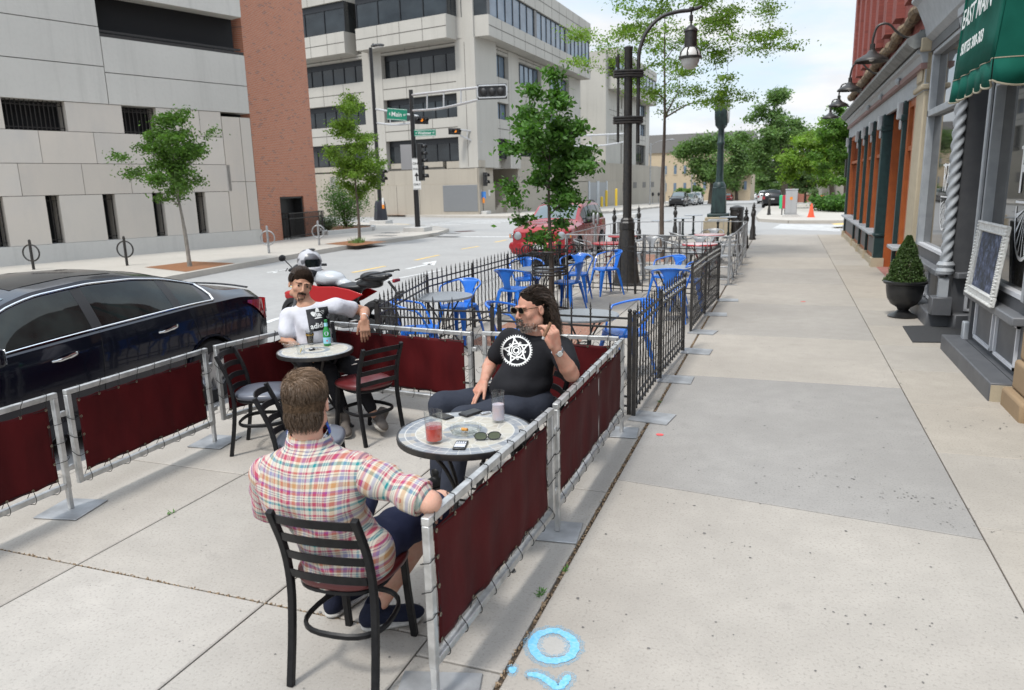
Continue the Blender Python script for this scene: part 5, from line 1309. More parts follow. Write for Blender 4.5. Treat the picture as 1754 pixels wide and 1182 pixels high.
# ================================================ blue metal armchairs and round tables
M_blue=pm('blue_enamel',(.012,.135,.55),.3,c2=(.016,.16,.60),ns=12,coat=.3)
M_zinc=pm('zinc_enamel',(.33,.34,.35),.4,.35,c2=(.25,.26,.27),ns=14)
M_gtop=pm('grey_table_top',(.36,.38,.40),.32,.35,c2=(.28,.30,.32),ns=40,bump=.05)
M_wire=pm('dark_grey_steel',(.035,.036,.038),.45,.3)
def tolix(label,mat,group,loc,rz,name='metal_armchair'):
    t=thing(name,label,'chair',loc,rz,group); t.scale=(1.08,)*3
    # seat
    rings=[]
    for q,z in ((.97,.415),(1.0,.418),(1.0,.440),(.985,.447),(.90,.447),(.5,.441),(.02,.440)):
        ring=[]
        for k in range(28):
            a=2*PI*k/28+PI/28; ca,sa=math.cos(a),math.sin(a); x=.185*math.copysign(abs(ca)**.42,ca); y=.185*math.copysign(abs(sa)**.42,sa)
            ring.append((x*q*(1+.08*y/.185),y*q,z))
        rings.append(ring)
    b=MB(); b.loft(rings); b.build('seat',mat,t,local=True,ang=50)
    for sx in (-1,1):
        for sy in (-1,1):
            b=MB(); top=Vector((sx*.165,sy*.165,.425)); bot=Vector((sx*.225,sy*.235,0)); rings=[]
            for u in np.linspace(0,1,5):
                p=top.lerp(bot,u); w=lerp(.062,.020,u**.8); d_=lerp(.045,.018,u); 
                rings.append([p+Vector((0,0,0)),p+Vector((-sx*w,0,0)),p+Vector((-sx*w,-sy*.006,0)),p+Vector((-sx*.008,-sy*.008,0)),p+Vector((-sx*.006,-sy*w,0)),p+Vector((0,-sy*w,0))])
                if sx*sy<0: rings[-1]=rings[-1][::-1]
            b.loft(rings); b.build('leg',mat,t,local=True,ang=30)
    # hoop: from the front of the seat up over the arms and round the back
    def hp(u):  # u -1..1
        a=abs(u); s=math.copysign(1,u)
        if a>.72:
            v=(a-.72)/.28; return Vector((s*lerp(.262,.188,v),lerp(.02,.12,v)*1.0-.02*math.sin(v*PI)+.03*math.sin(PI*v),lerp(.655,.43,v)))
        th=a/.72; ang=th*PI/2; return Vector((s*.262*math.sin(ang)**.85,-.265+.285*(1-math.cos(ang)),.735-.08*th**1.5))
    P=[hp(u) for u in np.linspace(-1,1,41)]
    b=MB(); b.tube(P,.0115,7); b.build('arm_hoop',mat,t,local=True)
    # central splat, widening to the hoop
    rows=[]
    for v in np.linspace(0,1,9):
        z=lerp(.43,.735,v); w=lerp(.052,.060,v) if v<.45 else lerp(.0573,.155,((v-.45)/.55)**1.6); yb=lerp(-.175,-.262,v**.8); row=[]
        for u in np.linspace(-1,1,9):
            x=u*w; bow=.262*(1-math.sqrt(max(0,1-(x/.262)**2))); row.append((x,yb+bow*.95,z-(.012*(x/.155)**2 if v>.9 else 0)))
        rows.append(row)
    b=MB(); b.grid(rows); b.build('splat',mat,t,local=True,ang=80,solid=.003)
    return t
BG='blue metal armchairs on the fenced terrace'
ch=tolix('blue metal armchair facing us behind the grey round table, middle left',M_blue,BG,(-3.95,8.72,0),rad(170))
def cc(src,label,group,x,y,rz): 
    return copy_tree(src,(x,y,0),rad(rz),label,group)
bpy.context.view_layer.update()
cc(ch,'blue metal armchair half hidden below the motorcycle tail, seen from its side',BG,-3.72,7.12,-68)
cc(ch,'blue metal armchair on its own in front of the lamp post base',BG,-3.02,13.18,132)
cc(ch,'blue metal armchair with splat to the right, behind the white round table',BG,-1.78,12.25,140)
cc(ch,'blue metal armchair pressed against the sidewalk fence, right of the white round table',BG,-1.38,11.75,92)
cc(ch,'blue metal armchair with its back to us, in front of the white round table',BG,-1.50,10.72,4)
cc(ch,'nearest blue metal armchair, inside the corner of the sidewalk fence',BG,-1.50,7.45,128)
cc(ch,'blue metal armchair mostly hidden behind the long haired man',BG,-2.62,7.15,-80)
cc(ch,'blue metal armchair with its back to us, left front of the tree guard',BG,-3.78,10.35,-8)
cc(ch,'blue metal armchair facing us, left behind the tree guard table',BG,-3.98,11.55,-160)
cc(ch,'blue metal armchair seen through the tree guard at the back',BG,-3.35,12.35,-176)
cc(ch,'blue metal armchair at the right side of the tree guard',BG,-3.22,11.25,75)
def round_table(label,x,y,r,mat,leg,group,h=.70,rz=0.):
    t=thing('round_table',label,'table',(x,y,0),rz,group)
    b=MB(); b.lathe([(r*.97,h-.030),(r,h-.022),(r+.003,h-.008),(r,h),(.02,h+.002)],n=40); b.build('table_top',mat,t,local=True,ang=50)
    for k in range(4):
        a=PI/4+k*PI/2; ca,sa=math.cos(a),math.sin(a); b=MB()
        b.tube(catmull([(r*.7*ca,r*.7*sa,h-.03),(r*.52*ca,r*.52*sa,h-.10),(r*.22*ca,r*.22*sa,h-.28),(r*.2*ca,r*.2*sa,.30),(r*.55*ca,r*.55*sa,.10),(r*.82*ca,r*.82*sa,0.006)],4),.0095,6); b.build('leg',leg,t,local=True)
    b=MB(); b.tube(circ((0,0,h-.30),r*.2,18),.006,5,closed=True); b.build('brace',leg,t,local=True)
    return t
TG='grey round tables on the fenced terrace'
t1=round_table('grey round table in front of the single blue chair, middle left',-3.86,8.06,.355,M_gtop,M_wire,TG)
bpy.context.view_layer.update()
cc(t1,'grey round table right behind the long haired man',TG,-1.86,7.12,20)
cc(t1,'pale round table under the three blue chairs by the sidewalk fence',TG,-1.66,11.48,10)
cc(t1,'grey round table seen through the tree guard',TG,-3.60,11.12,30)
# ================================================ silver rail fence, red tables, grey chairs
def silver(p0,p1,label,vert=3):
    p0=Vector((*p0,0));p1=Vector((*p1,0)); d=p1-p0; Lx=d.length; rz=math.atan2(d.y,d.x); h=.945
    t=thing('rail_fence',label,'fence',p0,rz,'silver rail fence panels round the red tables')
    for z in (h-.015,.34,.10):
        b=MB(); b.cyl((.0,0,z),(Lx,0,z),.012,8); b.build('rail',M_galv,t,local=True)
    for k in range(vert+1):
        x=Lx*k/vert
        b=MB(); b.cyl((x,0,.012),(x,0,h-.004),.018 if k in (0,vert) else .007,8); b.build('post' if k in (0,vert) else 'picket',M_galv,t,local=True)
        if k in (0,vert): b=MB(); b.box((x,0,.006),(.05,.30,.010)); b.build('foot_plate',M_galv,t,local=True)
    return t
silver((-4.42,15.45),(-2.72,15.30),'silver rail fence panel in front of the left red table',4)
silver((-2.68,15.28),(-.98,14.85),'silver rail fence panel in front of the right red table',4)
silver((-.96,14.80),(-.93,16.55),'nearest silver rail fence panel along the sidewalk')
silver((-.93,16.60),(-.92,18.40),'middle silver rail fence panel along the sidewalk')
silver((-.92,18.45),(-.92,20.25),'farthest silver rail fence panel along the sidewalk')
silver((-4.42,15.55),(-4.40,17.95),'silver rail fence panel by the red car door')
silver((-4.40,18.0),(-4.36,20.5),'silver rail fence panel by the red car rear wheel')
silver((-4.32,20.5),(-2.68,20.5),'far silver rail fence panel left of the tall thin tree')
silver((-2.64,20.48),(-.95,20.35),'far silver rail fence panel right of the tall thin tree')
M_redt=pm('red_enamel',(.42,.012,.02),.3,coat=.3); M_redl=pm('dark_red_enamel',(.20,.01,.012),.35)
RG='red round tables inside the silver fence'
r1=round_table('red rimmed pale round table nearest the sidewalk fence corner',-1.62,15.75,.36,pm('pale_pink_top',(.55,.42,.42),.3),M_redl,RG,.72)
b=MB(); b.lathe([(.345,.690),(.368,.694),(.370,.712),(.362,.7235)],n=40,cap=False); b.build('rim',M_redt,r1,local=True)
bpy.context.view_layer.update()
cc(r1,'red rimmed pale table further back by the second bollard',RG,-1.70,18.6,10)
r2=round_table('red round table directly left of the lamp post',-3.60,15.95,.36,M_redt,M_redl,RG,.72); bpy.context.view_layer.update(); cc(r2,'red round table behind the lamp post',RG,-3.75,18.2,15)
GG='grey metal armchairs round the red tables'
g0=tolix('grey metal armchair right of the pale table, against the silver corner post',M_zinc,GG,(-1.18,15.75,0),rad(92)); bpy.context.view_layer.update()
for lb,x,y,rz in (('grey metal armchair left of the near pale table',-2.15,15.95,-85),('grey metal armchair behind the near pale table',-1.75,16.45,175),('grey metal armchair behind the far pale table',-1.70,19.3,176),('grey metal armchair left of the far pale table',-2.35,18.4,-70),
  ('grey metal armchair under the tall thin tree, back turned',-2.62,17.5,10),('grey metal armchair just right of the lamp post, facing us',-2.75,16.5,-170),('grey metal armchair left of the near red table',-4.10,16.0,-88),('grey metal armchair right of the near red table',-3.12,16.25,95),('grey metal armchair behind the far red table',-3.8,18.95,170),('grey metal armchair by the farthest sidewalk rail',-1.20,18.5,90)):
    cc(g0,lb,GG,x,y,rz)
# ================================================ bollards, pedestal tables
def bollard(label,x,y,h=1.16):
    t=thing('bollard',label,'bollard',(x,y,0),0,'black cast bollards with ball tops')
    k=h/1.16; b=MB(); b.lathe([(r*k,z*k) for r,z in ((.105,0),(.11,.05),(.085,.10),(.082,.30),(.062,.36),(.055,.40),(.050,.72),(.058,.74),(.075,.78),(.078,.86),(.055,.90),(.036,.93),(.034,.955),(.062,.975),(.060,.99),(.030,1.005))],n=14); b.build('post',M_iron,t,local=True)
    b=MB(); b.lathe([(r*k,z*k) for r,z in ((.026,1.003),(.048,1.03),(.050,1.06),(.03,1.09),(.018,1.10),(.012,1.16),(.002,1.165))],n=12); b.build('finial',M_iron,t,local=True)
    return t
b0=bollard('nearest black bollard at the end of the silver fence',-1.16,20.6,1.2); bpy.context.view_layer.update()
for lb,x,y in (('second black bollard along the sidewalk, past the silver fence',-1.08,23.2),('third black bollard along the sidewalk, just before the crossing',-1.01,26.5),('black bollard just behind it, twin of the third along the sidewalk',-1.06,28.2),('black bollard left of the lamp post by the kerb',-5.35,24.6),('black bollard right behind the lamp post by the kerb',-4.9,26.6),('black bollard on the kerb right of the tall thin tree',-3.85,28.3),('lone black bollard across the side street',-.88,45.4)):
    cc(b0,lb,'black cast bollards with ball tops',x,y,0)
def ped_table(label,x,y):
    t=thing('pedestal_table',label,'table',(x,y,0),0,'grey square pedestal tables beyond the silver fence')
    b=MB(); b.box((0,0,.735),(.62,.62,.022)); b.build('table_top',M_gtop,t,local=True,bevel=.004)
    b=MB(); b.lathe([(.19,0),(.19,.02),(.05,.05),(.04,.10),(.055,.16),(.036,.24),(.034,.60),(.05,.64),(.04,.70),(.10,.724)],n=12); b.build('pedestal',pm('green_black_iron',(.012,.022,.022),.45),t,local=True)
    return t
q0=ped_table('grey pedestal table nearest the sidewalk, left of the stone clock base',-2.05,25.2); bpy.context.view_layer.update()
for lb,x,y in (('grey pedestal table close in front of the stone clock base',-1.85,27.2),('grey pedestal table right of the kerb bollard',-3.35,26.6),('farther grey pedestal table right of the kerb bollard',-3.25,28.9),('grey pedestal table seen behind the thin tree trunk',-3.85,25.0),('grey pedestal table left of the lamp post',-5.1,26.0)):
    cc(q0,lb,'grey square pedestal tables beyond the silver fence',x,y,0)
# ================================================ tree guard
def tree_guard(x,y):
    t=thing('tree_guard','black iron tree guard with a flared curled top around the leafy tree','tree guard',(x,y,0))
    r=.27; N=10
    for k in range(N):
        a=2*PI*k/N+.2; ca,sa=math.cos(a),math.sin(a); th=.016 if k%5==0 else .008
        P=[(r*ca,r*sa,0),(r*ca,r*sa,1.02)]
        top=[]
        for u in np.linspace(0,1,16):
            an=PI-u*5.2; q=.088*(1-.25*u); top.append(((r+.088+q*math.cos(an))*ca,(r+.088+q*math.cos(an))*sa,1.02+q*math.sin(an)))
        b=MB(); b.tube(P+top[1:],th*.8,5); b.build('bar',M_iron,t,local=True)
    for z in (.10,.66,.70,.76,1.0):
        b=MB(); b.tube(circ((0,0,z),r,30),.010,6,closed=True,flat=(.6,1.5)); b.build('ring',M_iron,t,local=True)
    return t
tree_guard(-3.33,10.75)
# ================================================ lamp post
def lamp_post():
    x,y=-2.91,14.55; t=thing('street_lamp','tall black lamp post with curved arm and hanging globe lantern','street lamp',(x,y,0),math.atan2(.342,.939))
    b=MB(); prof=[(.30,0),(.30,.02),(.265,.05),(.25,.14),(.235,.22),(.215,.40),(.18,.70),(.15,.98),(.14,1.08)]
    rings=[]
    for r,z in prof:
        rings.append([(r*(1+.035*math.cos(k*2*PI/36*12))*math.cos(2*PI*k/72*2),r*(1+.035*math.cos(k*2*PI/36*12))*math.sin(2*PI*k/72*2),z) for k in range(36)])
    b=MB(); b.lathe(prof,n=24); b.build('base',M_iron,t,local=True)
    b=MB(); b.lathe([(.140,1.08),(.150,1.10),(.152,1.22),(.130,1.25),(.13,1.28),(.10,1.32)],n=8); b.build('collar',M_iron,t,local=True,ang=20)
    b=MB(); b.lathe([(.086,1.28),(.082,2.4),(.076,4.42),(.086,4.44),(.086,4.47),(.02,4.50)],n=20); b.build('pole',M_iron,t,local=True)
    for z in (3.16,4.00):
        b=MB(); 
        for dz in (-.045,0,.045): b.tube([(-.27,-.055,z+dz),(-.27,.055,z+dz),(.0,.105,z+dz),(.27,.055,z+dz),(.27,-.055,z+dz),(0,-.105,z+dz)],.024,6,closed=True)
        b.build('clamp',M_iron,t,local=True)
    b=MB(); b.cyl((-.19,0,2.75),(-.19,0,4.35),.026,8); b.cyl((-.205,-.01,4.12),(-.215,-.01,4.30),.03,6); b.build('side_rod',M_iron,t,local=True)
    P=catmull([(.19,0,2.72),(.19,0,3.6),(.19,0,4.22),(.22,0,4.46),(.34,0,4.74),(.58,0,4.97),(.88,0,5.06),(1.16,0,5.09),(1.36,0,5.15)],6)
    b=MB(); b.tube(P,[.036]*(len(P)-6)+[.034,.034,.034,.034,.03,.02],9); b.build('arm',M_iron,t,local=True)
    X=1.16; LZ=Matrix.Translation((0,0,5.10))@Matrix.Diagonal((1,1,.88,1))@Matrix.Translation((0,0,-5.20))
    b=MB(); b.lathe([(.045,5.24),(.05,5.20),(.02,5.16),(.018,5.10),(.035,5.08),(.035,4.98),(.018,4.96),(.018,4.90),(.05,4.88),(.125,4.80),(.13,4.77),(.115,4.76),(.115,4.44),(.10,4.42)],(X,0,0),20).xf(LZ); la=b.build('lantern_housing',M_iron,t,local=True)
    gl=pm('frosted_globe',(.62,.62,.60),.25,spec=.6)
    b=MB(); b.lathe([(.11,4.44),(.165,4.36),(.185,4.27),(.185,4.22)],(X,0,0),20,cap=False).xf(LZ); b.build('upper_glass',gl,la,local=True)
    b=MB(); b.lathe([(.175,4.235),(.165,4.15),(.125,4.06),(.06,4.01),(.01,4.0)],(X,0,0),20,cap=False).xf(LZ); b.build('globe',pm('milky_globe',(.50,.49,.47),.2,spec=.7),la,local=True)
    b=MB(); b.lathe([(.188,4.21),(.212,4.22),(.215,4.255),(.188,4.27)],(X,0,0),24); 
    for k in range(6):
        a=2*PI*k/6; b.tube(catmull([(X+.118*math.cos(a),.118*math.sin(a),4.45),(X+.175*math.cos(a),.175*math.sin(a),4.36),(X+.198*math.cos(a),.198*math.sin(a),4.25)],4),.014,5)
    b.xf(LZ); b.build('lantern_cage',M_iron,la,local=True)
lamp_post()
# ================================================ vehicles
RD=-.15
def paint(name,c,metal=.3,rough=.22): 
    return pm(name,c,rough,metal,coat=.55,spec=.35)
M_cglass=pm('car_glass',(.006,.008,.008),.03,c2=(.018,.025,.024),ns=3.5,spec=.35); M_wglass=pm('windscreen_glass',(.10,.13,.14),.04,spec=.8)
M_tyre=pm('tyre_rubber',(.014,.014,.015),.75); M_rim=pm('alloy_rim',(.45,.45,.46),.3,.9); M_well=pm('wheel_well',(.006,.006,.006),.9); M_trim=pm('black_plastic_trim',(.018,.018,.019),.5)
M_redl2=pm('tail_lamp_red',(.28,.012,.015),.08,coat=1.); M_lampg=pm('lamp_clear',(.34,.36,.37),.10,.6); M_amber=pm('amber_lens',(.75,.25,.03),.15)
def smooth_interp(ks,vs,xs,w=.10):
    out=[]
    for x in xs:
        q=np.interp(np.linspace(x-w,x+w,7),ks,vs); out.append(float(np.mean(q)))
    return out
def wheel(t,x,y,r,w,nsp=5,side=1,rim=None,cover=None):
    b=MB(); Rx=Matrix.Rotation(PI/2*side,3,'Y'); b.lathe([(r*.60,-w/2),(r*.93,-w/2),(r,-w*.33),(r,w*.33),(r*.93,w/2),(r*.60,w/2),(r*.60,-w/2)],(x,y,r),28,R=Rx,cap=False); o=b.build('wheel',M_tyre,t,local=True)
    b=MB(); b.lathe([(r*.64,-w*.3),(r*.64,w*.42),(r*.58,w*.46),(r*.55,w*.30),(r*.18,w*.22),(.01,w*.25)],(x,y,r),20,R=Rx,cap=False)
    for k in range(nsp):
        a=2*PI*k/nsp; p=Vector((x+side*w*.33,y,r)); q=p+Vector((side*.01,math.cos(a)*r*.58,math.sin(a)*r*.58)); b.bar(p,q,.05,.03,(side,0,0))
    b.build('rim',rim or M_rim,o,local=True)
def car(name,label,P,loc,rz,body,group=None,detail=True,label_cat='car'):
    """P: station tables; local frame: +y forward, centre on the ground"""
    t=thing(name,label,label_cat,loc,rz,group); L_=P['L']; W=P['W']/2; n=P.get('n',64)
    ss=np.linspace(0,L_,n); I=lambda k,w=.09: smooth_interp(*P[k],ss,w)
    hw=I('hw'); zb=I('belt'); xe=I('xe'); ze=I('ze',.06); zt=I('zt',.06); zs=I('sill',.05)
    R_=P['wr']; ax=P['axles']
    def sec(i,side):
        w=hw[i]*W; y=ss[i]-L_/2; s=side; sl=zs[i]
        tuck=P.get('tuck',.06)
        pts=[(w*.80,sl+.0),(w*.955,sl+.02),(w*.985,sl+.14),(w,lerp(sl,zb[i],.55)),(w*.998,lerp(sl,zb[i],.72)),(w*.985,lerp(sl,zb[i],.86)),(w-tuck*.5,zb[i]-.02),(w-tuck,zb[i])]
        pts=[(lerp(pts[k][0],pts[k+1][0],v),lerp(pts[k][1],pts[k+1][1],v)) for k in range(5) for v in (0,.34,.67)]+pts[5:]
        e=(min(xe[i]*W,w-tuck-.001),max(ze[i],zb[i]+.002)); c=(w-tuck,zb[i])
        for v in (.25,.5,.75,.92): 
            pts.append((lerp(c[0],e[0],v)+.012*math.sin(PI*v)*(1 if e[1]-c[1]>.1 else 0),lerp(c[1],e[1],v)))
        pts.append(e); zc=max(zt[i],zb[i]+.004)
        for v in (.12,.35,.6,.82,1.0): pts.append((e[0]*(1-v),lerp(e[1],zc,1-(1-v)**2.2)))
        return [(s*x,y,z) for x,z in pts]
    b=MB(); arch=R_*1.13
    for side in (1,-1):
        rows=[sec(i,side) for i in range(n)]; m=len(rows[0]); vs=[p for r in rows for p in r]; fs=[]
        for i in range(n-1):
            for j in range(m-1):
                q=[rows[i][j],rows[i+1][j],rows[i+1][j+1],rows[i][j+1]]; cy=sum(p[1] for p in q)/4; cz=sum(p[2] for p in q)/4
                if any(math.hypot(cy-(a-L_/2),cz-R_)<arch for a in ax) and j<16: continue
                f=(i*m+j,(i+1)*m+j,(i+1)*m+j+1,i*m+j+1); fs.append(f if side<0 else f[::-1])
        b.add(vs,fs)
        for i,fl in ((0,1),(n-1,-1)):
            r=rows[i]; c=(0,r[0][1],r[0][2]); 
    # end caps
    for i in (0,n-1):
        a=sec(i,1); c=sec(i,-1); 
        for j in range(len(a)-1):
            q=[a[j],a[j+1],c[j+1],c[j]]; b.poly(q if i else q[::-1])
    o=b.build('body',body,t,local=True,ang=28)
    # wheel wells and arch lips
    for a in ax:
        for s in (1,-1):
            i=int(np.argmin(abs(ss-a))); w=hw[i]*W; b=MB(); y=a-L_/2
            ring=[(s*(w+.002),y+arch*math.cos(k),R_+arch*math.sin(k)) for k in np.linspace(-.15,PI+.15,22)]; ring2=[(s*(w-.28),p[1],p[2]) for p in ring]
            b.grid([ring,ring2]); b.poly([(s*(w-.27),y+arch*math.cos(k),R_+arch*math.sin(k)) for k in np.linspace(0,2*PI,20)][::s]); b.build('wheel_well',M_well,t,local=True)
            b=MB(); b.tube([(s*(w+.001),y+(arch-.004)*math.cos(k),R_+(arch-.004)*math.sin(k)) for k in np.linspace(.0,PI,20)],.014,5); b.build('arch_lip',P.get('lip',body),t,local=True)
            wheel(t,s*(w-.11),y,R_,.21,P.get('spokes',5),s)
    b=MB(); b.bb(-W*.78,-L_/2+.15,.17,W*.78,L_/2-.15,.30); b.build('underbody',M_well,t,local=True)
    f=lambda s_,tab: float(np.interp(s_,ss,tab))
    def side_pt(s_,v,side,off=.006):
        w=f(s_,hw)*W-P.get('tuck',.06); zbb=f(s_,zb); e=(min(f(s_,xe)*W,w-.001),max(f(s_,ze),zbb+.002))
        x=lerp(w,e[0],v)+.012*math.sin(PI*v)+off; return (side*x,s_-L_/2,lerp(zbb,e[1],v))
    for side in (1,-1):
        for (a,c) in P['windows']:
            rows=[[side_pt(s_,v,side) for v in np.linspace(.07,.86,6)] for s_ in np.linspace(a,c,14)]
            b=MB(); b.grid(rows if side<0 else [r[::-1] for r in rows]); b.build('side_window',M_cglass,t,local=True,ang=80)
        a,c=P['windows'][0][0],P['windows'][-1][1]
        if P.get('chrome'):
            lo=[side_pt(s_,.03,side,.010) for s_ in np.linspace(a-.10,c,30)]; hi=[side_pt(s_,.92,side,.010) for s_ in np.linspace(a-.06,c,30)]
            b=MB(); b.tube(lo,.0085,6); b.tube(hi,.010,6); b.tube([lo[0],side_pt(a-.12,.35,side,.010),side_pt(a-.10,.65,side,.010),hi[0]],.014,6); b.build('window_trim',M_chrome,t,local=True)
        for s_ in P['pillars']:
            b=MB(); rows=[[side_pt(s_+d,v,side,.0075) for v in np.linspace(.05,.88,6)] for d in (-.05,.05)]; b.grid(rows if side<0 else [r[::-1] for r in rows]); b.build('door_pillar',M_trim,t,local=True)
    def top_panel(s0,s1,name,mat,mx=.90,off=.004,k=10):
        rows=[]
        for s_ in np.linspace(s0,s1,k):
            e=(f(s_,xe)*W,f(s_,ze)); zc=f(s_,zt); row=[]
            for u in np.linspace(-mx,mx,13): row.append((e[0]*u,s_-L_/2,lerp(e[1],zc,1-abs(u)**2.2)+off))
            rows.append(row)
        b=MB(); b.grid(rows[::-1]); return b.build(name,mat,t,local=True,ang=80)
    if 'wind' in P: top_panel(*P['wind'],'windscreen',M_wglass)
    if 'rearg' in P: top_panel(*P['rearg'],'rear_window',M_cglass)
    if 'sunroof' in P: top_panel(*P['sunroof'],'sunroof',P.get('roofmat',M_cglass),.74,.003)
    return t,side_pt,f,dict(hw=hw,zb=zb,W=W,L=L_,ze=ze,zt=zt,sill=zs)
# --- dark blue saloon
PS=dict(L=4.86,W=1.83,wr=.335,axles=(1.06,3.84),n=90,
 hw=([0,.05,.25,.8,2.4,4.0,4.5,4.75,4.86],[.80,.87,.955,.99,1,.985,.93,.84,.70]),
 belt=([0,.1,.5,1.2,2.4,3.3,3.9,4.5,4.86],[.86,.99,1.05,1.05,1.005,.965,.90,.78,.55]),
 xe=([0,.3,.62,1.3,2.2,2.8,3.55,4.0,4.86],[.70,.78,.74,.635,.66,.665,.74,.80,.62]),
 ze=([0,.08,.30,.60,.95,1.35,1.7,2.2,2.7,2.95,3.3,3.62,4.0,4.5,4.75,4.86],[.90,1.03,1.085,1.11,1.235,1.345,1.395,1.415,1.38,1.32,1.15,.985,.94,.82,.68,.5]),
 zt=([0,.08,.30,.60,.95,1.35,1.7,2.2,2.7,2.95,3.3,3.62,4.0,4.5,4.75,4.86],[.96,1.06,1.12,1.14,1.27,1.39,1.45,1.475,1.44,1.38,1.21,1.03,.98,.87,.72,.52]),
 sill=([0,.3,.6,4.2,4.6,4.86],[.32,.24,.19,.19,.24,.34]),
 windows=((1.02,1.36),(1.42,2.28),(2.36,3.36)),pillars=(1.39,2.32),chrome=True,wind=(2.88,3.58),rearg=(.64,1.36),sunroof=(1.75,2.75),spokes=7)
M_navy=paint('dark_navy_paint',(.004,.0055,.014),.35,.2)
PS['roofmat']=pm('dark_roof_glass',(.015,.013,.013),.12)
t,sp,f,D=car('parked_car','dark navy saloon with chrome door handles parked beside the left barriers',PS,(-6.37,4.52,RD),PI,M_navy)
Lc=4.86
for side in (-1,1):
    for s_ in (1.60,2.70):
        w=f(s_,D['hw'])*D['W']; b=MB(); z=.885 if s_<2 else .86
        b.tube(catmull([(side*(w-.006),s_-Lc/2-.12,z+.012),(side*(w+.028),s_-Lc/2-.07,z+.010),(side*(w+.036),s_-Lc/2,z),(side*(w+.024),s_-Lc/2+.07,z-.012),(side*(w-.006),s_-Lc/2+.12,z-.018)],5),[.018]*6+[.017]*4+[.013]*7+[.009]*4,8,flat=(.6,1.)); b.build('door_handle',M_chrome,t,local=True)
    # door seams
    for s0,s1 in ((1.15,1.30),(2.38,2.32),(3.45,3.40)):
        b=MB(); P=[]
        for u in np.linspace(0,1,10):
            s_=lerp(s0,s1,u**2); z=lerp(.24,f(s_,D['zb'])-.01,u); zz=(z-f(s_,D['sill']))/(f(s_,D['zb'])-f(s_,D['sill'])); w=f(s_,D['hw'])*D['W']
            x=np.interp(zz,[0,.05,.2,.55,.72,.86,.98,1.],[w*.9,w*.955,w*.985,w,w*.998,w*.985,w-.03,w-.06]); P.append((side*(x+.0005),s_-Lc/2,z))
        b.tube(P,.0035,4); b.build('door_seam',M_well,t,local=True)
    # sculpted crease below the belt
    P=[(side*(f(s_,D['hw'])*D['W']*.998+.001),s_-Lc/2,lerp(f(s_,D['sill']),f(s_,D['zb']),.80)-.01*(s_-2)) for s_ in np.linspace(.5,4.2,30)]
    # mirror
    q=SDF((side*1.02-.2,.85-.02-.2,.85),(side*1.02+.2,1.25,1.2),.009); q.ell((side*1.03,1.00,1.01),(.125,.075,.085),None,.02); q.rbox((side*1.03,.955,1.01),(.11,.05,.072),None,.03,.02); q.cone((side*.86,1.02,.96),(side*.98,1.01,.97),.03,.035,.02); 
    me=q.build('mirror',M_navy,None); me.parent=t
    b=MB(); b.bb(side*1.03-.09,.894,.955,side*1.03+.09,.900,1.065); b.build('mirror_glass',M_chrome,t,local=True,bevel=.01) 
    # tail lamp wrapping the corner
    rows=[]
    for u in np.linspace(0,1,9):
        s_=lerp(.46,.0,u) ; w=f(s_,D['hw'])*D['W']; z1=lerp(.985,.945,u); z0=lerp(.955,.72,min(1,u*1.35)**1.3)
        rows.append([(side*(w*(1.0 if s_>.02 else .99)+.012),s_-Lc/2-.006,lerp(z0,z1,v)) for v in (0,.3,.6,1)])
    for u in (.2,.45,.75): 
        w=f(0,D['hw'])*D['W']*(1-u*.42)+.0; rows.append([(side*w,-Lc/2-.02,lerp(.72+.06*u,.945,v)) for v in (0,.3,.6,1)])
    b=MB(); b.grid(rows if side>0 else [r[::-1] for r in rows]); b.build('tail_lamp',M_redl2,t,local=True,ang=70)
    b=MB(); rows=[[(p[0]+side*.002,p[1]-.002,lerp(r[0][2],r[-1][2],v)) for p,v in ((r[1],.30),(r[1],.44))] for r in rows[5:]]; b.grid(rows if side>0 else [r[::-1] for r in rows]); b.build('reverse_lamp',M_lampg,t,local=True)
    # rear quarter dark fuel flap shade, front lamps
    w=.80; b=MB(); b.ball((side*.66,2.17,.70),(.17,.16,.085),12); b.build('headlight',M_lampg,t,local=True)
b=MB(); rows=[[(x,-Lc/2+.03+.0*abs(x),z) for x in np.linspace(-.66,.66,13)] for z in (1.065,)]; 
b=MB(); b.tube([(x,-Lc/2+.10+.10*(x/.7)**2,1.085+.022-.02*(x/.7)**2) for x in np.linspace(-.68,.68,15)],.022,6,flat=(1,.5)); b.build('boot_spoiler',M_navy,t,local=True)
b=MB(); b.bb(-.26,-Lc/2-.03,.72,.26,-Lc/2-.012,.86); b.build('number_plate',pm('plate_white',(.5,.5,.5),.5),t,local=True)
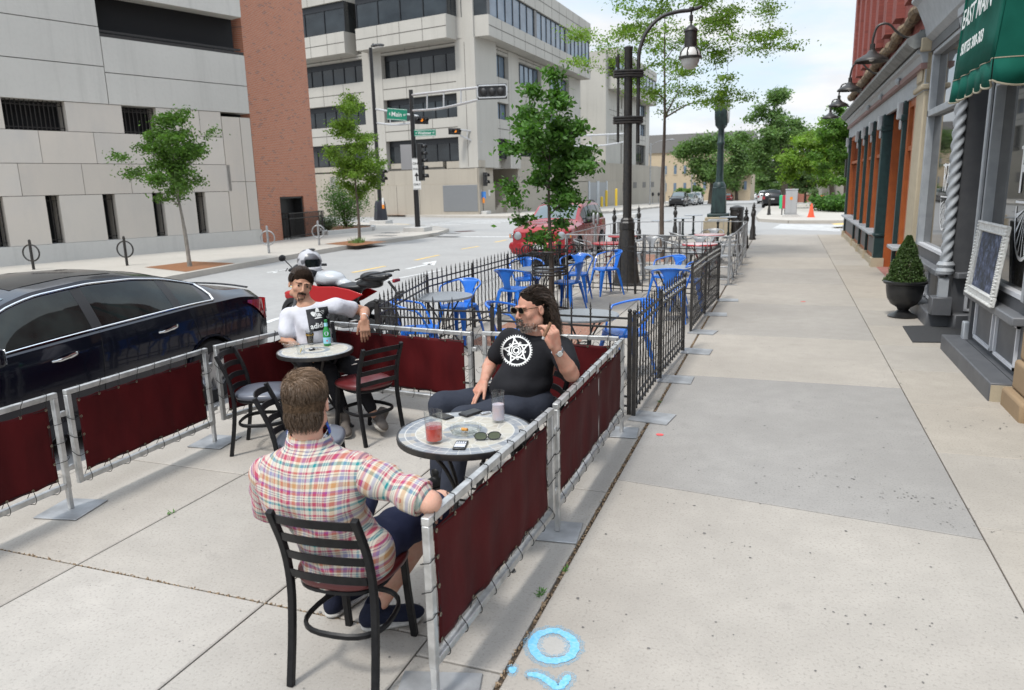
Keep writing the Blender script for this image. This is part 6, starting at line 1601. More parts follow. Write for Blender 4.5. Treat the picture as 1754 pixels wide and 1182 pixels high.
# aerial wire and wiper on the far screen edge
# --- red sport utility
PJ=dict(L=4.40,W=1.78,wr=.355,axles=(.82,3.48),n=80,tuck=.05,lip=M_trim,
 hw=([0,.06,.3,2.2,3.9,4.2,4.33,4.40],[.86,.94,.99,1,.985,.95,.90,.84]),
 belt=([0,.08,.3,1.5,2.9,3.4,4.15,4.32,4.40],[.88,1.06,1.10,1.09,1.06,1.03,.97,.90,.80]),
 xe=([0,.3,1.5,2.2,2.6,3.15,3.5,4.0,4.4],[.70,.72,.74,.735,.73,.82,.84,.83,.78]),
 ze=([0,.04,.15,.45,1.0,1.8,2.3,2.5,3.12,3.3,3.9,4.2,4.33,4.40],[.9,1.12,1.35,1.55,1.585,1.585,1.555,1.50,1.12,1.09,1.03,.985,.93,.84]),
 zt=([0,.04,.15,.45,1.0,1.8,2.3,2.5,3.12,3.3,3.9,4.2,4.33,4.40],[.95,1.18,1.42,1.61,1.65,1.65,1.62,1.57,1.18,1.15,1.11,1.06,1.00,.90]),
 sill=([0,.2,.5,4.0,4.2,4.40],[.42,.30,.24,.24,.28,.36]),
 windows=((.32,.95),(1.03,1.90),(1.98,2.82)),pillars=(.99,1.94),wind=(2.45,3.08),rearg=(.10,.38),spokes=5)
M_jeep=paint('deep_red_paint',(.30,.010,.016),.2,.25)
t,sp,f,D=car('parked_suv','dark red SUV with round headlights and slotted grille parked beyond the blue chairs',PJ,(-6.22,21.35,RD),PI,M_jeep)
FY=2.2
b=MB(); b.bb(-.50,FY-.03,.60,.50,FY+.012,.90); b.build('grille_panel',M_jeep,t,local=True,bevel=.02,seg=2)
for k in range(7):
    x=(k-3)*.118; b=MB(); b.bb(x-.040,FY+.005,.635,x+.040,FY+.018,.875); b.build('grille_slot',M_well,t,local=True,bevel=.012,seg=2)
for s in (-1,1):
    b=MB(); Ry=Matrix.Rotation(-PI/2,3,'X'); b.lathe([(.13,-.04),(.13,.01),(.112,.025)],(s*.62,FY-.012,.80),24,R=Ry,cap=False); b.build('headlight_bezel',M_jeep,t,local=True)
    b=MB(); b.lathe([(.112,.0),(.112,.018),(.08,.034),(.03,.042),(.005,.043)],(s*.62,FY-.010,.80),24,R=Ry,cap=False); b.build('headlight',M_lampg,t,local=True)
    b=MB(); b.box((s*.80,FY-.10,.79),(.14,.16,.13),RZ(-s*.5).to_3x3()); b.build('corner_lamp',M_lampg,t,local=True,bevel=.02,seg=2)
    b=MB(); b.box((s*.845,FY-.075,.79),(.05,.08,.10),RZ(-s*.6).to_3x3()); b.build('turn_signal',M_amber,t,local=True,bevel=.01)
    b=MB(); b.lathe([(.045,0),(.045,.02),(.035,.03),(.005,.032)],(s*.66,FY-.02,.44),16,R=Ry,cap=False); b.build('fog_lamp',M_trim,t,local=True)
    q=SDF((s*1.05-.2,.35,.95),(s*1.05+.2,.95,1.35),.010); q.ell((s*1.02,.68,1.14),(.13,.08,.09),None,.02); q.cone((s*.86,.70,1.08),(s*.95,.69,1.09),.035,.04,.02); me=q.build('mirror',M_trim,None); me.parent=t
    b=MB(); b.tube([(s*.60,-1.60,1.60),(s*.61,-1.2,1.655),(s*.61,-.3,1.655),(s*.60,.05,1.60)],.016,6); b.build('roof_rail',M_trim,t,local=True)
    for s_ in (1.35,2.25):
        b=MB(); b.tube([(s*.885,s_-2.2-.07,.97),(s*.915,s_-2.2,.97),(s*.885,s_-2.2+.07,.965)],.014,6); b.build('door_handle',M_trim,t,local=True)
    for s0 in (1.02,1.97,2.98):
        b=MB(); b.tube([(s*(.8905),s0-2.2,.55),(s*.8905,s0-2.2,.85),(s*.882,s0-2.2,.98),(s*.85,s0-2.2,1.055)],.0035,4); b.build('door_seam',M_well,t,local=True)
q=SDF((-1.0,1.85,.2),(1.0,2.4,.75),.014); q.chain([(-.80,2.08,.50),(-.45,2.20,.50),(.45,2.20,.50),(.80,2.08,.50)],[.13,.13,.13,.13],.04,flat=((0,1,0),.55)); q.chain([(-.78,2.06,.36),(0,2.19,.34),(.78,2.06,.36)],[.08,.08,.08],.03); me=q.build('front_bumper',M_jeep,None); me.parent=t
b=MB(); b.bb(-.34,2.265,.28,.34,2.285,.36); b.build('air_intake',M_well,t,local=True)
b=MB(); b.bb(-.16,2.275,.44,.16,2.290,.58); b.build('number_plate',MATS['plate_white'],t,local=True,bevel=.004)
b=MB(); b.box((0,1.45,1.115),(.95,1.0,.012),Matrix.Rotation(-.075,3,'X')); 
# --- far traffic (small in the picture, still with bodies, glass, lamps and wheels)
PF=dict(PJ); PF['n']=36; PF['spokes']=5
def far_car(name,label,x,y,rz,body,group,suv=True,lights=True,cat='car',z=RD):
    P=dict(PF if suv else PS); P['n']=36; P.pop('chrome',None); P.pop('sunroof',None)
    t,sp,f,D=car(name,label,P,(x,y,z),rz,body,group,label_cat=cat)
    hl=P['L']/2; zl=.80 if suv else .70
    for s in (-1,1):
        b=MB(); b.ball((s*.66,hl-.02,zl),(.15,.08,.09),8); b.build('headlight',M_lampg,t,local=True)
        b=MB(); b.bb(s*.62,-hl-.015,.80,s*.84,-hl+.06,1.05 if suv else .95); b.build('tail_lamp',M_redl2,t,local=True)
        b=MB(); b.ball((s*1.0,.68 if suv else 1.0,1.12 if suv else 1.0),(.11,.07,.08),8); b.build('mirror',M_trim,t,local=True)
    b=MB(); b.bb(-.5,hl-.02,.60,.5,hl+.012,.82); b.build('grille',M_trim,t,local=True,bevel=.02)
    b=MB(); b.bb(-.2,-hl-.02,.75,.2,-hl,.88); b.build('number_plate',MATS['plate_white'],t,local=True)
    return t
FG='cars parked further down the street'
def fc(px,py,*a,back=2.2,**k):
    p=GS(px,py); return far_car(a[0],a[1],p.x,p.y+back,a[2],a[3],FG,*a[4:],z=gz(p.y+back))
paint('black_paint',(.01,.011,.015)); paint('silver_paint',(.42,.43,.44),.6); paint('white_paint',(.68,.69,.70),0.)
fc(1158,354.5,'parked_suv','black SUV parked facing us on the far side, furthest left of the distant cars',PI,MATS['black_paint'])
fc(1176,352.5,'parked_car','silver car tucked between the black SUV and the white one',PI,MATS['silver_paint'],False)
fc(1188,350.5,'parked_suv','tall white SUV parked facing us behind the black one',PI,MATS['white_paint'])
fc(1322,356,'parked_suv','black SUV seen from behind at the right kerb, past the lone bollard',0,MATS['black_paint'])
fc(1309,349,'parked_suv','white SUV seen from behind ahead of the black one',0,MATS['white_paint'])
fc(1245,344.5,'parked_car','dark red car parked right of the clock column',PI,paint('crimson_paint',(.22,.01,.015)),False)
fc(1258,343.5,'parked_car','silver car parked just right of the distant red one',PI,MATS['silver_paint'],False)
fc(1266,342.5,'parked_car','pale grey car, last of the row right of the clock column',PI,paint('pale_grey_paint',(.55,.56,.57),.4),False)
fc(1289,341,'moving_car','tiny white car far away in the middle of the street',0,MATS['white_paint'],False)
# ================================================ motorcycle
def motorcycle():
    t=thing('motorcycle','red and white sport motorcycle parked at the kerb behind the man in white','motorcycle',(-5.98,8.98,RD),rad(84)); t.scale=(1.06,)*3
    # local: +y forward (towards -x in the world), ground z=0
    ty=M_tyre
    def wh(y,w,r=.30):
        b=MB(); Rx=Matrix.Rotation(PI/2,3,'Y'); b.lathe([(r*.72,-w/2),(r*.90,-w*.5),(r*.98,-w*.28),(r,0),(r*.98,w*.28),(r*.90,w*.5),(r*.72,w/2)],(0,y,r),28,R=Rx,cap=False); o=b.build('wheel',ty,t,local=True)
        b=MB(); b.lathe([(r*.74,-w*.3),(r*.74,w*.3),(r*.66,w*.3),(r*.66,-w*.3),(r*.74,-w*.3)],(0,y,r),28,R=Rx,cap=False); b.cyl((-.05,y,r),(.05,y,r),.045,12)
        for k in range(5):
            a=2*PI*k/5; b.bar((0,y,r),(0,y+math.cos(a)*r*.68,r+math.sin(a)*r*.68),.03,.03,(1,0,0))
        b.build('rim',M_trim,o,local=True)
        b=MB(); b.lathe([(.06,.0),(.13,.0),(.13,.005),(.06,.005)],(.06,y,r),20,R=Rx,cap=False); b.build('brake_disc',M_rim,o,local=True)
    wh(.70,.12); wh(-.68,.18)
    def S_(name,mat,prims,lo,hi,h=.012):
        q=SDF(lo,hi,h)
        for p in prims:
            k=p[0]; getattr(q,k)(*p[1:-1] if isinstance(p[-1],dict) else p[1:],**(p[-1] if isinstance(p[-1],dict) else {}))
        q.a=q.a; o=q.build(name,mat,None); o.parent=t; return o
    S_('fuel_tank',pm('pearl_white_paint',(.42,.44,.46),.3,coat=.5),[('ell',(0,.10,.855),(.150,.24,.105),None,.03),('rbox',(0,.20,.87),(.13,.16,.075),Matrix.Rotation(.12,3,'X'),.05,.04),('ell',(0,-.14,.79),(.09,.12,.06),None,.04)],(-.3,-.4,.6),(.3,.6,1.1))
    M_rf=pm('bright_red_paint',(.36,.004,.006),.3,coat=.3,spec=.3)
    for s in (-1,1):
        b=MB(); P=[(.54,.86),(.38,.80),(.16,.76),(-.10,.77),(-.34,.74),(-.56,.68),(-.32,.56),(-.08,.47),(.08,.44),(.26,.56),(.46,.70)]
        pts=[(s*(.165-.03*abs(y)),y,z) for y,z in P]; b.prism(pts,(s*.02,0,0)); b.build('side_fairing',M_rf,t,local=True,bevel=.008,seg=2)
        b=MB(); b.prism([(s*(.14),y,z) for y,z in ((.55,.84),(.38,.80),(.20,.735),(.44,.76))],(s*.022,0,0)); b.build('tank_wing',MATS['pearl_white_paint'],t,local=True,bevel=.006)
    ls=pm('seat_leather',(.016,.017,.019),.45)
    S_('seat',ls,[('ell',(0,-.28,.76),(.15,.22,.055),None,.02),('cone',(0,-.35,.75),(0,-.52,.80),.10,.08,.03,{'flat':((0,0,1),.5)})],(-.3,-.7,.6),(.3,.1,.95))
    S_('tail_unit',pm('tail_black',(.012,.012,.013),.35),[('cone',(0,-.45,.80),(0,-.86,.92),.10,.055,.03,{'flat':((0,0,1),.55)}),('ell',(0,-.64,.895),(.14,.21,.07),None,.03),('ell',(0,-.58,.80),(.11,.18,.06),None,.04)],(-.3,-1.1,.6),(.3,-.2,1.1))
    b=MB()
    for s in (-1,1): b.tube([(s*.12,-.42,.86),(s*.15,-.70,.95),(s*.12,-.95,.985),(s*.06,-.99,.985)],.011,6)
    b.build('grab_rail',M_trim,t,local=True)
    b=MB(); b.box((0,-.98,.86),(.14,.04,.05)); b.build('tail_light',M_redl2,t,local=True,bevel=.01)
    b=MB(); b.box((0,-1.0,.66),(.17,.02,.14),Matrix.Rotation(.5,3,'X')); b.tube([(0,-.86,.84),(0,-.97,.72)],.02,6); b.build('plate_holder',M_trim,t,local=True)
    S_('jacket_bundle',cloth('black_textile',(.014,.015,.018),(.022,.023,.027),.5,30),[('ell',(.02,.42,.90),(.20,.15,.09),None,.04),('ell',(-.12,.34,.93),(.12,.12,.07),None,.05),('ell',(.10,.50,.90),(.10,.10,.08),None,.04)],(-.4,.1,.7),(.4,.75,1.15))
    q=None
    b=MB()
    for s in (-1,1): b.tube([(0,.56,.96),(s*.18,.55,1.0),(s*.36,.46,.99)],.013,7); b.tube([(s*.24,.53,1.0),(s*.37,.455,.99)],.019,8); b.tube([(s*.25,.60,1.0),(s*.36,.53,.98)],.007,5)
    b.build('handlebar',M_trim,t,local=True)
    for s in (-1,1):
        b=MB(); b.tube([(s*.10,.52,.95),(s*.10,.72,.30)],.028,8); b.build('fork',pm('fork_gold',(.20,.20,.21),.3,.9),t,local=True)
        b=MB(); b.tube([(s*.16,.60,1.0),(s*.24,.66,1.12)],.007,5); b.ball((s*.27,.66,1.14),(.07,.02,.045),10); b.build('mirror',M_trim,t,local=True)
    S_('headlight_cowl',MATS['tail_black'],[('ell',(0,.66,.86),(.12,.10,.11),None,.03),('ell',(0,.62,.97),(.13,.05,.07),None,.03)],(-.3,.4,.6),(.3,.9,1.15))
    S_('front_mudguard',M_rf,[('cone',(0,.50,.56),(0,.86,.58),.07,.05,.03),('ell',(0,.70,.62),(.075,.22,.05),None,.02)],(-.2,.3,.4),(.2,1.05,.8))
    S_('engine',pm('engine_metal',(.05,.05,.052),.45,.6,c2=(.02,.02,.02),ns=30),[('rbox',(0,.10,.40),(.17,.20,.16),None,.04,.02),('rbox',(0,.22,.58),(.13,.12,.14),Euler((-.4,0,0)).to_matrix(),.03,.02),('rbox',(0,-.16,.42),(.15,.12,.12),None,.03,.02)],(-.3,-.5,.1),(.3,.6,.85))
    b=MB()
    for k in range(7): b.box((0,.20+.02*k-.03,.52+.035*k),(.30,.25,.008),Matrix.Rotation(-.4,3,'X'))
    b.build('cooling_fins',M_trim,t,local=True)
    b=MB(); b.tube(catmull([(.10,.36,.50),(.12,.42,.28),(.14,.20,.18),(.17,-.20,.22),(.20,-.55,.34)],5),[.022]*12+[.045]*9,9); b.build('exhaust',pm('exhaust_steel',(.35,.34,.33),.3,.9),t,local=True)
    b=MB()
    for s in (-1,1): b.bar((s*.11,-.10,.42),(s*.11,-.70,.30),.03,.06); b.tube([(s*.13,-.10,.34),(s*.22,-.14,.32)],.013,6)
    b.tube([(0,-.25,.50),(0,-.42,.74)],.035,8); b.build('swingarm',M_trim,t,local=True)
    b=MB(); b.tube([(-.13,-.02,.25),(-.24,.06,.0)],.013,6); b.build('side_stand',M_trim,t,local=True)
    # helmet resting on the bars
    c=G(530,449,.98)
    h_=thing('helmet','white and silver motorcycle helmet perched on the motorcycle handlebar','helmet',(c.x,c.y,c.z),rad(-125)); h_.scale=(1.35,)*3
    q=SDF((-.2,-.2,-.2),(.2,.2,.2),.006); q.ell((0,0,.01),(.125,.145,.13),None,.01); q.ell((0,.06,-.07),(.10,.10,.07),None,.03); q.rbox((0,.145,-.005),(.085,.06,.040),None,.02,.01,op='s'); q.ell((0,0,-.14),(.09,.10,.09),None,.02,op='s')
    me=q.build('shell',pm('helmet_shell',(.42,.42,.44),.3,c2=(.10,.10,.11),ns=9,nd_=1,rlo=.52,rhi=.56),None); me.parent=h_
    b=MB()
    for a in np.linspace(-.7,.7,9): pass
    rows=[[( .118*math.sin(a),.132*math.cos(a),z) for z in (-.045,.0,.04)] for a in np.linspace(-.85,.85,12)]; b.grid(rows); b.build('visor',M_cglass,h_,local=True)
    b=MB(); 
    b.prism([(-.128,-.06,-.02),(-.120,.06,.0),(-.112,.05,.035),(-.118,-.05,.02)],(.01,0,0)); b.ball((-.03,.02,.136),(.035,.07,.010),10)
    b.build('vent_graphic',M_trim,h_,local=True)
motorcycle()
# ================================================ far pavements, markings
PV=lambda *a:[tuple(GS(x,y,.0)[:2]) for x,y in a]
cl=[G(366,470,RD),G(440,453,RD),G(600,424,RD)]
# kerb line of the far side: slightly straightened from the measured points
far_curb=[(-12.6,-8),(-14.1,12),(-14.7,17),(-15.1,22),(-15.2,25.5),(-14.9,28.2),(-14.9,30.6),(-15.6,33.4),(-17.2,35.6),(-19.5,37.2),(-23.3,39.6),(-40,46.5)]
sheet('far_sidewalk',far_curb+[(-60,60),(-60,-8)],M_walk2,.15)
kb=MB()
def kerb_line(P,w=.16,top=.156,name='far_kerb'):
    b=MB(); P=[Vector((p[0],p[1],0)) for p in P]
    for i in range(len(P)-1):
        a,c=P[i],P[i+1]; n=max(1,int((c-a).length/3)); 
        for k in range(n):
            p=a.lerp(c,k/n); q=a.lerp(c,(k+1)/n); d=(q-p).normalized(); p=p+d*.004; q=q-d*.004
            z0=gz((p.y+q.y)/2); b.box(((p.x+q.x)/2,(p.y+q.y)/2,z0+top/2-.06),(w,(q-p).length,top+.12),RZ(math.atan2(-(q-p).x,(q-p).y)).to_3x3())
    return struct(b.build(name,M_walk2))
kerb_line(far_curb)
oc=[(-90,82),(-35.1,57.3),(-23.3,49.6),(-17.6,47.6),(-15.6,48.6),(-14.2,52),(-12.9,57),(-12.6,75),(-12.4,110),(-12.4,420)]
sheet('office_sidewalk',oc+[(-200,420),(-200,82)],M_walk2,.15); kerb_line(oc,name='office_kerb')
rc=[(60,39.2),(3.2,38.6),(.2,39.2),(-1.2,41.0),(-1.45,44),(-1.5,60),(-1.6,420)]
sheet('right_far_sidewalk',rc[::-1]+[(60,420)][::-1] if False else rc+[(60,420)],M_walk2,.15); kerb_line(rc,name='right_far_kerb')
def mark(name,pts,mat,dz=.004):
    return sheet(name,[tuple(p[:2]) for p in pts],mat,dz,0)
def stripe(name,a,b,w,mat):
    a=Vector(a[:2]+(0,)) if isinstance(a,tuple) else Vector((a.x,a.y,0)); b=Vector(b[:2]+(0,)) if isinstance(b,tuple) else Vector((b.x,b.y,0)); d=(b-a).normalized(); s=Vector((-d.y,d.x,0))*w/2
    return mark(name,[a-s,b-s,b+s,a+s],mat)
g=lambda x,y: G(x,y,RD)
for a,c in (((497,492),(535,485)),((604,467),(660,456)),((711,446),(752,437)),((790,427),(820,422)),((848,415),(868,411))): stripe('lane_dash',g(*a),g(*c),.13,M_yellow)
stripe('centre_line',g(590,380.5),g(702,384.5),.22,M_yellow)
stripe('stop_line',g(784,405.4),g(872,405.8),.30,M_white)
stripe('parking_line',g(455,553),g(500,538),.12,M_white)
for a,c in (((700,460),(752,450)),((640,450),(656,452)),((735,411),(770,409))): pass
stripe('arrow_shaft',g(696,461),g(738,452),.14,M_white); mark('arrow_head',[g(722,451),g(748,447),g(744,455)],M_white)
for a,c in (((604,484),(665,469)),((612,490),(670,476)),((470,468),(476,463)),((458,467),(490,462))): stripe('bike_lane_marking',g(*a),g(*c),.10,M_white)
stripe('edge_line',g(560,500),g(760,462),.10,M_white)
for k in range(7):
    u=k/6; a=Vector(G(716,387.5,RD)).lerp(G(842,371.8,RD),0); 
for k,(x0,y0,x1,y1) in enumerate(((722,386.5,858,381.5),(738,383.6,872,379.2),(752,381.2,884,377.4),(770,379.0,896,375.8))): stripe('crosswalk_bar',g(x0,y0),g(x1,y1),.35,M_white)
mark('crosswalk',[g(1322,391.5),g(1337,384),g(1443,385.5),g(1438,397)],pm('worn_crosswalk',(.50,.50,.49),.7,c2=(.40,.40,.39),ns=3))
mark('yellow_ramp',[G(1424,383.5,-.0),G(1446,382,-.0),G(1447,385,0),G(1430,385.5,0)],M_yellow,.157)
M_mulch=pm('rust_mulch',(.20,.085,.035),.95,c2=(.28,.13,.06),ns=40,bump=.5)
mark('tree_bed',[G(248,458,0),G(330,448,0),G(404,451,0),G(318,466,0)],M_mulch,.156); mark('tree_bed',[G(556,418,0),G(600,412.5,0),G(664,414,0),G(610,421.5,0)],M_mulch,.156)
mark('tree_bed',[G(652,367,0),G(668,364.6,0),G(706,366,0),G(690,367.8,0)],M_mulch,.156)
b=MB(); b.box(tuple(G(808,371.5,RD))[:2]+(-.10,),(1.9,.5,.12),RZ(-.2).to_3x3()); struct(b.build('storm_drain',pm('rusty_iron',(.10,.035,.025),.8,c2=(.05,.02,.015),ns=12)))
for px,py in ((796,396.5),): b=MB(); b.box((G(px,py,RD).x,G(px,py,RD).y,RD+.004),(.9,.6,.012),RZ(.9).to_3x3()); struct(b.build('storm_drain',MATS['rusty_iron']))
for px,py,w in ((660,404,1.0),(668,399,.8),(764,400,1.3)): b=MB(); c=G(px,py,0); b.box((c.x,c.y,.004),(w,.5,.008),RZ(-.15).to_3x3()); struct(b.build('manhole_cover',pm('cover_iron',(.12,.12,.12),.7)))
# ================================================ facade frames
class Face:
    def __init__(s,P0,d,n): s.P=Vector((P0[0],P0[1],0)); s.d=Vector((d[0],d[1],0)).normalized(); s.n=Vector((n[0],n[1],0)).normalized(); s.R=Matrix((s.d,s.n,Vector((0,0,1)))).transposed()
    def pt(s,u,z,o=0): return s.P+s.d*u+s.n*o+Vector((0,0,z))
    def box(s,b,u0,u1,z0,z1,o0,o1,m=0): return b.box(s.pt((u0+u1)/2,(z0+z1)/2,(o0+o1)/2),(abs(u1-u0),abs(o1-o0),abs(z1-z0)),s.R,m)
def facade_glass(name,c,c2,sc=(.3,.3,.5),rough=.06):
    m,nt,b,v=base(name,rough); L=nt.links.new
    n=noise(nt,mapn(nt,v,sc),1.6,3.); L(ramp(nt,n,[(.35,c),(.65,c2)]),b.inputs['Base Color']); b.inputs['Specular IOR Level'].default_value=.55
    bumpn(nt,b,noise(nt,v,.35,1),.10,.05); return m
M_dglass=facade_glass('dark_office_glass',(.012,.015,.018),(.03,.037,.042)); M_bglass=facade_glass('blue_office_glass',(.10,.14,.19),(.16,.21,.27))
M_mull=pm('dark_mullion',(.02,.022,.026),.4,.3)
def streaked(name,c,sc=1.):
    """board-marked concrete with rain streaks running down"""
    m,nt,b,v=base(name,.9); L=nt.links.new
    big=noise(nt,v,.25,4.); st=noise(nt,mapn(nt,v,(1.1,1.1,.05)),2.2,4.,rough=.7); fine=noise(nt,v,9.,3.)
    k=lambda f:tuple(x*f for x in c)
    col=ramp(nt,big,[(.3,k(.92)),(.7,k(1.06))]); col=mixn(nt,mth(nt,'MULTIPLY',ramp(nt,st,[(.50,0.),(.72,1.)]),.32),col,k(.62)); col=mixn(nt,mth(nt,'MULTIPLY',ramp(nt,fine,[(.35,1.),(.5,0.)]),.15),col,k(.8))
    L(col,b.inputs['Base Color']); bumpn(nt,b,fine,.2,.02); return m
M_off=streaked('office_concrete',(.42,.405,.37)); M_off2=streaked('terrace_concrete',(.375,.34,.285)); M_joint=pm('joint_shadow',(.10,.095,.085),.95)
Cn=G(821,366.6,0); F3=Face(Cn,(-.98096,.19419),(-.19419,-.98096)); F4=Face(Cn,(.03487,.99939),(.99939,-.03487))
ob=thing('office_building','large beige concrete office block with dark ribbon windows and overhanging top storeys','building',(Cn.x,Cn.y,0))
def band(F,u0,u1,z0,z1,o=0.,dep=.5,jn=None,groove=True,name='spandrel'):
    b=MB(); F.box(b,u0,u1,z0,z1,o-dep,o); w=b.build(name,M_off,ob)
    jb=MB()
    if groove: F.box(jb,u0+.01,u1-.01,(z0+z1)/2-.03,(z0+z1)/2+.03,o-.02,o+.006)
    for k in range(1,(jn or 1)): u=lerp(u0,u1,k/jn); F.box(jb,u-.02,u+.02,z0+.01,z1-.01,o-.02,o+.005)
    if jb.v: jb.build('panel_joint',M_joint,w)
def glazing(F,u0,u1,z0,z1,o,n,mat,head=.0):
    b=MB(); F.box(b,u0,u1,z0,z1,o-.06,o); w=b.build('window',mat,ob)
    m=MB(); 
    for k in range(n+1): u=lerp(u0,u1,k/n); F.box(m,u-.035,u+.035,z0,z1,o,o+.06)
    F.box(m,u0,u1,z0,z0+.07,o,o+.055); F.box(m,u0,u1,z1-.07-head,z1,o,o+.055); m.build('mullion',M_mull,w)
U3=[(1.65,8.65),(10.6,24)]; rows=[(3.95,5.68),(7.10,8.80),(10.37,12.10)]
for (a,c) in U3:
    for i,(z0,z1) in enumerate(rows):
        glazing(F3,a,c,z0,z1,-.45,int(round((c-a)/1.17)),M_dglass,.35)
        zt=rows[i+1][0] if i<2 else 12.45; band(F3,a,c,z1,zt,0.,.7,int(round((c-a)/2.3)))
for (a,c) in ((.0,1.65),(8.65,10.6)):
    b=MB(); F3.box(b,a,c,3.4,17.2,-3.,.04 if a else .0); b.build('pier',M_off,ob)
    j=MB(); F3.box(j,(a+c)/2-.02,(a+c)/2+.02,3.5,12.2,.0,.046 if a else .006); j.build('panel_joint',M_joint,ob)
for (a,c) in ((1.42,9.95),(11.15,24)):
    band(F3,a,c,12.42,14.0,1.3,2.6,int(round((c-a)/1.9))); band(F3,a,c,16.22,17.9,1.3,2.6,int(round((c-a)/1.9))); glazing(F3,a+.02,c-.02,14.0,16.22,1.05,int(round((c-a)/2.1)),M_dglass,.4)
    b=MB(); F3.box(b,a+.001,a+.06,14.0,16.22,-1,1.04); F3.box(b,c-.06,c-.001,14.0,16.22,-1,1.04); b.build('window_return',M_dglass,ob)
U4=[(.50,6.4),(8.65,14.1),(16.4,22.2)]
for (a,c) in U4:
    for i,(z0,z1) in enumerate(((4.15,5.68),(7.14,8.42),(10.27,12.0))):
        glazing(F4,a,c,z0,z1,-.35,5,M_bglass if i else M_dglass)
        zt=(7.14,10.27,12.45)[i]; band(F4,a,c,z1,zt,0.,.7,3)
for (a,c) in ((.0,.5),(6.4,8.65),(14.1,16.4),(22.2,26.1)):
    b=MB(); F4.box(b,a,c,3.4,12.45,-3. if a else -.3,.05); b.build('pier',M_off,ob)
for k,(a,c) in enumerate(((.15,9.80),(9.88,18.12),(18.2,26.1))):
    z0,z1,z2,z3=(12.5,13.65+.25,16.1,17.85); o=1.15-.0*k
    band(F4,a,c,z0,z1,o,2.6,4); band(F4,a,c,z2,z3,o,2.6,4); glazing(F4,a+.55,c-.02,z1,z2,o-.2,6,M_bglass); b=MB(); F4.box(b,a+.001,a+.56,z1,z2,-1,o-.12); b.build('window_return',M_dglass,ob)
b=MB(); F3.box(b,1.2,25,3.4,17.2,-4,-.8); F4.box(b,5.,26.,3.4,17.3,-14,-.8); b.build('core_wall',M_off,ob)
# terrace podium round the building
pd=thing('terrace_wall','beige concrete terrace wall under the office block with a stair and louvred panel','wall',(Cn.x,Cn.y,0))
b=MB(); F3.box(b,.02,30,-.3,2.24,-1.,.05); b.build('lower_wall',M_off2,pd); b=MB(); F3.box(b,-.02,30,2.245,3.38,-1.,-.05); b.build('upper_band',M_off2,pd)
b=MB(); F3.box(b,-.1,2.9,3.42,3.92,-.9,-.1); F3.box(b,3.3,8.4,3.55,3.95,-.9,-.15); F3.box(b,12.3,30,3.5,3.92,-.9,-.1); b.build('parapet',M_off2,pd)
b=MB(); F3.box(b,3.2,8.7,3.381,3.55,-.9,-.2); b.build('parapet_slot',M_joint,pd)
b=MB(); F3.box(b,.06,3.22,.2,2.15,.051,.08); lv=b.build('louvre_panel',pm('grey_louvre',(.30,.31,.32),.5,.3),pd)
b=MB()
for k in range(40): u=lerp(.08,3.2,k/39); F3.box(b,u-.012,u+.012,.22,2.13,.08,.10)
b.build('louvre_fin',pm('louvre_fin',(.22,.23,.24),.5,.3),lv)
b=MB()
for k in range(1,13): F3.box(b,k*2.3+3.2,k*2.3+3.23,-.1,2.24,.045,.056)
b.build('panel_joint',M_joint,pd)
b=MB(); F4.box(b,.0,2.95,-.3,2.24,-.2,.05); F4.box(b,8.32,29.0,-.8,2.24,-6.,-.02); F4.box(b,29.,75.,-1.6,2.30,-6.,-.02); b.build('lower_wall',M_off2,pd)
b=MB(); F4.box(b,-.02,2.9,2.245,3.38,-.25,-.05); F4.box(b,8.34,75.,2.305,4.15,-6.,-.12); b.build('upper_band',M_off2,pd)
b=MB(); F4.box(b,8.,75.,4.16,4.45,-.6,-.2); b.build('parapet',M_off2,pd)
# stair rising away from the street, with sloping cheek walls
b=MB(); n=13
for k in range(n): F4.box(b,3.05+k*.36,3.05+(k+1)*.36-.001,-.2,.0+(k+1)*.175,-2.3,-.06)
b.build('stair',concrete('stair_concrete',(.34,.30,.25),.1,.2,.2,False),pd)
for u in (5.62,): b=MB(); b.prism([F4.pt(5.0,-.2,.18),F4.pt(5.0,.75,.18),F4.pt(5.35,.9,.18),F4.pt(8.3,2.75,.18),F4.pt(8.3,-.2,.18)],F4.n*-.30); F4.box(b,2.96,9.,-.2,3.3,-3.,-2.31); b.build('stair_cheek',M_off2,pd)
b=MB(); b.tube([F4.pt(3.1,1.0,-2.2),F4.pt(7.7,3.3,-2.2)],.035,6); b.build('handrail',M_galv,pd)
b=MB(); F4.box(b,1.7,2.0,1.3,1.75,.051,.06); b.build('paper_notice',pm('paper_white',(.6,.6,.6),.7),pd)
gd=MB(); F4.box(gd,29.6,32.4,-.8,2.15,-.02,.04); F4.box(gd,33.4,36.6,-.8,2.15,-.02,.04); gd.build('garage_door',pm('grey_door',(.30,.31,.32),.6),pd)
gd=MB()
for u in (29.3,32.6,33.1,36.8): F4.box(gd,u-.2,u+.2,-.8,2.3,-.01,.10)
gd.build('door_jamb',pm('pale_steel_frame',(.50,.53,.56),.5),pd)
b=MB()
for u in (45,51,57,63): F4.box(b,u,u+2.2,1.0 if u<46 else 1.3,2.1,-.03,.0)
b.build('wall_vent',pm('vent_grey',(.16,.15,.14),.8),pd)
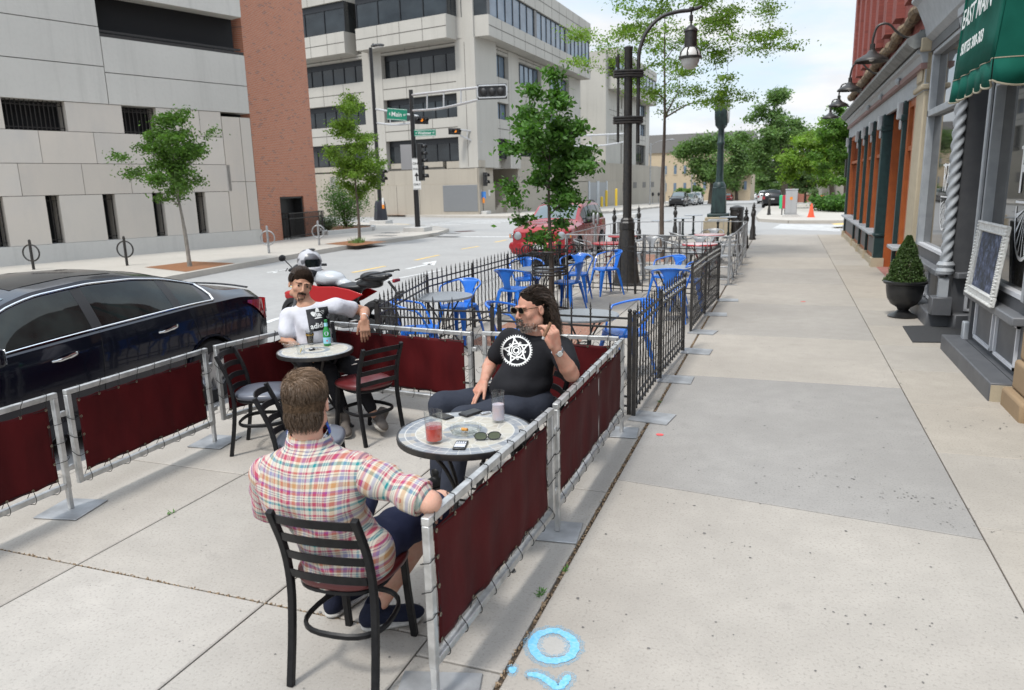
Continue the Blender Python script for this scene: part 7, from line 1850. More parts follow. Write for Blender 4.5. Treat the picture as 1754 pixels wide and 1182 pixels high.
# second office block
B0=F4.pt(37.8,0,-.4); ob2=thing('office_building','smaller beige concrete office block beyond the first, half behind the lamp post','building',(B0.x,B0.y,0))
F5=Face(B0,(-1,.02),(-.02,-1)); F6=Face(B0,(.035,1),(1,-.035)); ob_=ob; ob=ob2
for u0,u1,z1 in ((0,5.2,17.2),(5.25,20,18.2)): b=MB(); F5.box(b,u0,u1,3.6,z1,-8,0 if u0==0 else .4); b.build('wall',M_off,ob)
b=MB(); F5.box(b,3.,18,9.6,9.66,.401,.41); b.build('panel_joint',M_joint,ob)
b=MB(); F6.box(b,0,25,3.6,17,-8,-.8); b.build('core_wall',M_off,ob)
for a,c in ((1.6,8.2),(10.4,13.5),(16.2,22.5)):
    for i,(z0,z1) in enumerate(((4.9,7.3),(8.6,10.2),(11.3,12.9))):
        glazing(F6,a,c,z0,z1,-.3,4,M_bglass if i else M_dglass); band(F6,a,c,z1,(8.6,11.3,13.2)[i],0,.7,3)
for a,c in ((0,1.6),(8.2,10.4),(13.5,16.2),(22.5,25)): b=MB(); F6.box(b,a,c,3.6,13.2,-2,.04); b.build('pier',M_off,ob)
for a,c in ((1.0,12.),(12.1,24.8)): band(F6,a,c,13.0,14.4,1.1,2.,4); band(F6,a,c,16.4,17.6,1.1,2.,4); glazing(F6,a,c,14.4,16.4,.9,6,M_bglass)
ob=ob_
# ================================================ parking garage and brick tower
GA=Vector((-21.99,15.46,0)); gdv=Vector((.308,.951,0)).normalized(); FG_=Face(GA-gdv*14,gdv,(gdv.y,-gdv.x)); off=14.
gr=thing('parking_garage','pale stone faced parking garage with barred openings along the far sidewalk','building',tuple(FG_.P))
def stone_panel_mat():
    m,nt,b,v=base('pale_stone_cladding',.75); L=nt.links.new
    big=noise(nt,v,.45,4.); st=noise(nt,mapn(nt,v,(1,1,.25)),1.4,5.,rough=.65); fine=noise(nt,v,14.,3.)
    col=ramp(nt,big,[(.3,(.52,.485,.44)),(.55,(.56,.515,.46)),(.75,(.52,.49,.455))]); col=mixn(nt,mth(nt,'MULTIPLY',ramp(nt,st,[(.5,0.),(.75,1.)]),.25),col,(.38,.375,.37)); col=mixn(nt,mth(nt,'MULTIPLY',fine,.12),col,(.33,.32,.30))
    at=nd(nt,'ShaderNodeAttribute',attribute_name='tint'); col=mixn(nt,1.,col,at.outputs['Color'],'MULTIPLY'); L(col,b.inputs['Base Color']); bumpn(nt,b,fine,.15,.01); return m
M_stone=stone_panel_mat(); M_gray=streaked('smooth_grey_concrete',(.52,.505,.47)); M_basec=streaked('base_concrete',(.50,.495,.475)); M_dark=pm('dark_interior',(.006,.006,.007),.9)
random.seed(21)
U0,U1=0,off+8.95
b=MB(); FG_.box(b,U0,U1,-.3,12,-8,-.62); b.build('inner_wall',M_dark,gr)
# base course
b=MB(); FG_.box(b,U0,U1+.02,-.3,.56,-.6,.06); b.build('base_course',M_basec,gr)
# slit windows between stone panels, z .7-2.03
slits=[off-1.45,off+.10,off+1.5+.05,off+3.22,off+4.86,off+6.40]; slits=[off-3.1,off-1.45,off-.02,off+1.52,off+3.22,off+4.86,off+6.42]
def panel(u0,u1,z0,z1,tint=None,mat=None,o=0.,dep=.6):
    q=tint or U(.94,1.04); w=U(-.015,.02); sb_.tint=(q*(1+w),q,q*(1-w)); g_=.008; FG_.box(sb_,u0+g_,u1-g_,z0+g_,z1-g_,o-dep,o)
sb_=MB(); e=[U0]+sum([[s,s+.38] for s in slits],[])+[U1-1.2]
for i in range(0,len(e)-1,2): panel(e[i],e[i+1],.56,2.05)
for z0,z1,us in ((2.05,3.02,[0,2.6,5.,7.4,9.8,12.2,14.9,16.7,18.2,20.4,21.9,U1-1.2]),(3.02,4.0,[0,2.,4.4,6.8,9.,11.4,13.8,15.6,17.2,18.9,20.6,U1-1.2])):
    for a,c in zip(us[:-1],us[1:]): panel(a,c,z0,z1)
for a,c in ((U0,9.6),(11.4,off+.74-.0),(off+2.46,off+4.20),(off+5.34,off+6.9),(off+6.9,U1-1.2)): panel(a,c,4.0,4.9)
for z0,z1 in ((.56,2.4),(2.4,4.75)): panel(U1-1.19,U1-.45,z0,z1); panel(U1-.44,U1,z0,z1)
sb_.tint=None; sb_.build('stone_cladding',M_stone,gr,smooth=False)
b=MB()
for (a,c,z0,z1) in ((U0,off+3.8,4.9,6.05),(U0,off+3.8,6.06,7.25),(U0,off+3.79,7.26,9.6),(U0,off+3.79,9.62,12.),(off+3.81,U1,4.9 if 0 else 4.9,5.88),(off+3.81,U1,5.89,6.98),(off+3.81,U1+.03,8.30,12.)):
    FG_.box(b,a+.008,c-.008,z0+.008,z1-.008,-.6,.02)
b.build('concrete_panel',M_gray,gr,smooth=False)
b=MB(); FG_.box(b,off+3.81,U1,6.98,7.08,-.1,-.02); FG_.box(b,off+3.9,U1,7.15,7.22,-.25,-.18); 
for k in range(4): FG_.box(b,off+4.3+k*1.3,off+4.36+k*1.3,6.98,7.2,-.24,-.19)
b.build('rail',M_iron,gr)
b=MB(); FG_.box(b,U1-1.9,U1-1.6,6.98,8.3,-2.4,-2.1); b.build('inner_column',M_gray,gr)
# iron grilles
for u0,u1,z0,z1 in [(s,s+.38,.6,2.03) for s in slits]+[(off+.74,off+2.46,4.02,4.9),(off+4.20,off+5.34,4.0,4.86),(9.6,11.4,4.02,4.9)]:
    b=MB(); n=max(2,int((u1-u0)/.13)); 
    for k in range(n+1): u=lerp(u0+.03,u1-.03,k/n); FG_.box(b,u-.012,u+.012,z0,z1,-.20,-.175)
    for z in (z0+.08,z1-.14): FG_.box(b,u0,u1,z-.012,z+.012,-.205,-.17)
    if u1-u0>1:
        for k in range(n//2): uu=lerp(u0,u1,(k+.5)/(n//2)); b.tube([FG_.pt(uu+.11*math.cos(a),z1-.13+.11*math.sin(a)*.9-.02,-.19) for a in np.linspace(0,PI,9)],.010,4)
    b.build('window_grille',M_iron,gr,smooth=False)
# brick tower
def brickmat(name,c1,c2,c3,mortar,sc=1.,flip=False,rot=0.):
    m,nt,b,v=base(name,.88); L=nt.links.new
    s=sepx(nt,v); u=mth(nt,'ADD',mth(nt,'MULTIPLY',s[0],math.cos(rot)),mth(nt,'MULTIPLY',s[1],math.sin(rot))); cb=nd(nt,'ShaderNodeCombineXYZ'); L(u,cb.inputs[0]); L(s[2],cb.inputs[1])
    br=nd(nt,'ShaderNodeTexBrick'); br.inputs['Scale'].default_value=1; br.inputs['Brick Width'].default_value=.205*sc; br.inputs['Row Height'].default_value=.068*sc; br.inputs['Mortar Size'].default_value=.0065*sc; br.inputs['Bias'].default_value=-.2
    br.inputs['Color1'].default_value=rgb(c1); br.inputs['Color2'].default_value=rgb(c2); br.inputs['Mortar'].default_value=rgb(mortar); L(cb.outputs[0],br.inputs['Vector'])
    # odd burnt bricks: per-brick random
    ix=mth(nt,'FLOOR',mth(nt,'DIVIDE',s[2],.068*sc)); iu=mth(nt,'FLOOR',mth(nt,'ADD',mth(nt,'DIVIDE',u,.205*sc),mth(nt,'MULTIPLY',mth(nt,'MODULO',ix,2.),.5)))
    c2_=nd(nt,'ShaderNodeCombineXYZ'); L(ix,c2_.inputs[0]); L(iu,c2_.inputs[1]); wn=nd(nt,'ShaderNodeTexWhiteNoise',noise_dimensions='2D'); L(c2_.outputs[0],wn.inputs['Vector'])
    col=mixn(nt,mth(nt,'MULTIPLY',mth(nt,'GREATER_THAN',wn.outputs['Value'],.95),mth(nt,'SUBTRACT',1.,br.outputs['Fac'])),br.outputs['Color'],c3)
    col=mixn(nt,mth(nt,'MULTIPLY',noise(nt,v,.8,4),.25),col,tuple(x*.6 for x in c1))
    L(col,b.inputs['Base Color']); bumpn(nt,b,mth(nt,'SUBTRACT',1.,br.outputs['Fac']),.5,.008); return m
TA=Vector((-19.67,24.58,0)); td=Vector((-.122,.992,0)).normalized(); FT=Face(TA,td,(td.y,-td.x))
M_brick=brickmat('orange_brick',(.47,.18,.10),(.415,.15,.083),(.28,.13,.095),(.42,.34,.28),1.,rot=math.atan2(td.y,td.x))
tw=thing('brick_tower','orange brick stair tower with a dark steel door beside the garage','building',tuple(TA))
b=MB(); FT.box(b,-.05,1.60,-.3,14,-6,0); FT.box(b,3.60,4.86,-.3,14,-6,0); FT.box(b,1.60,3.60,1.78,14,-6,0); FT.box(b,1.60,3.60,-.3,1.78,-6,-.9); b.build('wall',M_brick,tw,smooth=False)
M_ddoor=pm('dark_steel_door',(.012,.012,.013),.45,c2=(.02,.02,.02),ns=8)
b=MB(); FT.box(b,1.62,3.58,-.02,1.77,-.5,-.45); dd=b.build('door',M_ddoor,tw); b=MB(); FT.box(b,1.62,1.70,0,1.77,-.45,-.05); FT.box(b,3.50,3.58,0,1.77,-.45,-.05); FT.box(b,1.62,3.58,1.70,1.775,-.45,-.05); b.build('door_frame',M_ddoor,dd); b=MB(); FT.box(b,1.8,1.84,.7,.95,-.44,-.38); b.build('door_handle',M_galv,dd)
gt=thing('iron_gate','low black iron railing in front of the dark door in the brick tower','fence',tuple(FT.pt(1.6,0,.2)))
for u0,u1,o0,o1 in ((1.75,4.9,.25,.25),(4.9,4.9,.25,-.0),(1.75,1.75,.25,-.3)):
    p=FT.pt(u0,0,o0); q=FT.pt(u1,0,o1); n=max(3,int((q-p).length/.11))
    b=MB()
    for z in (.12,.86,1.08): b.bar(p+Vector((0,0,z)),q+Vector((0,0,z)),.035,.035)
    b.build('rail',M_iron,gt,smooth=False); b=MB()
    for k in range(n+1): c=p.lerp(q,k/n); b.bb(c.x-.010,c.y-.010,0,c.x+.010,c.y+.010,1.06)
    b.build('railing_bars',M_iron,gt,smooth=False)
# planter in front of the tower
pl=thing('planter_wall','low concrete planter kerb holding the shrub at the corner','planter',tuple(G(600,398,0)))
pc=[G(556,403,0),G(638,395.5,0),G(640,391.5,0),G(560,391,0)]
for i in range(4):
    a,c=pc[i],pc[(i+1)%4]; d=(c-a).normalized(); b=MB(); b.bar(a-d*.0+Vector((0,0,.10)),c-d*.24+Vector((0,0,.10)),.22,.22) if False else b.bar(a+d*.12+Vector((0,0,.09)),c-d*.12+Vector((0,0,.09)),.22,.20); b.build('edge',M_basec,pl)
b=MB(); b.poly([p+Vector((0,0,.12)) for p in pc]); b.build('soil',M_mulch,pl)
# ================================================ right-hand building
X0=2.0
FR=Face((X0,0,0),(0,1),(-1,0))   # u = world y, outward = -x
yx=lambda px,py=305: AX(px,py,X0).y
rb=thing('brick_shop_building','red brick shop building with orange timber shopfront and grey corner shop','building',(X0,7,0))
M_org=pm('orange_timber',(.36,.095,.022),.45,c2=(.30,.075,.02),ns=7,bump=.08); M_grn=pm('dark_green_iron',(.008,.028,.030),.4,c2=(.014,.04,.042),ns=10); M_gs=pm('grey_paint',(.085,.088,.096),.5,c2=(.105,.108,.115),ns=6,bump=.05); M_ls=pm('pale_grey_paint2',(.36,.38,.40),.5,c2=(.30,.32,.34),ns=8); M_ws=pm('white_gloss_trim',(.62,.63,.66),.4)
M_rbrick=brickmat('painted_red_brick',(.27,.075,.06),(.24,.066,.055),(.20,.055,.045),(.22,.062,.05),1.,rot=PI/2)
M_lime=concrete('limestone',(.42,.36,.26),.12,.35,.25,False,1.6); M_rough=pm('rough_stone',(.24,.17,.10),.95,c2=(.10,.07,.045),ns=9,nd_=6,bump=1.,bs=14)
def shopglass():
    m,nt,b,v=base('shop_glass',.03); b.inputs['Base Color'].default_value=(.03,.028,.025,1); b.inputs['Specular IOR Level'].default_value=1.; b.inputs['IOR'].default_value=2.0; return m
M_sg=shopglass(); M_rg=pm('red_reflection_glass',(.10,.022,.018),.06,c2=(.05,.012,.01),ns=2,spec=.7)  # M_rg: the bays' dark red-brown reflection is painted into the glass colour
YE,YN=28.9,14.45   # orange front from north end to the stone pilaster
b=MB(); FR.box(b,5.2,YE,4.0,12,-9,0.); b.build('upper_wall',M_rbrick,rb,smooth=False)
for k in range(9):
    u=13.6+k*1.75; b=MB(); FR.box(b,u,u+.62,5.0,12,0.,.16); b.build('brick_pier',M_rbrick,rb,smooth=False)
    b=MB(); FR.box(b,u+.78,u+1.02,5.3,12,-.0,.03); w=b.build('window',M_rg,rb); b=MB(); FR.box(b,u+.68,u+.78,5.3,12,.0,.10); FR.box(b,u+1.02,u+1.10,5.3,12,0,.10); b.build('window_frame',M_grn,w)
b=MB(); P=[FR.pt(u,4.62+.03*math.sin(u*3.1)+.02*math.sin(u*7),.10) for u in np.linspace(13.0,YE,80)]; b.tube(P,[.10+.018*math.sin(i*2.3)+.015*math.sin(i*5.1) for i in range(80)],9); b.build('stone_string_course',M_rough,rb)
b=MB(); P=[FR.pt(u,8.6+.03*math.sin(u*3),.22) for u in np.linspace(20.0,YE+.1,40)]; b.tube(P,[.16+.03*math.sin(i*2.3) for i in range(40)],9); b.build('upper_string_course',M_rough,rb)
# cornice over the orange front: stepped profile extruded along the street
def cornice(prof,u0,u1,mat,name,parent=None):
    b=MB(); b.prism([FR.pt(u0,z,o) for o,z in prof],FR.d*(u1-u0)); return b.build(name,mat,parent or rb,ang=25)
cornice([(0,3.98),(0,4.22),(.10,4.20),(.36,4.06),(.36,4.0),(.30,3.94),(.24,3.90)],13.55,YE,pm('weathered_grey_cornice',(.12,.125,.125),.7,c2=(.19,.20,.195),ns=6),'cornice')
cornice([(0,3.70),(0,3.97),(.20,3.89),(.20,3.84),(.14,3.82),(.10,3.70)],13.60,YE-.02,M_ls,'fascia_step')
cornice([(0,3.60),(0,3.698),(.13,3.698),(.13,3.62)],13.60,YE-.02,pm('dusty_rose_paint',(.22,.13,.12),.6),'fascia_band')
cornice([(0,3.28),(0,3.598),(.06,3.598),(.06,3.28)],13.60,YE-.02,M_ls,'frieze')
for u in (16.0,18.8,21.5): b=MB(); b.ball(FR.pt(u,3.70,.15),(.06,.07,.07),8); b.build('rosette',M_ls,rb)
# timber bays
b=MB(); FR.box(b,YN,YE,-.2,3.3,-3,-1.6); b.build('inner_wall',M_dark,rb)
posts=[(yx(1456),.22,'g'),(yx(1473),.10,'g'),(yx(1484),.10,'g'),(yx(1497),.10,'g'),(yx(1513),.26,'g'),(yx(1548),.10,'g')]
def gpost(u,w,fat): 
    b=MB(); FR.box(b,u-w/2,u+w/2,-.02,3.30,-.12,.10); FR.box(b,u-w/2-.03,u+w/2+.03,2.95,3.06,-.1,.13); FR.box(b,u-w/2-.03,u+w/2+.03,.68,.74,-.1,.13); o=b.build('iron_column',M_grn,rb,bevel=.01)
    b=MB(); FR.box(b,u-.05,u+.05,2.98,3.28,.10,.20); FR.box(b,u-.04,u+.04,2.80,2.98,.10,.15); b.build('column_scroll',M_ls,o,bevel=.02,seg=2)
    b=MB(); FR.box(b,u-w/2-.05,u+w/2+.05,-.02,.20,-.12,.14); b.build('plinth_block',M_lime,o)
ends=[p[0] for p in posts]
for p in posts: gpost(p[0],p[1],p[1]>.2)
def bay(u0,u1,frames=1):
    n=frames; w=(u1-u0)/n
    for k in range(n):
        a,c=u0+k*w,u0+(k+1)*w
        for q in (a+.07,c-.07): b=MB(); FR.box(b,q-.06,q+.06,.72,3.28,-.14,.03); b.build('timber_post',M_org,rb,bevel=.006)
        b=MB(); FR.box(b,a+.13,c-.13,.80,3.20,-.12,-.08); g_=b.build('window',M_rg,rb); b=MB(); FR.box(b,a+.13,c-.13,2.42,2.50,-.08,-.0); FR.box(b,a+.13,c-.13,3.16,3.28,-.1,.02); b.build('transom',M_org,g_)
        b=MB(); FR.box(b,a+.02,c-.02,.70,.76,-.15,.20); b.build('window_sill',M_ls,rb,bevel=.008)
        b=MB(); FR.box(b,a+.02,c-.02,.14,.70,-.15,.04); pn=b.build('stall_riser',M_org,rb); b=MB(); FR.box(b,a+.25,c-.25,.24,.60,.04,.055); b.build('riser_panel',M_gs,pn)
        b=MB(); FR.box(b,a,c,-.02,.14,-.15,.10); b.build('stone_kerb',M_lime,rb)
for i in (0,1,2,3): 
    a,c=ends[i+1],ends[i]
    if a>c: a,c=c,a
    bay(a+.08,c-.08,1)
bay(YN+.05,ends[5]-.08,1)
# recessed doorway between the two right-hand iron columns
a,c=ends[5],ends[4]
b=MB(); FR.box(b,a+.05,c-.13,-.01,.006,-1.5,.02); struct_=b.build('entry_floor',pm('pink_concrete',(.30,.13,.11),.8,c2=(.36,.17,.14),ns=8),rb)
for q_ in (c-.16,a+.05): b=MB(); FR.box(b,q_,q_+.03,0,3.28,-1.5,-.1); b.build('entry_side_wall',M_org,rb)
b=MB(); FR.box(b,a+.08,c-.16,0,3.28,-1.55,-1.5); dr=b.build('entry_door',M_org,rb); b=MB(); FR.box(b,a+.4,c-.5,.8,2.5,-1.5,-1.47); b.build('door_glass',M_rg,dr)
# side wall of the end, north gable
b=MB(); b.bb(X0+.02,YE-.02,-.2,X0+9,YE+.02,4.0); b.build('gable_wall',M_rbrick,rb,smooth=False)
# stone pilaster
ps=thing('stone_pilaster','tan stone pilaster between the orange and the grey shopfronts','pilaster',(X0,13.9,0))
b=MB(); FR.box(b,13.55,14.42,-.05,.50,-.3,.10); FR.box(b,13.60,14.38,.50,3.30,-.3,.05); FR.box(b,13.54,14.44,3.30,3.38,-.3,.10); FR.box(b,13.60,14.38,3.38,3.86,-.3,.06); FR.box(b,13.52,14.46,3.86,4.06,-.3,.16); b.build('shaft',M_lime,ps,bevel=.02,seg=2)
b=MB(); FR.box(b,13.75,14.25,3.44,3.80,.06,.085); b.build('carved_panel',M_lime,ps,bevel=.02)
# grey shopfront
gs_=thing('grey_shopfront','grey painted shopfront with plate windows, twisted column and recessed door','shopfront',(X0,10,0))
b=MB(); FR.box(b,5.2,13.54,4.05,4.6,-3,.04); FR.box(b,5.2,13.54,4.6,4.75,-1,.30); b.build('fascia',M_gs,gs_); b=MB(); b.prism([FR.pt(5.2,z,o) for o,z in ((.04,4.60),(.04,4.05),(.0,3.98),(.10,4.06),(.13,4.2),(.26,4.5),(.34,4.56),(.34,4.60))],FR.d*8.34); b.build('cornice',M_ls,gs_,ang=25)
b=MB(); FR.box(b,11.5,13.5,3.84,3.98,-.3,.02); FR.box(b,7.6,9.5,3.84,3.98,-.3,.02); b.build('head_moulding',M_gs,gs_)
def plate_bay(u0,u1,sill,posts_,F=FR,tz=2.92,top=3.84,mat=M_sg):
    b=MB(); F.box(b,u0+.07,u1-.07,sill,top,-.14,-.10); w=b.build('window',mat,gs_)
    b=MB()
    for u in (u0+.04,u1-.04): F.box(b,u-.045,u+.045,sill,top,-.12,.0)
    F.box(b,u0,u1,tz-.05,tz+.05,-.12,.0); F.box(b,u0,u1,top-.06,top,-.12,.0); b.build('window_frame',M_ls,w,bevel=.008)
    b=MB(); F.box(b,u0+.08,u1-.08,sill-.0,sill+.045,-.12,-.03); b.build('white_bead',M_ws,w)
plate_bay(11.22,13.5,.90,0)
def riser(F,u0,u1,n,o=0.,z0=.22,z1=.64,trim=M_ws):
    b=MB(); F.box(b,u0,u1,z0-.1,.90,-.4,o-.04); r_=b.build('stall_riser',M_gs,gs_)
    b=MB(); F.box(b,u0,u1,.66,.74,-.4,o+.08); b.build('ledge',pm('mid_grey_paint',(.13,.135,.145),.5,c2=(.16,.165,.175),ns=6),gs_,bevel=.012,seg=2)
    for k in range(n):
        a,c=lerp(u0+.12,u1-.12,k/n)+.05,lerp(u0+.12,u1-.12,(k+1)/n)-.05
        b=MB(); F.box(b,a,c,z0,z0+.03,o-.04,o-.015); F.box(b,a,c,z1-.03,z1,o-.04,o-.015); F.box(b,a,a+.03,z0,z1,o-.04,o-.015); F.box(b,c-.03,c,z0,z1,o-.04,o-.015); b.build('panel_bead',trim,r_)
riser(FR,11.15,13.52,2)
b=MB(); FR.box(b,11.02,13.52,-.05,.20,-.4,.16); b.build('plinth',M_gs,gs_,bevel=.02,seg=2)
# twisted column on its block
ux=10.98; pts=[]; b=MB(); rings=[]; 
for i in range(150):
    z=lerp(.86,3.72,i/149); ring=[]
    for k in range(20):
        a=2*PI*k/20; r_=.062+.013*math.sin(3*a-z*44); ring.append(FR.pt(ux+r_*math.cos(a),z,.0+r_*math.sin(a)))
    rings.append(ring)
b.loft(rings); col=b.build('twisted_column',M_ls,gs_,ang=60)
b=MB(); b.lathe([(.10,.72),(.11,.76),(.09,.80),(.11,.84),(.085,.88)],FR.pt(ux,0,0),16); b.lathe([(.07,3.70),(.10,3.78),(.12,3.86)],FR.pt(ux,0,0),16); b.build('column_base',M_ls,col)
b=MB(); FR.box(b,ux-.13,ux+.13,.18,.42,-.1,.14); b.build('column_block',M_gs,col,bevel=.01); b=MB(); FR.box(b,ux-.05,ux+.05,.42,.66,-.05,.06); b.build('column_stub',M_ls,col)
# splayed return wall facing the camera, with its window and the screen behind the glass
FS=Face((X0+.02,10.95,0),(.93,.25),(.25,-.93))
riser(FS,.10,2.2,2,trim=M_ws); b=MB(); FS.box(b,.1,2.4,-.05,.20,-.4,.10); b.build('plinth',M_gs,gs_,bevel=.02)
b=MB(); FS.box(b,.05,.32,.74,3.84,-.3,-.02); FS.box(b,1.35,2.4,.74,3.84,-.3,-.02); FS.box(b,.3,1.4,.74,.86,-.3,-.02); b.build('return_frame',M_gs,gs_)
b=MB(); FS.box(b,.32,1.36,.86,3.84,-.2,-.16); w=b.build('return_window',pm('dark_shop_glass',(.012,.010,.008),.05,spec=.7),gs_); b=MB(); FS.box(b,.32,.35,.86,3.84,-.16,-.01); FS.box(b,.32,1.36,.86,.885,-.16,-.01); b.build('white_bead',M_ws,w)
tv=thing('menu_screen','lit tan screen in a black casing inside the grey shop window','screen',tuple(FS.pt(.85,1.9,-.1)))
b=MB(); FS.box(b,.33,1.36,1.30,2.02,-.158,-.07); b.build('casing',M_trim,tv,bevel=.01); b=MB(); FS.box(b,.42,1.30,1.38,1.94,-.07,-.062); b.build('display',pm('tan_display',(.35,.22,.13),.4,emit=((.55,.36,.22),.35)),tv)
# recessed door wall behind
b=MB(); b.bb(X0+1.9,8.0,-.05,X0+2.0,12,4.0); b.bb(X0,9.36,0.,X0+2.,9.46,4.0); b.build('entry_wall',M_gs,gs_)
b=MB(); b.bb(X0-.1,9.3,3.9,X0+2.,11.2,4.0); b.build('entry_ceiling',M_ls,gs_)
# near bay
FN=FR
plate_bay(7.55,9.42,.86,0); riser(FR,7.5,9.44,2); b=MB(); FR.box(b,7.5,9.44,-.05,.17,-.4,.02); b.build('plinth',M_gs,gs_)
b=MB(); FR.box(b,7.38,9.62,-.05,.17,.02,.22); b.build('step',M_gs,gs_,bevel=.012,seg=2)
b=MB(); FR.box(b,7.372,7.385,-.03,.15,.03,.21); b.build('worn_step_end',M_lime,gs_)
b=MB(); FR.box(b,9.38,9.50,-.0,.36,-.05,.05); FR.box(b,9.40,9.48,.74,3.84,-.1,.03); b.build('corner_post',M_ls,gs_,bevel=.01)
b=MB(); FR.box(b,9.34,9.58,-.0,.16,-.25,.20); b.build('corner_block',M_gs,gs_,bevel=.01)
# tan stone pier at the right edge of the view
sp_=thing('stone_pier','rough tan stone pier base at the right edge beside the grey step','pier',(X0,7.1,0))
b=MB(); FR.box(b,6.75,7.34,-.05,.16,-.4,.14); FR.box(b,6.80,7.29,.16,.42,-.4,.08); FR.box(b,6.84,7.27,.42,4.,-.4,.05); b.build('shaft',concrete('tan_sandstone',(.31,.215,.125),.16,.4,.3,False,1.6),sp_,bevel=.03,seg=3)
b=MB(); FR.box(b,4.,6.8,-.05,4.,-.5,-.05); b.build('near_wall',M_gs,gs_)
# window graphics: fanned shell badge and lettering, on the outer face of each pane
def shop_mark(u,z,s,k):
    b=MB(); o=-.094
    q=lambda x,y:FR.pt(u-x*s,z+y*s,o)
    for x0,x1,y0,y1 in ((-.5,.5,.98,1.02),(-.5,.5,.28,.31)): b.poly([q(x0,y0),q(x1,y0),q(x1,y1),q(x0,y1)])
    for i in range(9):
        a=PI+PI*(i+.5)/9; w=.05; p0=(.05*math.cos(a),.22+.05*math.sin(a)); r_=.50
        b.poly([q(*p0),q(r_*math.cos(a-w)*.8,.22+r_*1.25*math.sin(a-w)),q(r_*math.cos(a+w)*.8,.22+r_*1.25*math.sin(a+w))])
    prev=None
    for i in range(19):
        a=PI*i/18+PI; o1=(.47*math.cos(a),.24+.70*math.sin(a)); o2=(.43*math.cos(a),.24+.65*math.sin(a))
        if prev: b.poly([q(*prev[0]),q(*o1),q(*o2),q(*prev[1])])
        prev=(o1,o2)
    x=b.build('window_badge',pm('white_vinyl',(.75,.75,.75),.6),gs_,smooth=False)
shop_mark(12.0,1.50,.62,0); shop_mark(8.15,1.50,.72,1)
text('RA',.55,frame(FR.pt(12.0,1.93,-.092),(0,-1,0),(0,0,1)),MATS['white_vinyl'],'window_lettering',gs_,.001,sx=.62,bold=.004); text('RARE',.62,frame(FR.pt(8.15,2.0,-.092),(0,-1,0),(0,0,1)),MATS['white_vinyl'],'window_lettering',gs_,.001,sx=.50,bold=.004) if False else text('R',.66,frame(FR.pt(8.33,2.0,-.092),(0,-1,0),(0,0,1)),MATS['white_vinyl'],'window_lettering',gs_,.001,sx=.75,bold=.004)
# chalkboard in an ornate white frame, leaning on the ledge
ck=thing('chalkboard','chalkboard in an ornate white frame leaning on the grey shop ledge','sign',tuple(FR.pt(8.6,.74,.10)))
q4=[FR.pt(9.16,.73,.085),FR.pt(8.06,.73,.085),FR.pt(8.06,1.50,.02),FR.pt(9.16,1.50,.02)]; up=(q4[3]-q4[0]).normalized(); al=(q4[1]-q4[0]).normalized(); nn=al.cross(up).normalized(); nn=nn if nn.x<0 else -nn
Wd=(q4[1]-q4[0]).length; Hd=(q4[3]-q4[0]).length; Pq=lambda u,v,o:q4[0]+al*u+up*v+nn*o
m_,nt_,bb_,v_=base('chalk_slate',.8); n_=noise(nt_,mapn(nt_,v_,(1,1,1)),11.,6.,rough=.75); nt_.links.new(ramp(nt_,n_,[(.45,(.03,.035,.045)),(.60,(.10,.12,.20)),(.68,(.30,.32,.34))]),bb_.inputs['Base Color'])
b=MB(); b.prism([Pq(.12,.10,.0),Pq(Wd-.12,.10,.0),Pq(Wd-.12,Hd-.10,.0),Pq(.12,Hd-.10,.0)],nn*.012); b.build('slate',m_,ck)
b=MB(); M_fr=pm('white_carved_frame',(.62,.62,.60),.5,c2=(.48,.48,.46),ns=30,bump=.4,bs=60)
for (u0,u1,v0,v1) in ((0,Wd,0,.10),(0,Wd,Hd-.10,Hd),(0,.10,.10,Hd-.10),(Wd-.10,Wd,.10,Hd-.10)):
    b.prism([Pq(u0,v0,.0),Pq(u1,v0,.0),Pq(u1,v1,.0),Pq(u0,v1,.0)],nn*.035)
b.build('frame',M_fr,ck,bevel=.008)
b=MB()
for off_,rr in ((.012,.016),(.085,.010)):
    per=[(off_,off_),(Wd-off_,off_),(Wd-off_,Hd-off_),(off_,Hd-off_)]
    for i in range(4):
        p,c=per[i],per[(i+1)%4]; n=int(math.hypot(c[0]-p[0],c[1]-p[1])/(rr*2.1))
        for k in range(n): b.ball(Pq(lerp(p[0],c[0],k/n),lerp(p[1],c[1],k/n),.036),rr,6)
b.build('beaded_edge',M_fr,ck)
# green awning
aw=thing('awning','dark green canvas awning with white suite lettering over the grey shop door','awning',(X0,8,2.9))
M_aw=cloth('green_canvas',(.003,.078,.055),(.005,.095,.068),.3,8); M_bind=pm('awning_binding',(.30,.27,.20),.8)
Xo=1.53; y0,y1=7.30,8.92; zf=2.90; zt=4.25; Xt=1.60
A=Vector((Xo,y1,zf)); B_=Vector((Xo,y0,zf)); Ct=Vector((Xt,y0,zt)); Dt=Vector((Xt,y1,zt))
b=MB(); b.grid([[A.lerp(B_,u/10).lerp(Dt.lerp(Ct,u/10),v/6)+Vector((.02*math.sin(v/6*PI),0,0)) for u in range(11)] for v in range(7)]); b.build('front_canvas',M_aw,aw,solid=.004)
for y in (y0,y1): b=MB(); b.prism([(Xo,y,zf),(X0+.6,y,zf),(X0+.6,y,zt),(Xt,y,zt)],(0,.006,0)); b.build('side_canvas',M_aw,aw)
b=MB(); b.poly([(Xo,y0,zf+.01),(X0+.6,y0,zf+.01),(X0+.6,y1,zf+.01),(Xo,y1,zf+.01)][::-1]); b.build('underside',M_dark,aw)
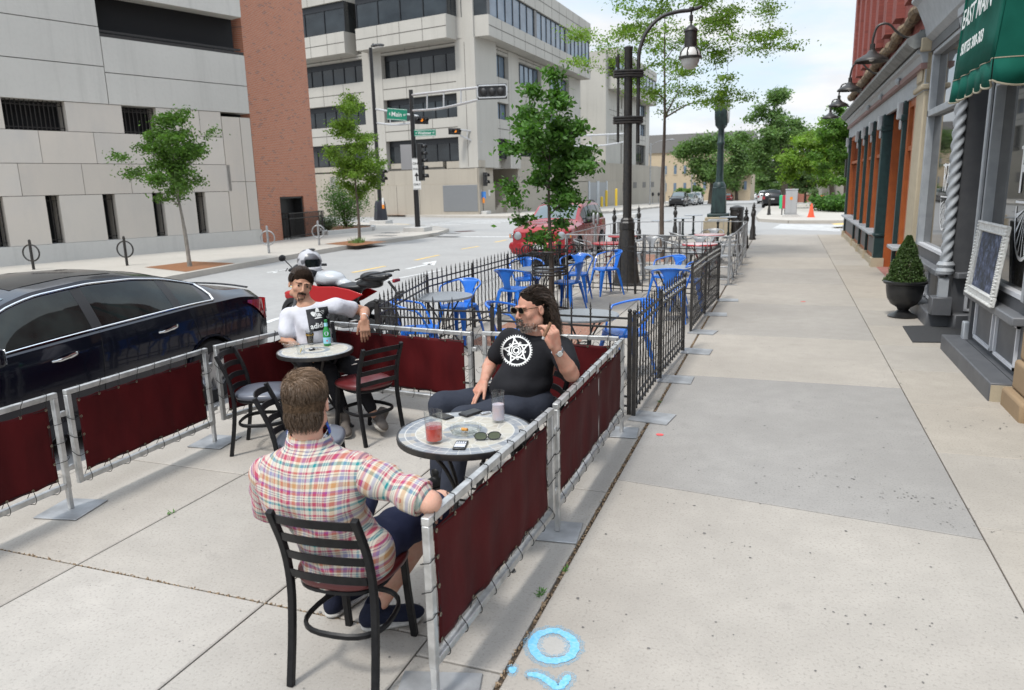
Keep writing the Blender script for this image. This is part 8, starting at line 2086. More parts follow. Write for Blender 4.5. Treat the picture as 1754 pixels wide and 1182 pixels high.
def valance(p,q,n):
    p=Vector(p);q=Vector(q); b=MB(); K_=n*10; top=[];bot=[]; d=(q-p).normalized(); nrm=Vector((d.y,-d.x,0))
    for i in range(K_+1):
        u=i/K_; c=p.lerp(q,u)+nrm*(.012*math.sin(u*n*PI*1.7)); dr_=.17+.05*abs(math.sin(u*n*PI))**.7; top.append(c); bot.append(c+Vector((0,0,-dr_))+nrm*(.02*math.sin(u*n*PI*2)))
    b.grid([top,bot]); v=b.build('valance',M_aw,aw,solid=.004); b=MB(); b.tube(bot,.009,5); b.tube([x+Vector((0,0,.0)) for x in top],.006,5); b.build('binding',M_bind,v)
valance((Xo,y1,zf),(Xo,y0,zf),5); valance((Xo,y0,zf),(X0+.6,y0,zf),3)
ax_=(B_-A).normalized(); ay_=(Dt-A).normalized(); wt=pm('white_screenprint',(.72,.74,.72),.7)
fn='/usr/share/fonts/none.ttf'
for s_,sz,v_,sx in (('119',.60,1.0,.95),('EAST MAIN',.25,.52,.92),('SUITES 300-303',.145,.235,.92)):
    cpt=A.lerp(B_,.5)+ay_*v_; text(s_,sz,frame(cpt+Vector((-.012,0,.004))+ax_.cross(ay_)*.022,ax_,ay_),wt,'awning_lettering',aw,.001,sx=sx,bold=.002)
# gooseneck lamps
def goose(label,u,z=4.28,first=None):
    t=thing('gooseneck_lamp',label,'wall lamp',(X0,u,z),0,'black gooseneck lamps on the brick wall')
    b=MB(); b.lathe([(.001,0),(.085,.0),(.085,.03),(.05,.05)],(0,0,0),14,R=Matrix.Rotation(-PI/2,3,'Y')); b.build('wall_plate',M_iron,t,local=True)
    P=catmull([(-.03,0,0),(-.22,0,-.02),(-.38,0,.08),(-.52,0,.22),(-.68,0,.20),(-.74,0,.0),(-.74,0,-.12)],5); b=MB(); b.tube(P,.020,7); b.tube([(-.74,0,-.08),(-.74,0,-.24)],.042,9); b.build('arm',M_iron,t,local=True)
    b=MB(); b.lathe([(.05,-.18),(.09,-.235),(.24,-.315),(.265,-.345),(.27,-.37),(.262,-.37),(.23,-.33),(.05,-.24)],(-.74,0,0),24,cap=False); b.build('shade',M_iron,t,local=True)
    b=MB(); b.ball((-.74,0,-.31),.055,10); b.build('bulb',pm('unlit_bulb',(.55,.55,.52),.3),t,local=True); return t
g0=goose('nearest black gooseneck lamp on the red brick wall',14.7,4.28); bpy.context.view_layer.update()
for lb,u in (('second gooseneck lamp from the near end of the brick wall',19.6),('third gooseneck lamp along the brick wall',23.6),('farthest small gooseneck lamp at the end of the brick wall',28.0)): copy_tree(g0,(X0,u,4.32),0,lb)
b=MB(); FR.box(b,18.2,19.3,7.55,8.0,.05,.55); ac=tag(b.build('window_unit',pm('ac_grey',(.16,.17,.18),.6),None,bevel=.02),'grey window air unit cut by the top edge on the brick wall','air conditioner')
b=MB(); FR.box(b,28.6,29.0,2.0,2.6,.05,.12); FR.box(b,28.7,28.9,2.25,2.35,-.05,.05); tag(b.build('hanging_sign',M_trim,None),'small dark sign at the far end of the orange shopfront','sign')
# shrub in an urn, door mat
ur=thing('potted_conifer','small cone shaped conifer in a black urn by the grey shop','planter',(1.66,11.75,0))
b=MB(); b.lathe([(.19,0),(.20,.02),(.12,.06),(.07,.10),(.09,.14),(.17,.19),(.225,.28),(.245,.40),(.25,.47),(.285,.49),(.29,.52),(.26,.53),(.235,.50),(.01,.49)],n=28); b.build('urn',pm('black_urn',(.012,.012,.013),.35,c2=(.02,.02,.02),ns=10),ur,local=True)
def leafy(name,mat,parent,pts,size,flat_=.6,tf=None,local=True,curl=.3):
    b=MB()
    for p in pts:
        p=Vector(p); s=size*U(.65,1.3); a=Vector((U(-1,1),U(-1,1),U(-1,1)*flat_)).normalized(); c=a.orthogonal().normalized(); c=(c+a.cross(c)*U(-1,1)).normalized(); n=a.cross(c)
        t_=tf(p) if tf else U(.65,1.35); b.tint=(t_*U(.92,1.1),t_,t_*U(.85,1.05))
        b.add([p-a*s,p-c*s*.5+n*s*curl*.3,p+a*s,p+c*s*.5+n*s*curl*.3],[(0,1,2,3)])
    return b.build(name,mat,parent,local=local,smooth=False)
def leafmat(name,c,trans=.35):
    m=bpy.data.materials.new(name); m.use_nodes=True; nt=m.node_tree; L=nt.links.new; out=nt.nodes['Material Output']; p=nt.nodes['Principled BSDF']; p.inputs['Roughness'].default_value=.5; p.inputs['Specular IOR Level'].default_value=.3
    at=nd(nt,'ShaderNodeAttribute',attribute_name='tint'); col=mixn(nt,1.,c,at.outputs['Color'],'MULTIPLY'); L(col,p.inputs['Base Color'])
    tr=nd(nt,'ShaderNodeBsdfTranslucent'); L(mixn(nt,1.,col,(1.3,1.5,.6),'MULTIPLY'),tr.inputs[0]); mx=nd(nt,'ShaderNodeMixShader'); mx.inputs[0].default_value=trans; L(p.outputs[0],mx.inputs[1]); L(tr.outputs[0],mx.inputs[2]); L(mx.outputs[0],out.inputs[0]); MATS[name]=m; return m
random.seed(31); pts=[]
for i in range(11000):
    z=rnd()**1.2; a_=rnd(); r_=.235*(1-z)**.8*(1-.45*rnd()**2)*(1+.10*math.sin(z*17+a_*3))+.02; a=U(0,2*PI); pts.append((r_*math.cos(a)*(1+.12*math.sin(3*a)),r_*math.sin(a),.50+z*.66))
leafy('foliage',leafmat('conifer_green',(.050,.090,.024),.15),ur,pts,.016,flat_=1.4)
b=MB(); b.cyl((0,0,.45),(0,0,1.05),.02,6); b.build('stem',pm('bark_brown',(.08,.055,.04),.9),ur,local=True)
b=MB(); b.prism([(*G(1563,587)[:2],.002),(*G(1658,588)[:2],.002),(*G(1657,557)[:2],.002),(*G(1546,560)[:2],.002)],(0,0,.012)); tag(b.build('door_mat',pm('charcoal_mat',(.035,.036,.038),.95,c2=(.05,.05,.052),ns=60,bump=.6,bs=200)),'dark ribbed door mat in front of the grey shop entrance','door mat')
# ================================================ trees
def bark(name,c): return pm(name,c,.9,c2=tuple(x*.6 for x in c),ns=18,nd_=5,bump=.7,bs=40,str_=(1,1,.3))
M_b1=bark('grey_bark',(.26,.24,.21)); M_b2=bark('brown_bark',(.13,.10,.08)); M_b3=bark('dark_bark',(.075,.058,.045))
def tree(label,x,y,z0,htrunk,top,rx,ry,leaf,size,n,barkm,tr=.07,seed=1,tips=46,cc=(0,0),spread=.32,name='street_tree',low=None,lean=(0,0),branchy=1.,bright=1.,ragged=.35,droop=0,group='street trees',flat_=.55):
    """trunk > limbs reaching tips inside an uneven envelope; leaves cluster round the twigs"""
    random.seed(seed); t=thing(name,label,'tree',(x,y,z0),0,group); low=low if low is not None else htrunk
    trunk=[Vector((lean[0]*u**1.5+.02*math.sin(u*9+seed)*min(1,htrunk/3),lean[1]*u**1.5+.02*math.sin(u*7),u*(low+(top-low)*.55))) for u in np.linspace(0,1,14)]
    Htr=trunk[-1].z; b=MB(); b.tube(trunk,[tr*(1.25 if i==0 else 1)*(1-.80*(p.z/Htr)**1.2*(1 if p.z>low*.6 else .35)) for i,p in enumerate(trunk)],9); tk=b.build('trunk',barkm,t,local=True)
    nodes=[(p,tr*(1-.75*p.z/Htr)) for p in trunk if p.z>htrunk*.82]; c0=Vector((cc[0],cc[1],(low+top)/2)); R=Vector((rx,ry,(top-low)/2)); T=[]
    while len(T)<tips:
        q=Vector((random.gauss(0,1),random.gauss(0,1),random.gauss(0,1))).normalized()*(rnd()**.38); k=1+ragged*math.sin(q.x*5+seed)*math.sin(q.y*4.3+1)*math.cos(q.z*6+seed)
        k*=(1-.30*max(0,q.z)); T.append(c0+Vector((q.x*R.x*k,q.y*R.y*k,q.z*R.z*(1+.1*ragged*math.sin(q.x*7)))))
    T.sort(key=lambda p:(p-Vector((0,0,htrunk))).length); bm=MB(); tw=[]
    for p in T:
        best=min(nodes,key=lambda nd:(p-nd[0]).length+ (0 if nd[0].z<p.z-.1 else 1.2*(nd[0].z-p.z+.3))); a,r0=best; L_=(p-a).length
        mid=a.lerp(p,.5)+Vector((U(-.06,.06)*L_,U(-.06,.06)*L_,.10*L_)); r0=min(r0*.72,tr*.6); pts=catmull([a,mid,p],4); m=len(pts)
        bm.tube(pts,[max(r0*(1-.8*i/(m-1)),.0055*size/.05) for i in range(m)],5,cap=False)
        nodes+= [(mid,r0*.65),(p,r0*.3)]; tw.append((a,mid,p))
        for _ in range(2):
            e=p+Vector((U(-1,1),U(-1,1),U(-.6,.8)))*spread*.9; bm.tube([p.lerp(mid,U(0,.5)),e],[r0*.25+.002,.002],3,cap=False); tw.append((p,p.lerp(e,.5),e))
    if bm.v: bm.build('limbs',barkm,tk,local=True)
    lp=[]; 
    wts=[random.uniform(.4,1.6) for _ in tw]
    for i in random.choices(range(len(tw)),wts,k=n):
        a,m_,p=tw[i]; u=rnd()**.55; q=(m_.lerp(p,u) if rnd()<.85 else a.lerp(m_,u)); s=spread*(.35+.5*u)
        q=q+Vector((random.gauss(0,s),random.gauss(0,s),random.gauss(0,s*flat_)-droop*rnd())); lp.append(q)
    tone={}
    def tf(p):
        k=(int(p.x/spread/1.3),int(p.y/spread/1.3),int(p.z/spread/1.3)); tone.setdefault(k,random.uniform(.70,1.30)); return bright*tone[k]*U(.8,1.2)
    leafy('crown',leaf,t,lp,size,tf=tf,flat_=.8); return t
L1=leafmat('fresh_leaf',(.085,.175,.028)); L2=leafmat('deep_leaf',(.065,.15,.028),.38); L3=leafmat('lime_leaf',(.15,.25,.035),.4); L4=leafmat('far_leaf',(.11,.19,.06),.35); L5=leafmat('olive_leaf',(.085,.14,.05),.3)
ZP=0.
tree('young leafy tree with a pale trunk in a mulch bed before the stone garage wall',-15.6,16.3,ZP,1.75,4.25,1.12,1.12,L1,.042,15000,M_b1,.055,3,60,spread=.18,ragged=.6,lean=(-.35,.1),cc=(-.22,.1),bright=.85)
tree('oval bright green tree in a mulch bed left of the tall signal pole',-15.5,25.1,ZP,1.15,5.45,1.0,1.0,L3,.046,17500,M_b2,.06,5,60,spread=.22,ragged=.3,bright=.85)
tree('green tree behind the oval one, against the office block',-31.0,57.2,0.,4.0,10.3,2.3,2.3,L1,.10,6500,M_b2,.13,8,44,spread=.5,ragged=.5)
tree('nearest dark leafy tree growing through the curled iron tree guard',-3.33,10.78,ZP,1.15,3.68,.66,.64,L2,.042,9500,M_b3,.042,11,46,low=1.05,spread=.12,ragged=.7,bright=1.05)
tree('tall thin airy tree with feathery pale leaves behind the lamp post',-3.0,19.6,ZP,3.7,7.7,2.75,2.0,L3,.036,24000,M_b2,.062,15,110,low=3.5,spread=.24,ragged=.45,droop=.06,flat_=.26,bright=.95,cc=(.45,0))
tree('side sprays of the feathery tree, a slim sapling with drooping leaves right behind the lamp post',-3.35,17.9,ZP,2.3,3.9,.95,.7,L3,.026,2600,M_b2,.02,27,16,low=2.5,spread=.16,ragged=.7,droop=.1) if False else None
def ftree(label,px,topy,hw,D,leaf,seed,n_,bm,lowy=None,trunkx=None,size=None,ry=None,ragged=.5,tips=46):
    """far tree: px/topy/hw give its bearing and size, D its distance"""
    top=AY(px,topy,D); z0=gz(D)+.1; r=hw/CF*D*1.02; low=AY(px,lowy,D).z-z0 if lowy else 3.0; bx=AY(trunkx or px,330,D).x
    tree(label,bx,D,z0,low*.85,top.z-z0,r,ry or r*.8,leaf,size or D*.0019,int(n_*1.35),bm,.03*(top.z-z0)+.03,seed,tips,low=low,spread=r*.17,ragged=ragged,group='large trees down the street',cc=(top.x-bx,0),lean=((top.x-bx)*.6,0))
for a_ in (('vase shaped green tree on the left pavement behind the clock column',1228,232,68,98,L4,17,9500,M_b2,318,1217),('tall broad dark green tree rising highest beyond the crossing',1328,158,52,80,L4,21,10500,M_b3,300,1345),
 ('dense lime green tree overhanging the right pavement past the crossing',1405,205,50,60,L3,23,12500,M_b2,318,1428,None,None,.6,60),('bright green tree nearest the end of the brick shop building',1448,150,38,54,L1,25,10500,M_b2,325,1452,None,None,.6,60),
 ('dark green tree beyond the black SUV on the right',1362,205,48,105,L5,29,7500,M_b3,318,1368),('rounded green tree far down the street on the left side',1262,262,34,150,L4,33,5200,M_b3,325),('hazy green tree closing the far end of the street',1296,285,34,260,L4,35,4200,M_b3,332),
 ('broad green tree closing the street right of the tiny white car',1330,262,40,190,L4,37,5200,M_b3,330),('distant green tree on the left behind the white SUV',1172,322,14,140,L1,39,1800,M_b3,342),('distant dark tree between the beige hall and the street end',1276,300,22,230,L5,41,3000,M_b3,334),('small round tree in front of the buff hall',1191,319,13,128,L4,43,2200,M_b3,338),('low dark tree under the lime canopy on the right',1380,285,26,90,L5,45,4200,M_b3,335)): ftree(*a_)
# shrubs and hedges
def shrub(label,x,y,z,r,h,leaf,n,size,seed,name='shrub',sx=1.,stems=10):
    random.seed(seed); t=thing(name,label,'shrub',(x,y,z),0,'shrubs'); b=MB(); pts=[]; ends=[]
    for k in range(stems):
        a=U(0,6.28); rr=r*U(.3,.95); e=Vector((sx*rr*math.cos(a),rr*math.sin(a),h*U(.55,1.0))); b.tube(catmull([(0,0,0),(e.x*.35,e.y*.35,e.z*.5),e],4),[.018]*5+[.006]*4,5); ends.append(e)
    b.build('stem',M_b3,t,local=True)
    for i in range(n):
        e=random.choice(ends); u=rnd()**.5; pts.append(Vector((e.x*u,e.y*u,e.z*u))+Vector((random.gauss(0,r*.22),random.gauss(0,r*.22),random.gauss(0,h*.12))))
    leafy('foliage',leaf,t,[p for p in pts if p.z>.02],size); return t
c=G(580,396,0); shrub('loose dark green shrub in the corner planter beside the brick tower',c.x-.2,c.y+1.0,.1,1.35,2.05,L2,5200,.05,51,sx=1.1,stems=14)
c=G(562,400,0); shrub('low silvery green bush at the foot of the brick tower',c.x,c.y,.1,.55,.75,leafmat('sage_leaf',(.12,.17,.10),.2),1600,.04,53)
b=None
for i,(px,py,r,h) in enumerate(((1412,361,1.0,.95),(1428,362,1.1,.95),(1446,363,1.1,.9),(1404,352,1.0,1.3),(1420,350,1.1,1.6),(1440,352,1.2,1.5))):
    c=GS(px,py,.15); shrub('clipped green hedge bush %s beyond the crossing'%('nearest the orange post','in the middle of the front row','closest to the shop corner','low and rounded, back row','tall, back row centre','back row by the shop corner')[i],c.x,c.y,c.z,r,h,L2 if i<3 else L5,1500,.11,60+i,name='hedge_bush',stems=8)
c=G(612,416,0)
b=MB(); random.seed(9)
for k in range(160):
    a=U(0,6.28); r_=U(0,.34); x_,y_=c.x+r_*math.cos(a),c.y+r_*math.sin(a); l=U(.10,.26); d=U(0,6.28); b.poly([(x_-.012,y_,.0),(x_+.012,y_,.0),(x_+l*.5*math.cos(d),y_+l*.5*math.sin(d),l)])
o=b.build('weeds',pm('tuft_green',(.09,.17,.03),.6),smooth=False); o['kind']='stuff'
# ================================================ signal poles, street signs, lights
M_pole=pm('black_pole_paint',(.012,.012,.013),.4); M_silver=pm('silver_arm',(.50,.51,.52),.4,.5); M_sgn=pm('sign_green',(.0,.20,.12),.5); M_wt=pm('sign_white',(.70,.71,.70),.5); M_lens_=pm('unlit_lens',(.02,.02,.02),.3)
def toc(p): d=Vector((-p.x,-p.y,0)).normalized(); return d   # towards the viewing side of the street
def pole(label,px,py,topy,r,name,cat,base=None,group='traffic signal and light poles'):
    g_=G(px,py,0.); t=thing(name,label,cat,(g_.x,g_.y,0),0,group); top=AY(px,topy,g_.y).z
    b=MB(); b.tube([(0,0,.2),(0,0,top)],[r,r*.75],12); b.build('pole',M_pole,t,local=True); 
    b=MB(); b.bb(-.55,-.45,-.05,.55,.45,.20); b.build('footing',M_basec,t,local=True,bevel=.02)
    return t,g_,top
def on(px,py,y): return AY(px,py,y)
def signal(t,p,face,n=3,h=.34,back=True,horiz=False,amber=False):
    """signal head at p, looking along face"""
    face=Vector(face).normalized(); side=face.cross(Vector((0,0,1))).normalized(); up=Vector((0,0,1))
    ax=side if horiz else up; ot=up if horiz else side; R=Matrix((side,face,up)).transposed(); L_=n*h; w_=min(.32,h*1.05); d=(L_,.22,w_) if horiz else (w_,.22,L_)
    b=MB(); b.box(p,d,R); 
    if back: b.box(p-face*.02,(d[0]+.14,.02,d[2]+.14),R)
    o=b.build('signal_head',M_pole,t,bevel=.02)
    for k in range(n):
        c=p+ax*(k-(n-1)/2)*h+face*.115; b=MB(); MR=frame(c,side,up); ring=[MR@Vector((h*.33*math.cos(a),h*.33*math.sin(a),0)) for a in np.linspace(0,2*PI,15)[:-1]]; b.poly(ring[::-1] if (MR.to_3x3()@Vector((0,0,1))).dot(face)<0 else ring); b.build('lens',MATS['amber_signal'] if (amber and k==1) else M_lens_,o,smooth=False)
        b=MB(); hood=[[p_+f for p_ in [c+side*h*.36*math.cos(a)+up*h*.36*math.sin(a) for a in np.linspace(-.3,PI+.3,12)]] for f in (Vector((0,0,0)),face*.20)]; b.grid(hood); b.build('hood',M_pole,o,solid=.008)
    return o
pm('amber_signal',(.8,.25,.02),.3,emit=((1,.30,.03),.6))
def truss(t,a,c,a2,c2,n=3,r=.05,mat=None):
    b=MB(); b.tube(catmull([a,a.lerp(c,.5)+Vector((0,0,.0)),c],5),r,8); b.tube(catmull([a2,a2.lerp(c2,.45)+Vector((0,0,-.10)),c2],6),r,8); b.build('mast_arm',mat or M_silver,t)
    for k in range(1,n+1):
        u=k/(n+1)
        bb=MB(); bb.cyl(a.lerp(c,u),a2.lerp(c2,u)+Vector((0,0,-.05)),r*.7,6); bb.build('arm_strut',mat or M_silver,t)
def plate(t,txt,p,right,w,h,mat,size,tmat,name='street_sign',sx=.9):
    right=Vector(right).normalized(); M=frame(p,right,(0,0,1)); n=M.to_3x3()@Vector((0,0,1)); b=MB(); b.prism([M@Vector(q) for q in ((-w/2,-h/2,-.012),(w/2,-h/2,-.012),(w/2,h/2,-.012),(-w/2,h/2,-.012))],n*.02); o=b.build(name,mat,t)
    b=MB(); 
    for q in ((-w/2+.02,w/2-.02,h/2-.04,h/2-.02),(-w/2+.02,w/2-.02,-h/2+.02,-h/2+.04)): b.poly([M@Vector((x_,y_,.0095)) for x_,y_ in ((q[0],q[2]),(q[1],q[2]),(q[1],q[3]),(q[0],q[3]))])
    b.build('sign_border',tmat,o,smooth=False)
    for s_,x_,sz in txt: text(s_,sz,M@Matrix.Translation((x_,-.01,.010)),tmat,'sign_lettering',o,.001,bold=.004*size/.3,sx=sx)
    return o
# A: nearer signal pole on the corner
t,gA,top=pole('black signal pole on the left corner with the Webster street sign and long silver arm',716,396,153,.13,'signal_pole','signal pole')
yA=gA.y; a=on(704,163,yA); a2=on(704,190,yA); e=on(820,150,yA-1.2); e2=on(820,171,yA-1.2); truss(t,a,e,a2,e2,3,.055)
b=MB(); p=on(843,157,yA-1.2); b.box(p,(1.25,.08,.62),RZ(.25).to_3x3()); o=b.build('signal_backplate',M_pole,t,bevel=.03,seg=2)
b=MB(); Mb=frame(p+Vector((.02,-.06,0)),(math.cos(.25),math.sin(.25),0),(0,0,1)); rr=[Mb@Vector(q) for q in ((-.56,-.24,0),(.56,-.24,0),(.62,-.15,0),(.62,.15,0),(.56,.24,0),(-.56,.24,0),(-.62,.15,0),(-.62,-.15,0))]; b.tube(rr,.03,6,closed=True); b.build('arm_loop',M_silver,o)
b=MB()
for k in range(3): b.ball(p+Vector((math.cos(.25)*(k-1)*.36,math.sin(.25)*(k-1)*.36-.05,0)),(.16,.08,.17),12)
b.build('signal_back',M_trim,o)
plate(t,(('E',-.40,.10),('Webster',-.02,.19),('ST',.39,.09)),on(728,227.5,yA-.2),(.93,.36,.0),.98,.30,M_sgn,.2,M_wt)
signal(t,on(720,264,yA-.1),(1,.1,0),3,.32,False); signal(t,on(722,296,yA-.1),(1,.1,0),2,.36,False)
o=plate(t,(),on(713.5,298,yA-.28),(.93,.36,0),.36,1.42,M_wt,.2,M_pole,'lane_sign')
for zz,s_,sz in ((.46,'ONE',.15),(.22,'WAY',.14),(-.48,'ONLY',.12)): text(s_,sz,frame(on(713.5,298,yA-.28),(.93,.36,0),(0,0,1))@Matrix.Translation((0,zz,.012)),M_pole,'sign_lettering',o,.001,bold=.003)
b=MB(); Ml=frame(on(713.5,298,yA-.28),(.93,.36,0),(0,0,1)); b.poly([Ml@Vector(q) for q in ((-.03,-.32,.012),(.03,-.32,.012),(.03,-.1,.012),(.10,-.1,.012),(0,.08,.012),(-.10,-.1,.012),(-.03,-.1,.012))]); b.build('arrow',M_pole,o,smooth=False)
b=MB(); b.box(on(700,269,yA+.6),(.75,.04,1.15),RZ(.3).to_3x3()); b.build('sign_back',pm('sign_back_grey',(.35,.35,.36),.5,.4),t)
# B: street light with a second arm
t,gB,top=pole('tallest black street light pole behind, with cobra head lamp and the Main street sign',653,383,80,.13,'street_light','street light'); yB=gB.y
b=MB(); b.lathe([(.40,.2),(.42,.3),(.33,1.1),(.28,1.3),(.15,1.36)],n=8); b.build('base_cover',pm('navy_base',(.018,.02,.03),.4),t,local=True)
b=MB(); hb=on(637,76,yB); b.tube([on(636,80,yB),on(640,75,yB)],.06,6); c=on(647,78,yB-.3); b.ball(c,(.42,.2,.10),12); b.build('cobra_head',M_pole,t); b=MB(); b.ball(c+Vector((.05,0,-.06)),(.30,.16,.06),10); b.build('lamp_lens',pm('lamp_grey_lens',(.5,.5,.5),.2),t)
truss(t,on(644,187,yB),on(716,199,yB-1.0),on(646,211,yB),on(716,210,yB-1.0),2,.06)
plate(t,(('E',-.40,.17),('Main',-.02,.34),('ST',.42,.14)),on(680,196,yB-1.0),(.93,.36,-.10),1.10,.62,M_sgn,.30,M_wt)
signal(t,on(721,206,yB-1.3),(.75,-.65,0),3,.25,True,True,True); signal(t,on(654,301,yB-.2),(1,-.2,0),2,.4,False)
b=MB(); b.box(on(656,347,yB-.2),(.10,.06,.55)); b.build('push_button_plate',M_wt,t); b=MB(); b.box(on(656.5,354,yB-.25),(.12,.08,.22)); b.build('push_button',M_amber,t)
# C: far signal pole by the office stair
t,gC,top=pole('far black signal pole in front of the office stair, arm reaching left',826,366,222,.13,'signal_pole','signal pole'); yC=gC.y
truss(t,on(824,227,yC),on(788,222,yC-1),on(825,244,yC),on(788,232,yC-1),2,.06); signal(t,on(779,225,yC-1.2),(.75,-.65,0),3,.29,True,True,True); signal(t,on(831,307,yC-.2),(1,-.2,0),2,.5,False)
b=MB(); b.box(on(828.5,334,yC-.2),(.35,.04,.5)); b.build('blue_sign',pm('sign_blue',(.05,.20,.55),.5),t); b=MB(); b.box(on(828.5,343,yC-.2),(.16,.06,.4)); b.build('push_button',M_amber,t)
# D: signal arm half hidden behind the lamp post
t,gD,top=pole('signal pole hidden behind the lamp post, only its silver arm showing',1075,372,225,.12,'signal_pole','signal pole'); yD=gD.y
truss(t,on(1070,229,yD),on(984,233,yD-.5),on(1070,243,yD),on(984,250,yD-.5),2,.05)
def thin_pole(label,px,py,topy,r=.07,arm=0,name='street_light',cat='street light',m=None):
    g_=GS(px,py,.15); t=thing(name,label,cat,tuple(g_),0,'distant poles'); z1=AY(px,topy,g_.y).z-g_.z; b=MB(); b.cyl((0,0,0),(0,0,z1),r,8); b.build('pole',m or M_galv,t,local=True)
    if arm: b=MB(); b.tube(catmull([(0,0,z1-.3),(arm*.5,0,z1+.2),(arm,0,z1+.3)],4),.05,6); b.ball((arm*1.15,0,z1+.28),(.4,.18,.10),10); b.build('lamp_arm',m or M_galv,t,local=True)
thin_pole('thin grey street light along the terrace wall right of the lamp post',1113,351,245,.10,2.2); thin_pole('thin grey street light in front of the distant beige hall',1184,346,262,.11,3.5); thin_pole('far grey utility pole right of the clock column',1276,341,305,.22); thin_pole('second far grey utility pole next to it',1281,341,303,.22)
for i,(px,py) in enumerate(((1118,349),(1128,348))):
    g_=GS(px,py,.15); t=thing('parking_meter','distant parking meter %s of the pair by the terrace wall'%('on the left','on the right')[i],'parking meter',tuple(g_),0,'parking meters'); b=MB(); b.cyl((0,0,0),(0,0,1.1),.04,8); b.build('post',M_galv,t,local=True); b=MB(); b.ball((0,0,1.3),(.18,.15,.28),10); b.build('meter_head',M_trim,t,local=True)
t=thing('parking_meter','silver twin headed parking meter on the kerb beside the red car','parking meter',(-4.72,19.4,0),0,'parking meters'); b=MB(); b.cyl((0,0,0),(0,0,.95),.028,10); b.build('post',M_galv,t,local=True)
for s in (-1,1): b=MB(); b.lathe([(.025,.93),(.03,1.0),(.045,1.08),(.045,1.17),(.03,1.22),(.01,1.24)],(s*.055,0,0),12); b.build('meter_head',M_galv,t,local=True)
# bike racks
for lb,px,py,m,h in (('black ring and post bike rack at the far left by the garage wall',58,462,M_iron,.86),('second black ring and post bike rack, left of the pale trunked tree',218,455,M_iron,.86),('silver ring and post bike rack in front of the brick tower edge',461,434,M_galv,.92),('silver ring and post bike rack in front of the iron gate',547,420,M_galv,.92)):
    g_=G(px,py,0); t=thing('bike_rack',lb,'bike rack',(g_.x,g_.y,0),.35,'ring and post bike racks'); b=MB(); b.cyl((0,0,0),(0,0,h*.95),.038,12); b.ball((0,0,h*.95),.038,8); b.build('post',m,t,local=True); b=MB(); b.tube(circ((0,-.0,h*.55),.23,26,ax='y'),.022,7,closed=True); b.build('ring',m,t,local=True)
# post sign behind the shrub
g_=G(575,392,0); t=thing('parking_sign','small white parking sign on a thin post behind the corner shrub','sign',(g_.x,g_.y,0)); b=MB(); b.cyl((0,0,0),(0,0,2.2),.03,6); b.build('post',M_iron,t,local=True); b=MB(); b.box(on(573,312,g_.y-.05),(.45,.02,.55),RZ(.4).to_3x3()); b.build('sign_plate',M_wt,t)
# ================================================ clock column
cx,cy=-2.44,30.1; t=thing('street_clock','dark green cast iron clock column on a square stone base by the crossing','street clock',(cx,cy,0))
M_cg=pm('verdigris_iron',(.010,.022,.024),.45,c2=(.022,.05,.048),ns=9,nd_=5,str_=(1,1,.3)); 
b=MB(); b.bb(-.52,-.50,-.05,.52,.50,.50); b.bb(-.47,-.45,.50,.47,.45,.62); b.build('stone_base',M_lime,t,local=True,bevel=.03,seg=2)
b=MB(); b.bb(-.40,-.38,.62,.40,.38,.75); b.box((0,0,1.25),(.56,.54,1.0),None,0,.86); b.lathe([(.25,1.70),(.24,1.82),(.17,1.95)],n=20); b.build('pedestal',M_cg,t,local=True,bevel=.03,seg=2)
b=MB(); b.lathe([(.15,1.9),(.135,2.2),(.115,3.3),(.15,3.36),(.15,3.42),(.12,3.46),(.115,3.9),(.20,4.0)],n=16); b.build('column',M_cg,t,local=True)
b=MB(); b.prism([(-.20,-.30,3.98),(-.22,-.52,4.3),(-.22,-.56,4.65),(-.20,-.46,4.98),(-.12,-.22,5.22),(0,0,5.30),(0,.0,5.30)][0:1]+[(-.22,.50*math.cos(a),4.55+.58*math.sin(a)) for a in np.linspace(PI*1.15,-PI*.15,20)],(.44,0,0)); b.bb(-.16,-.16,5.1,.16,.16,5.30); b.build('clock_housing',M_cg,t,local=True,bevel=.03,seg=2)
b=MB(); b.lathe([(.44,0),(.44,.04),(.40,.05),(.01,.05)],(.22,0,4.55),28,R=Matrix.Rotation(PI/2,3,'Y')); dl=b.build('clock_dial',pm('milk_glass',(.6,.6,.58),.3),t,local=True); b=MB(); b.bar((.275,0,4.55),(.275,.0,4.88),.02,.03,(1,0,0)); b.bar((.275,0,4.55),(.275,.2,4.6),.02,.03,(1,0,0)); b.build('clock_hands',M_trim,dl)
t=thing('litter_bin','low dark bin beside the stone base of the clock column','litter bin',(-1.75,30.0,0)); b=MB(); b.lathe([(.22,0),(.25,.1),(.25,.85),(.28,.88),(.26,.98),(.05,1.05)],n=16); b.build('body',M_iron,t,local=True)
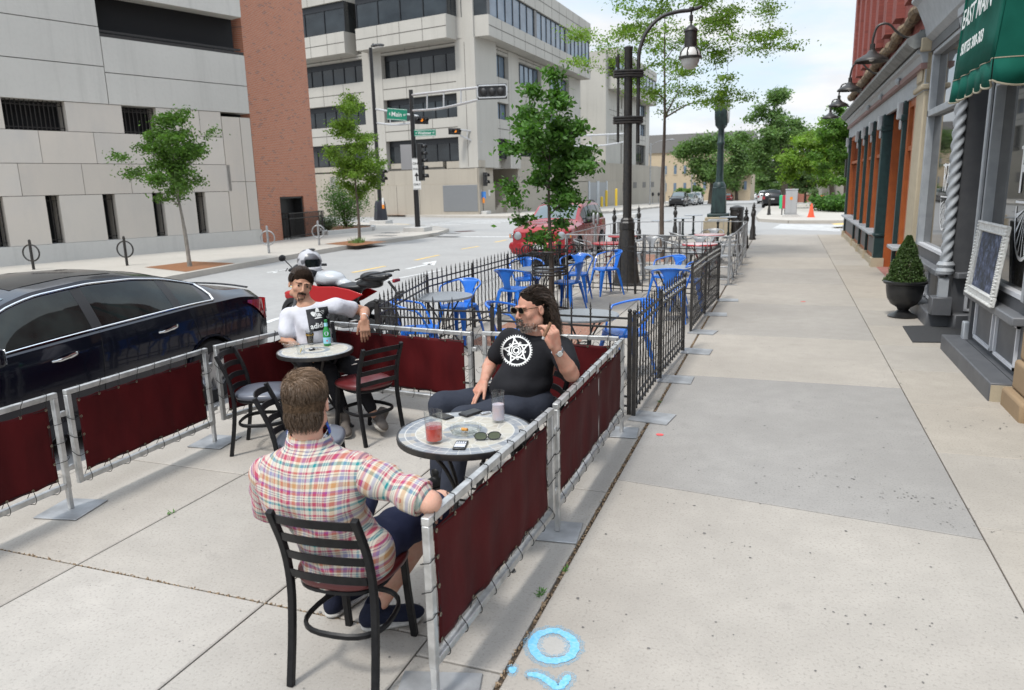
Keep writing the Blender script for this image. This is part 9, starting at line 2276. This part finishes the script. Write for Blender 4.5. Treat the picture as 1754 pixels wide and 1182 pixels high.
# ================================================ far right corner: boxes, cone, post
g_=GS(1389,372,.15); t=thing('traffic_cone','orange traffic cone on the far pavement beyond the crossing','cone',tuple(g_)); b=MB(); b.lathe([(.17,.03),(.13,.2),(.035,.70),(.03,.71)],n=18); b.build('cone',pm('cone_orange',(.75,.09,.03),.6),t,local=True); b=MB(); b.bb(-.19,-.19,0,.19,.19,.03); b.build('cone_base',MATS['cone_orange'],t,local=True)
g_=GS(1407,359,.15); b=MB(); b.bb(g_.x-.10,g_.y-.03,g_.z,g_.x+.10,g_.y+.03,g_.z+.95); tag(b.build('warning_marker',pm('marker_orange',(.70,.13,.04),.6),None,bevel=.02),'upright orange warning marker beside the hedge past the crossing','marker')
g_=GS(1354,371,.15); t=thing('utility_cabinet','tall pale grey utility cabinet at the kerb left of the orange cone','cabinet',tuple(g_)); b=MB(); b.bb(-.30,-.30,.12,.30,.30,1.40); b.bb(-.33,-.32,1.40,.33,.32,1.46); b.build('cabinet',pm('cabinet_grey',(.36,.37,.375),.5),t,local=True,bevel=.015); b=MB(); b.bb(-.42,-.4,0,.42,.4,.12); b.build('pad',M_basec,t,local=True); b=MB(); b.bb(-.27,-.315,.2,-.01,-.301,1.35); b.bb(.01,-.315,.2,.27,-.301,1.35); b.build('door',MATS['cabinet_grey'],t,local=True); b=MB(); b.bb(-.08,-.322,.9,.06,-.316,1.05); b.build('warning_sticker',M_amber,t,local=True)
for lb,px,c in (('small green newspaper box left of the grey cabinet',1339,(.05,.45,.20)),('small red newspaper box next to the grey cabinet',1344,(.45,.03,.05))):
    g_=GS(px,368,.15); t=thing('newspaper_box',lb,'newspaper box',tuple(g_),0,'newspaper boxes'); b=MB(); b.bb(-.16,-.16,.35,.16,.16,1.1); b.build('box',pm('box_'+lb.split()[1],c,.5),t,local=True,bevel=.02); b=MB(); b.bb(-.03,-.03,0,.03,.03,.35); b.build('leg',M_trim,t,local=True)
# ================================================ distant buildings
def block(label,x0,x1,y0,y1,h,mat,rowz,nx,wm,name='building',roof=None,ww=.5,cat='building',z0=None):
    z=gz(y0) if z0 is None else z0; t=thing(name,label,cat,(x0,y0,z)); b=MB(); b.bb(x0,y0,z-.5,x1,y1,z+h); b.build('wall',mat,t,smooth=False)
    for (a,c) in rowz:
        for k in range(nx):
            xc=lerp(x0,x1,(k+.5)/nx); w=(x1-x0)/nx*ww/2; b=MB(); b.bb(xc-w,y0-.06,z+a,xc+w,y0+.02,z+c); wd=b.build('window',wm,t); b=MB(); b.bb(xc-w-.1,y0-.12,z+a-.15,xc+w+.1,y0-.02,z+a); b.build('sill',M_lime,wd)
    if roof: b=MB(); b.bb(x0-.3,y0-.3,z+h,x1+.3,y1+.3,z+h+roof[0]); b.build('roof',roof[1],t)
    return t
M_beige=brickmat('buff_brick',(.46,.37,.25),(.42,.33,.22),(.40,.31,.21),(.42,.36,.28)); M_roofg=pm('grey_roof',(.16,.155,.15),.8)
xa,xb=AY(1137,330,150).x,AY(1285,330,150).x
block('long buff brick hall with small windows across the far left side',xa-12,xb,150,170,9.4,M_beige,((2.0,3.6),(5.3,6.9)),15,M_bglass,roof=(3.4,M_roofg),ww=.28)
xa,xb=AY(1367,330,96).x,AY(1402,330,96).x
block('red brick building with pale window at the far right',xa,xb+6,96,110,5.6,brickmat('far_red_brick',(.34,.12,.08),(.30,.10,.07),(.26,.09,.07),(.30,.2,.16)),((3.4,4.6),(1.2,2.6)),2,M_bglass)
b=MB(); b.prism([AY(1352,326,95),AY(1364,326,95),AY(1364,317,95),AY(1356,317,95)],(0,.6,0)); tag(b.build('awning',pm('maroon_canvas',(.16,.02,.03),.7)),'small maroon awning left of the far red brick building','awning')
t=thing('church','grey stone church corner and chimney behind the hedge on the right','building',(6,64,gz(64))); xa,xb=AY(1408,330,64).x,AY(1436,330,64).x; z=gz(64); M_ch=concrete('old_limestone',(.34,.32,.28),.15,.3,.4,False,.6)
b=MB(); b.bb(xa,64,z,xb+12,76,z+5.0); b.build('wall',M_ch,t); b=MB(); b.bb(AY(1419,300,63.6).x,63.6,z,AY(1431,300,63.6).x,66,z+6.6); b.build('chimney',M_ch,t,bevel=.05); b=MB(); b.bb(xa-.2,63.7,z+4.3,xb+12,64,z+4.6); b.build('string_course',M_ch,t)
block('low pale building closing the end of the street on the left',-60,-16,330,350,10,M_beige,((3,5),(6,8)),10,M_bglass,ww=.4)
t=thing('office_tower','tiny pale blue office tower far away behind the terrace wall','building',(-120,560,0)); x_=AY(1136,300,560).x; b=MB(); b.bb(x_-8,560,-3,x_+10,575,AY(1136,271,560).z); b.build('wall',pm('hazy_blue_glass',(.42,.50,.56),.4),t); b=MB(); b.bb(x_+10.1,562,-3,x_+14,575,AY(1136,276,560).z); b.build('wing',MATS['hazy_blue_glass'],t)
for i,(px,py,h) in enumerate(((1014,357.5,1.15),(1027.5,356.5,1.15),(1041,355,1.3))):
    p=F4.pt((31.,33.,37.6)[i],0,1.0); t=thing('yellow_bollard',('leftmost yellow bollard by the grey garage doors','middle yellow bollard between the grey garage doors','rightmost and tallest yellow bollard by the garage doors')[i],'bollard',(p.x,p.y,gz(p.y)+.15),0,'yellow bollards'); b=MB(); b.cyl((0,0,0),(0,0,(1.0,1.7,1.9)[i]),.15,12); b.ball((0,0,(1.0,1.7,1.9)[i]),.15,10); b.build('post',pm('bollard_yellow',(.75,.52,.05),.5),t,local=True)
# distant air: nothing to add at this range
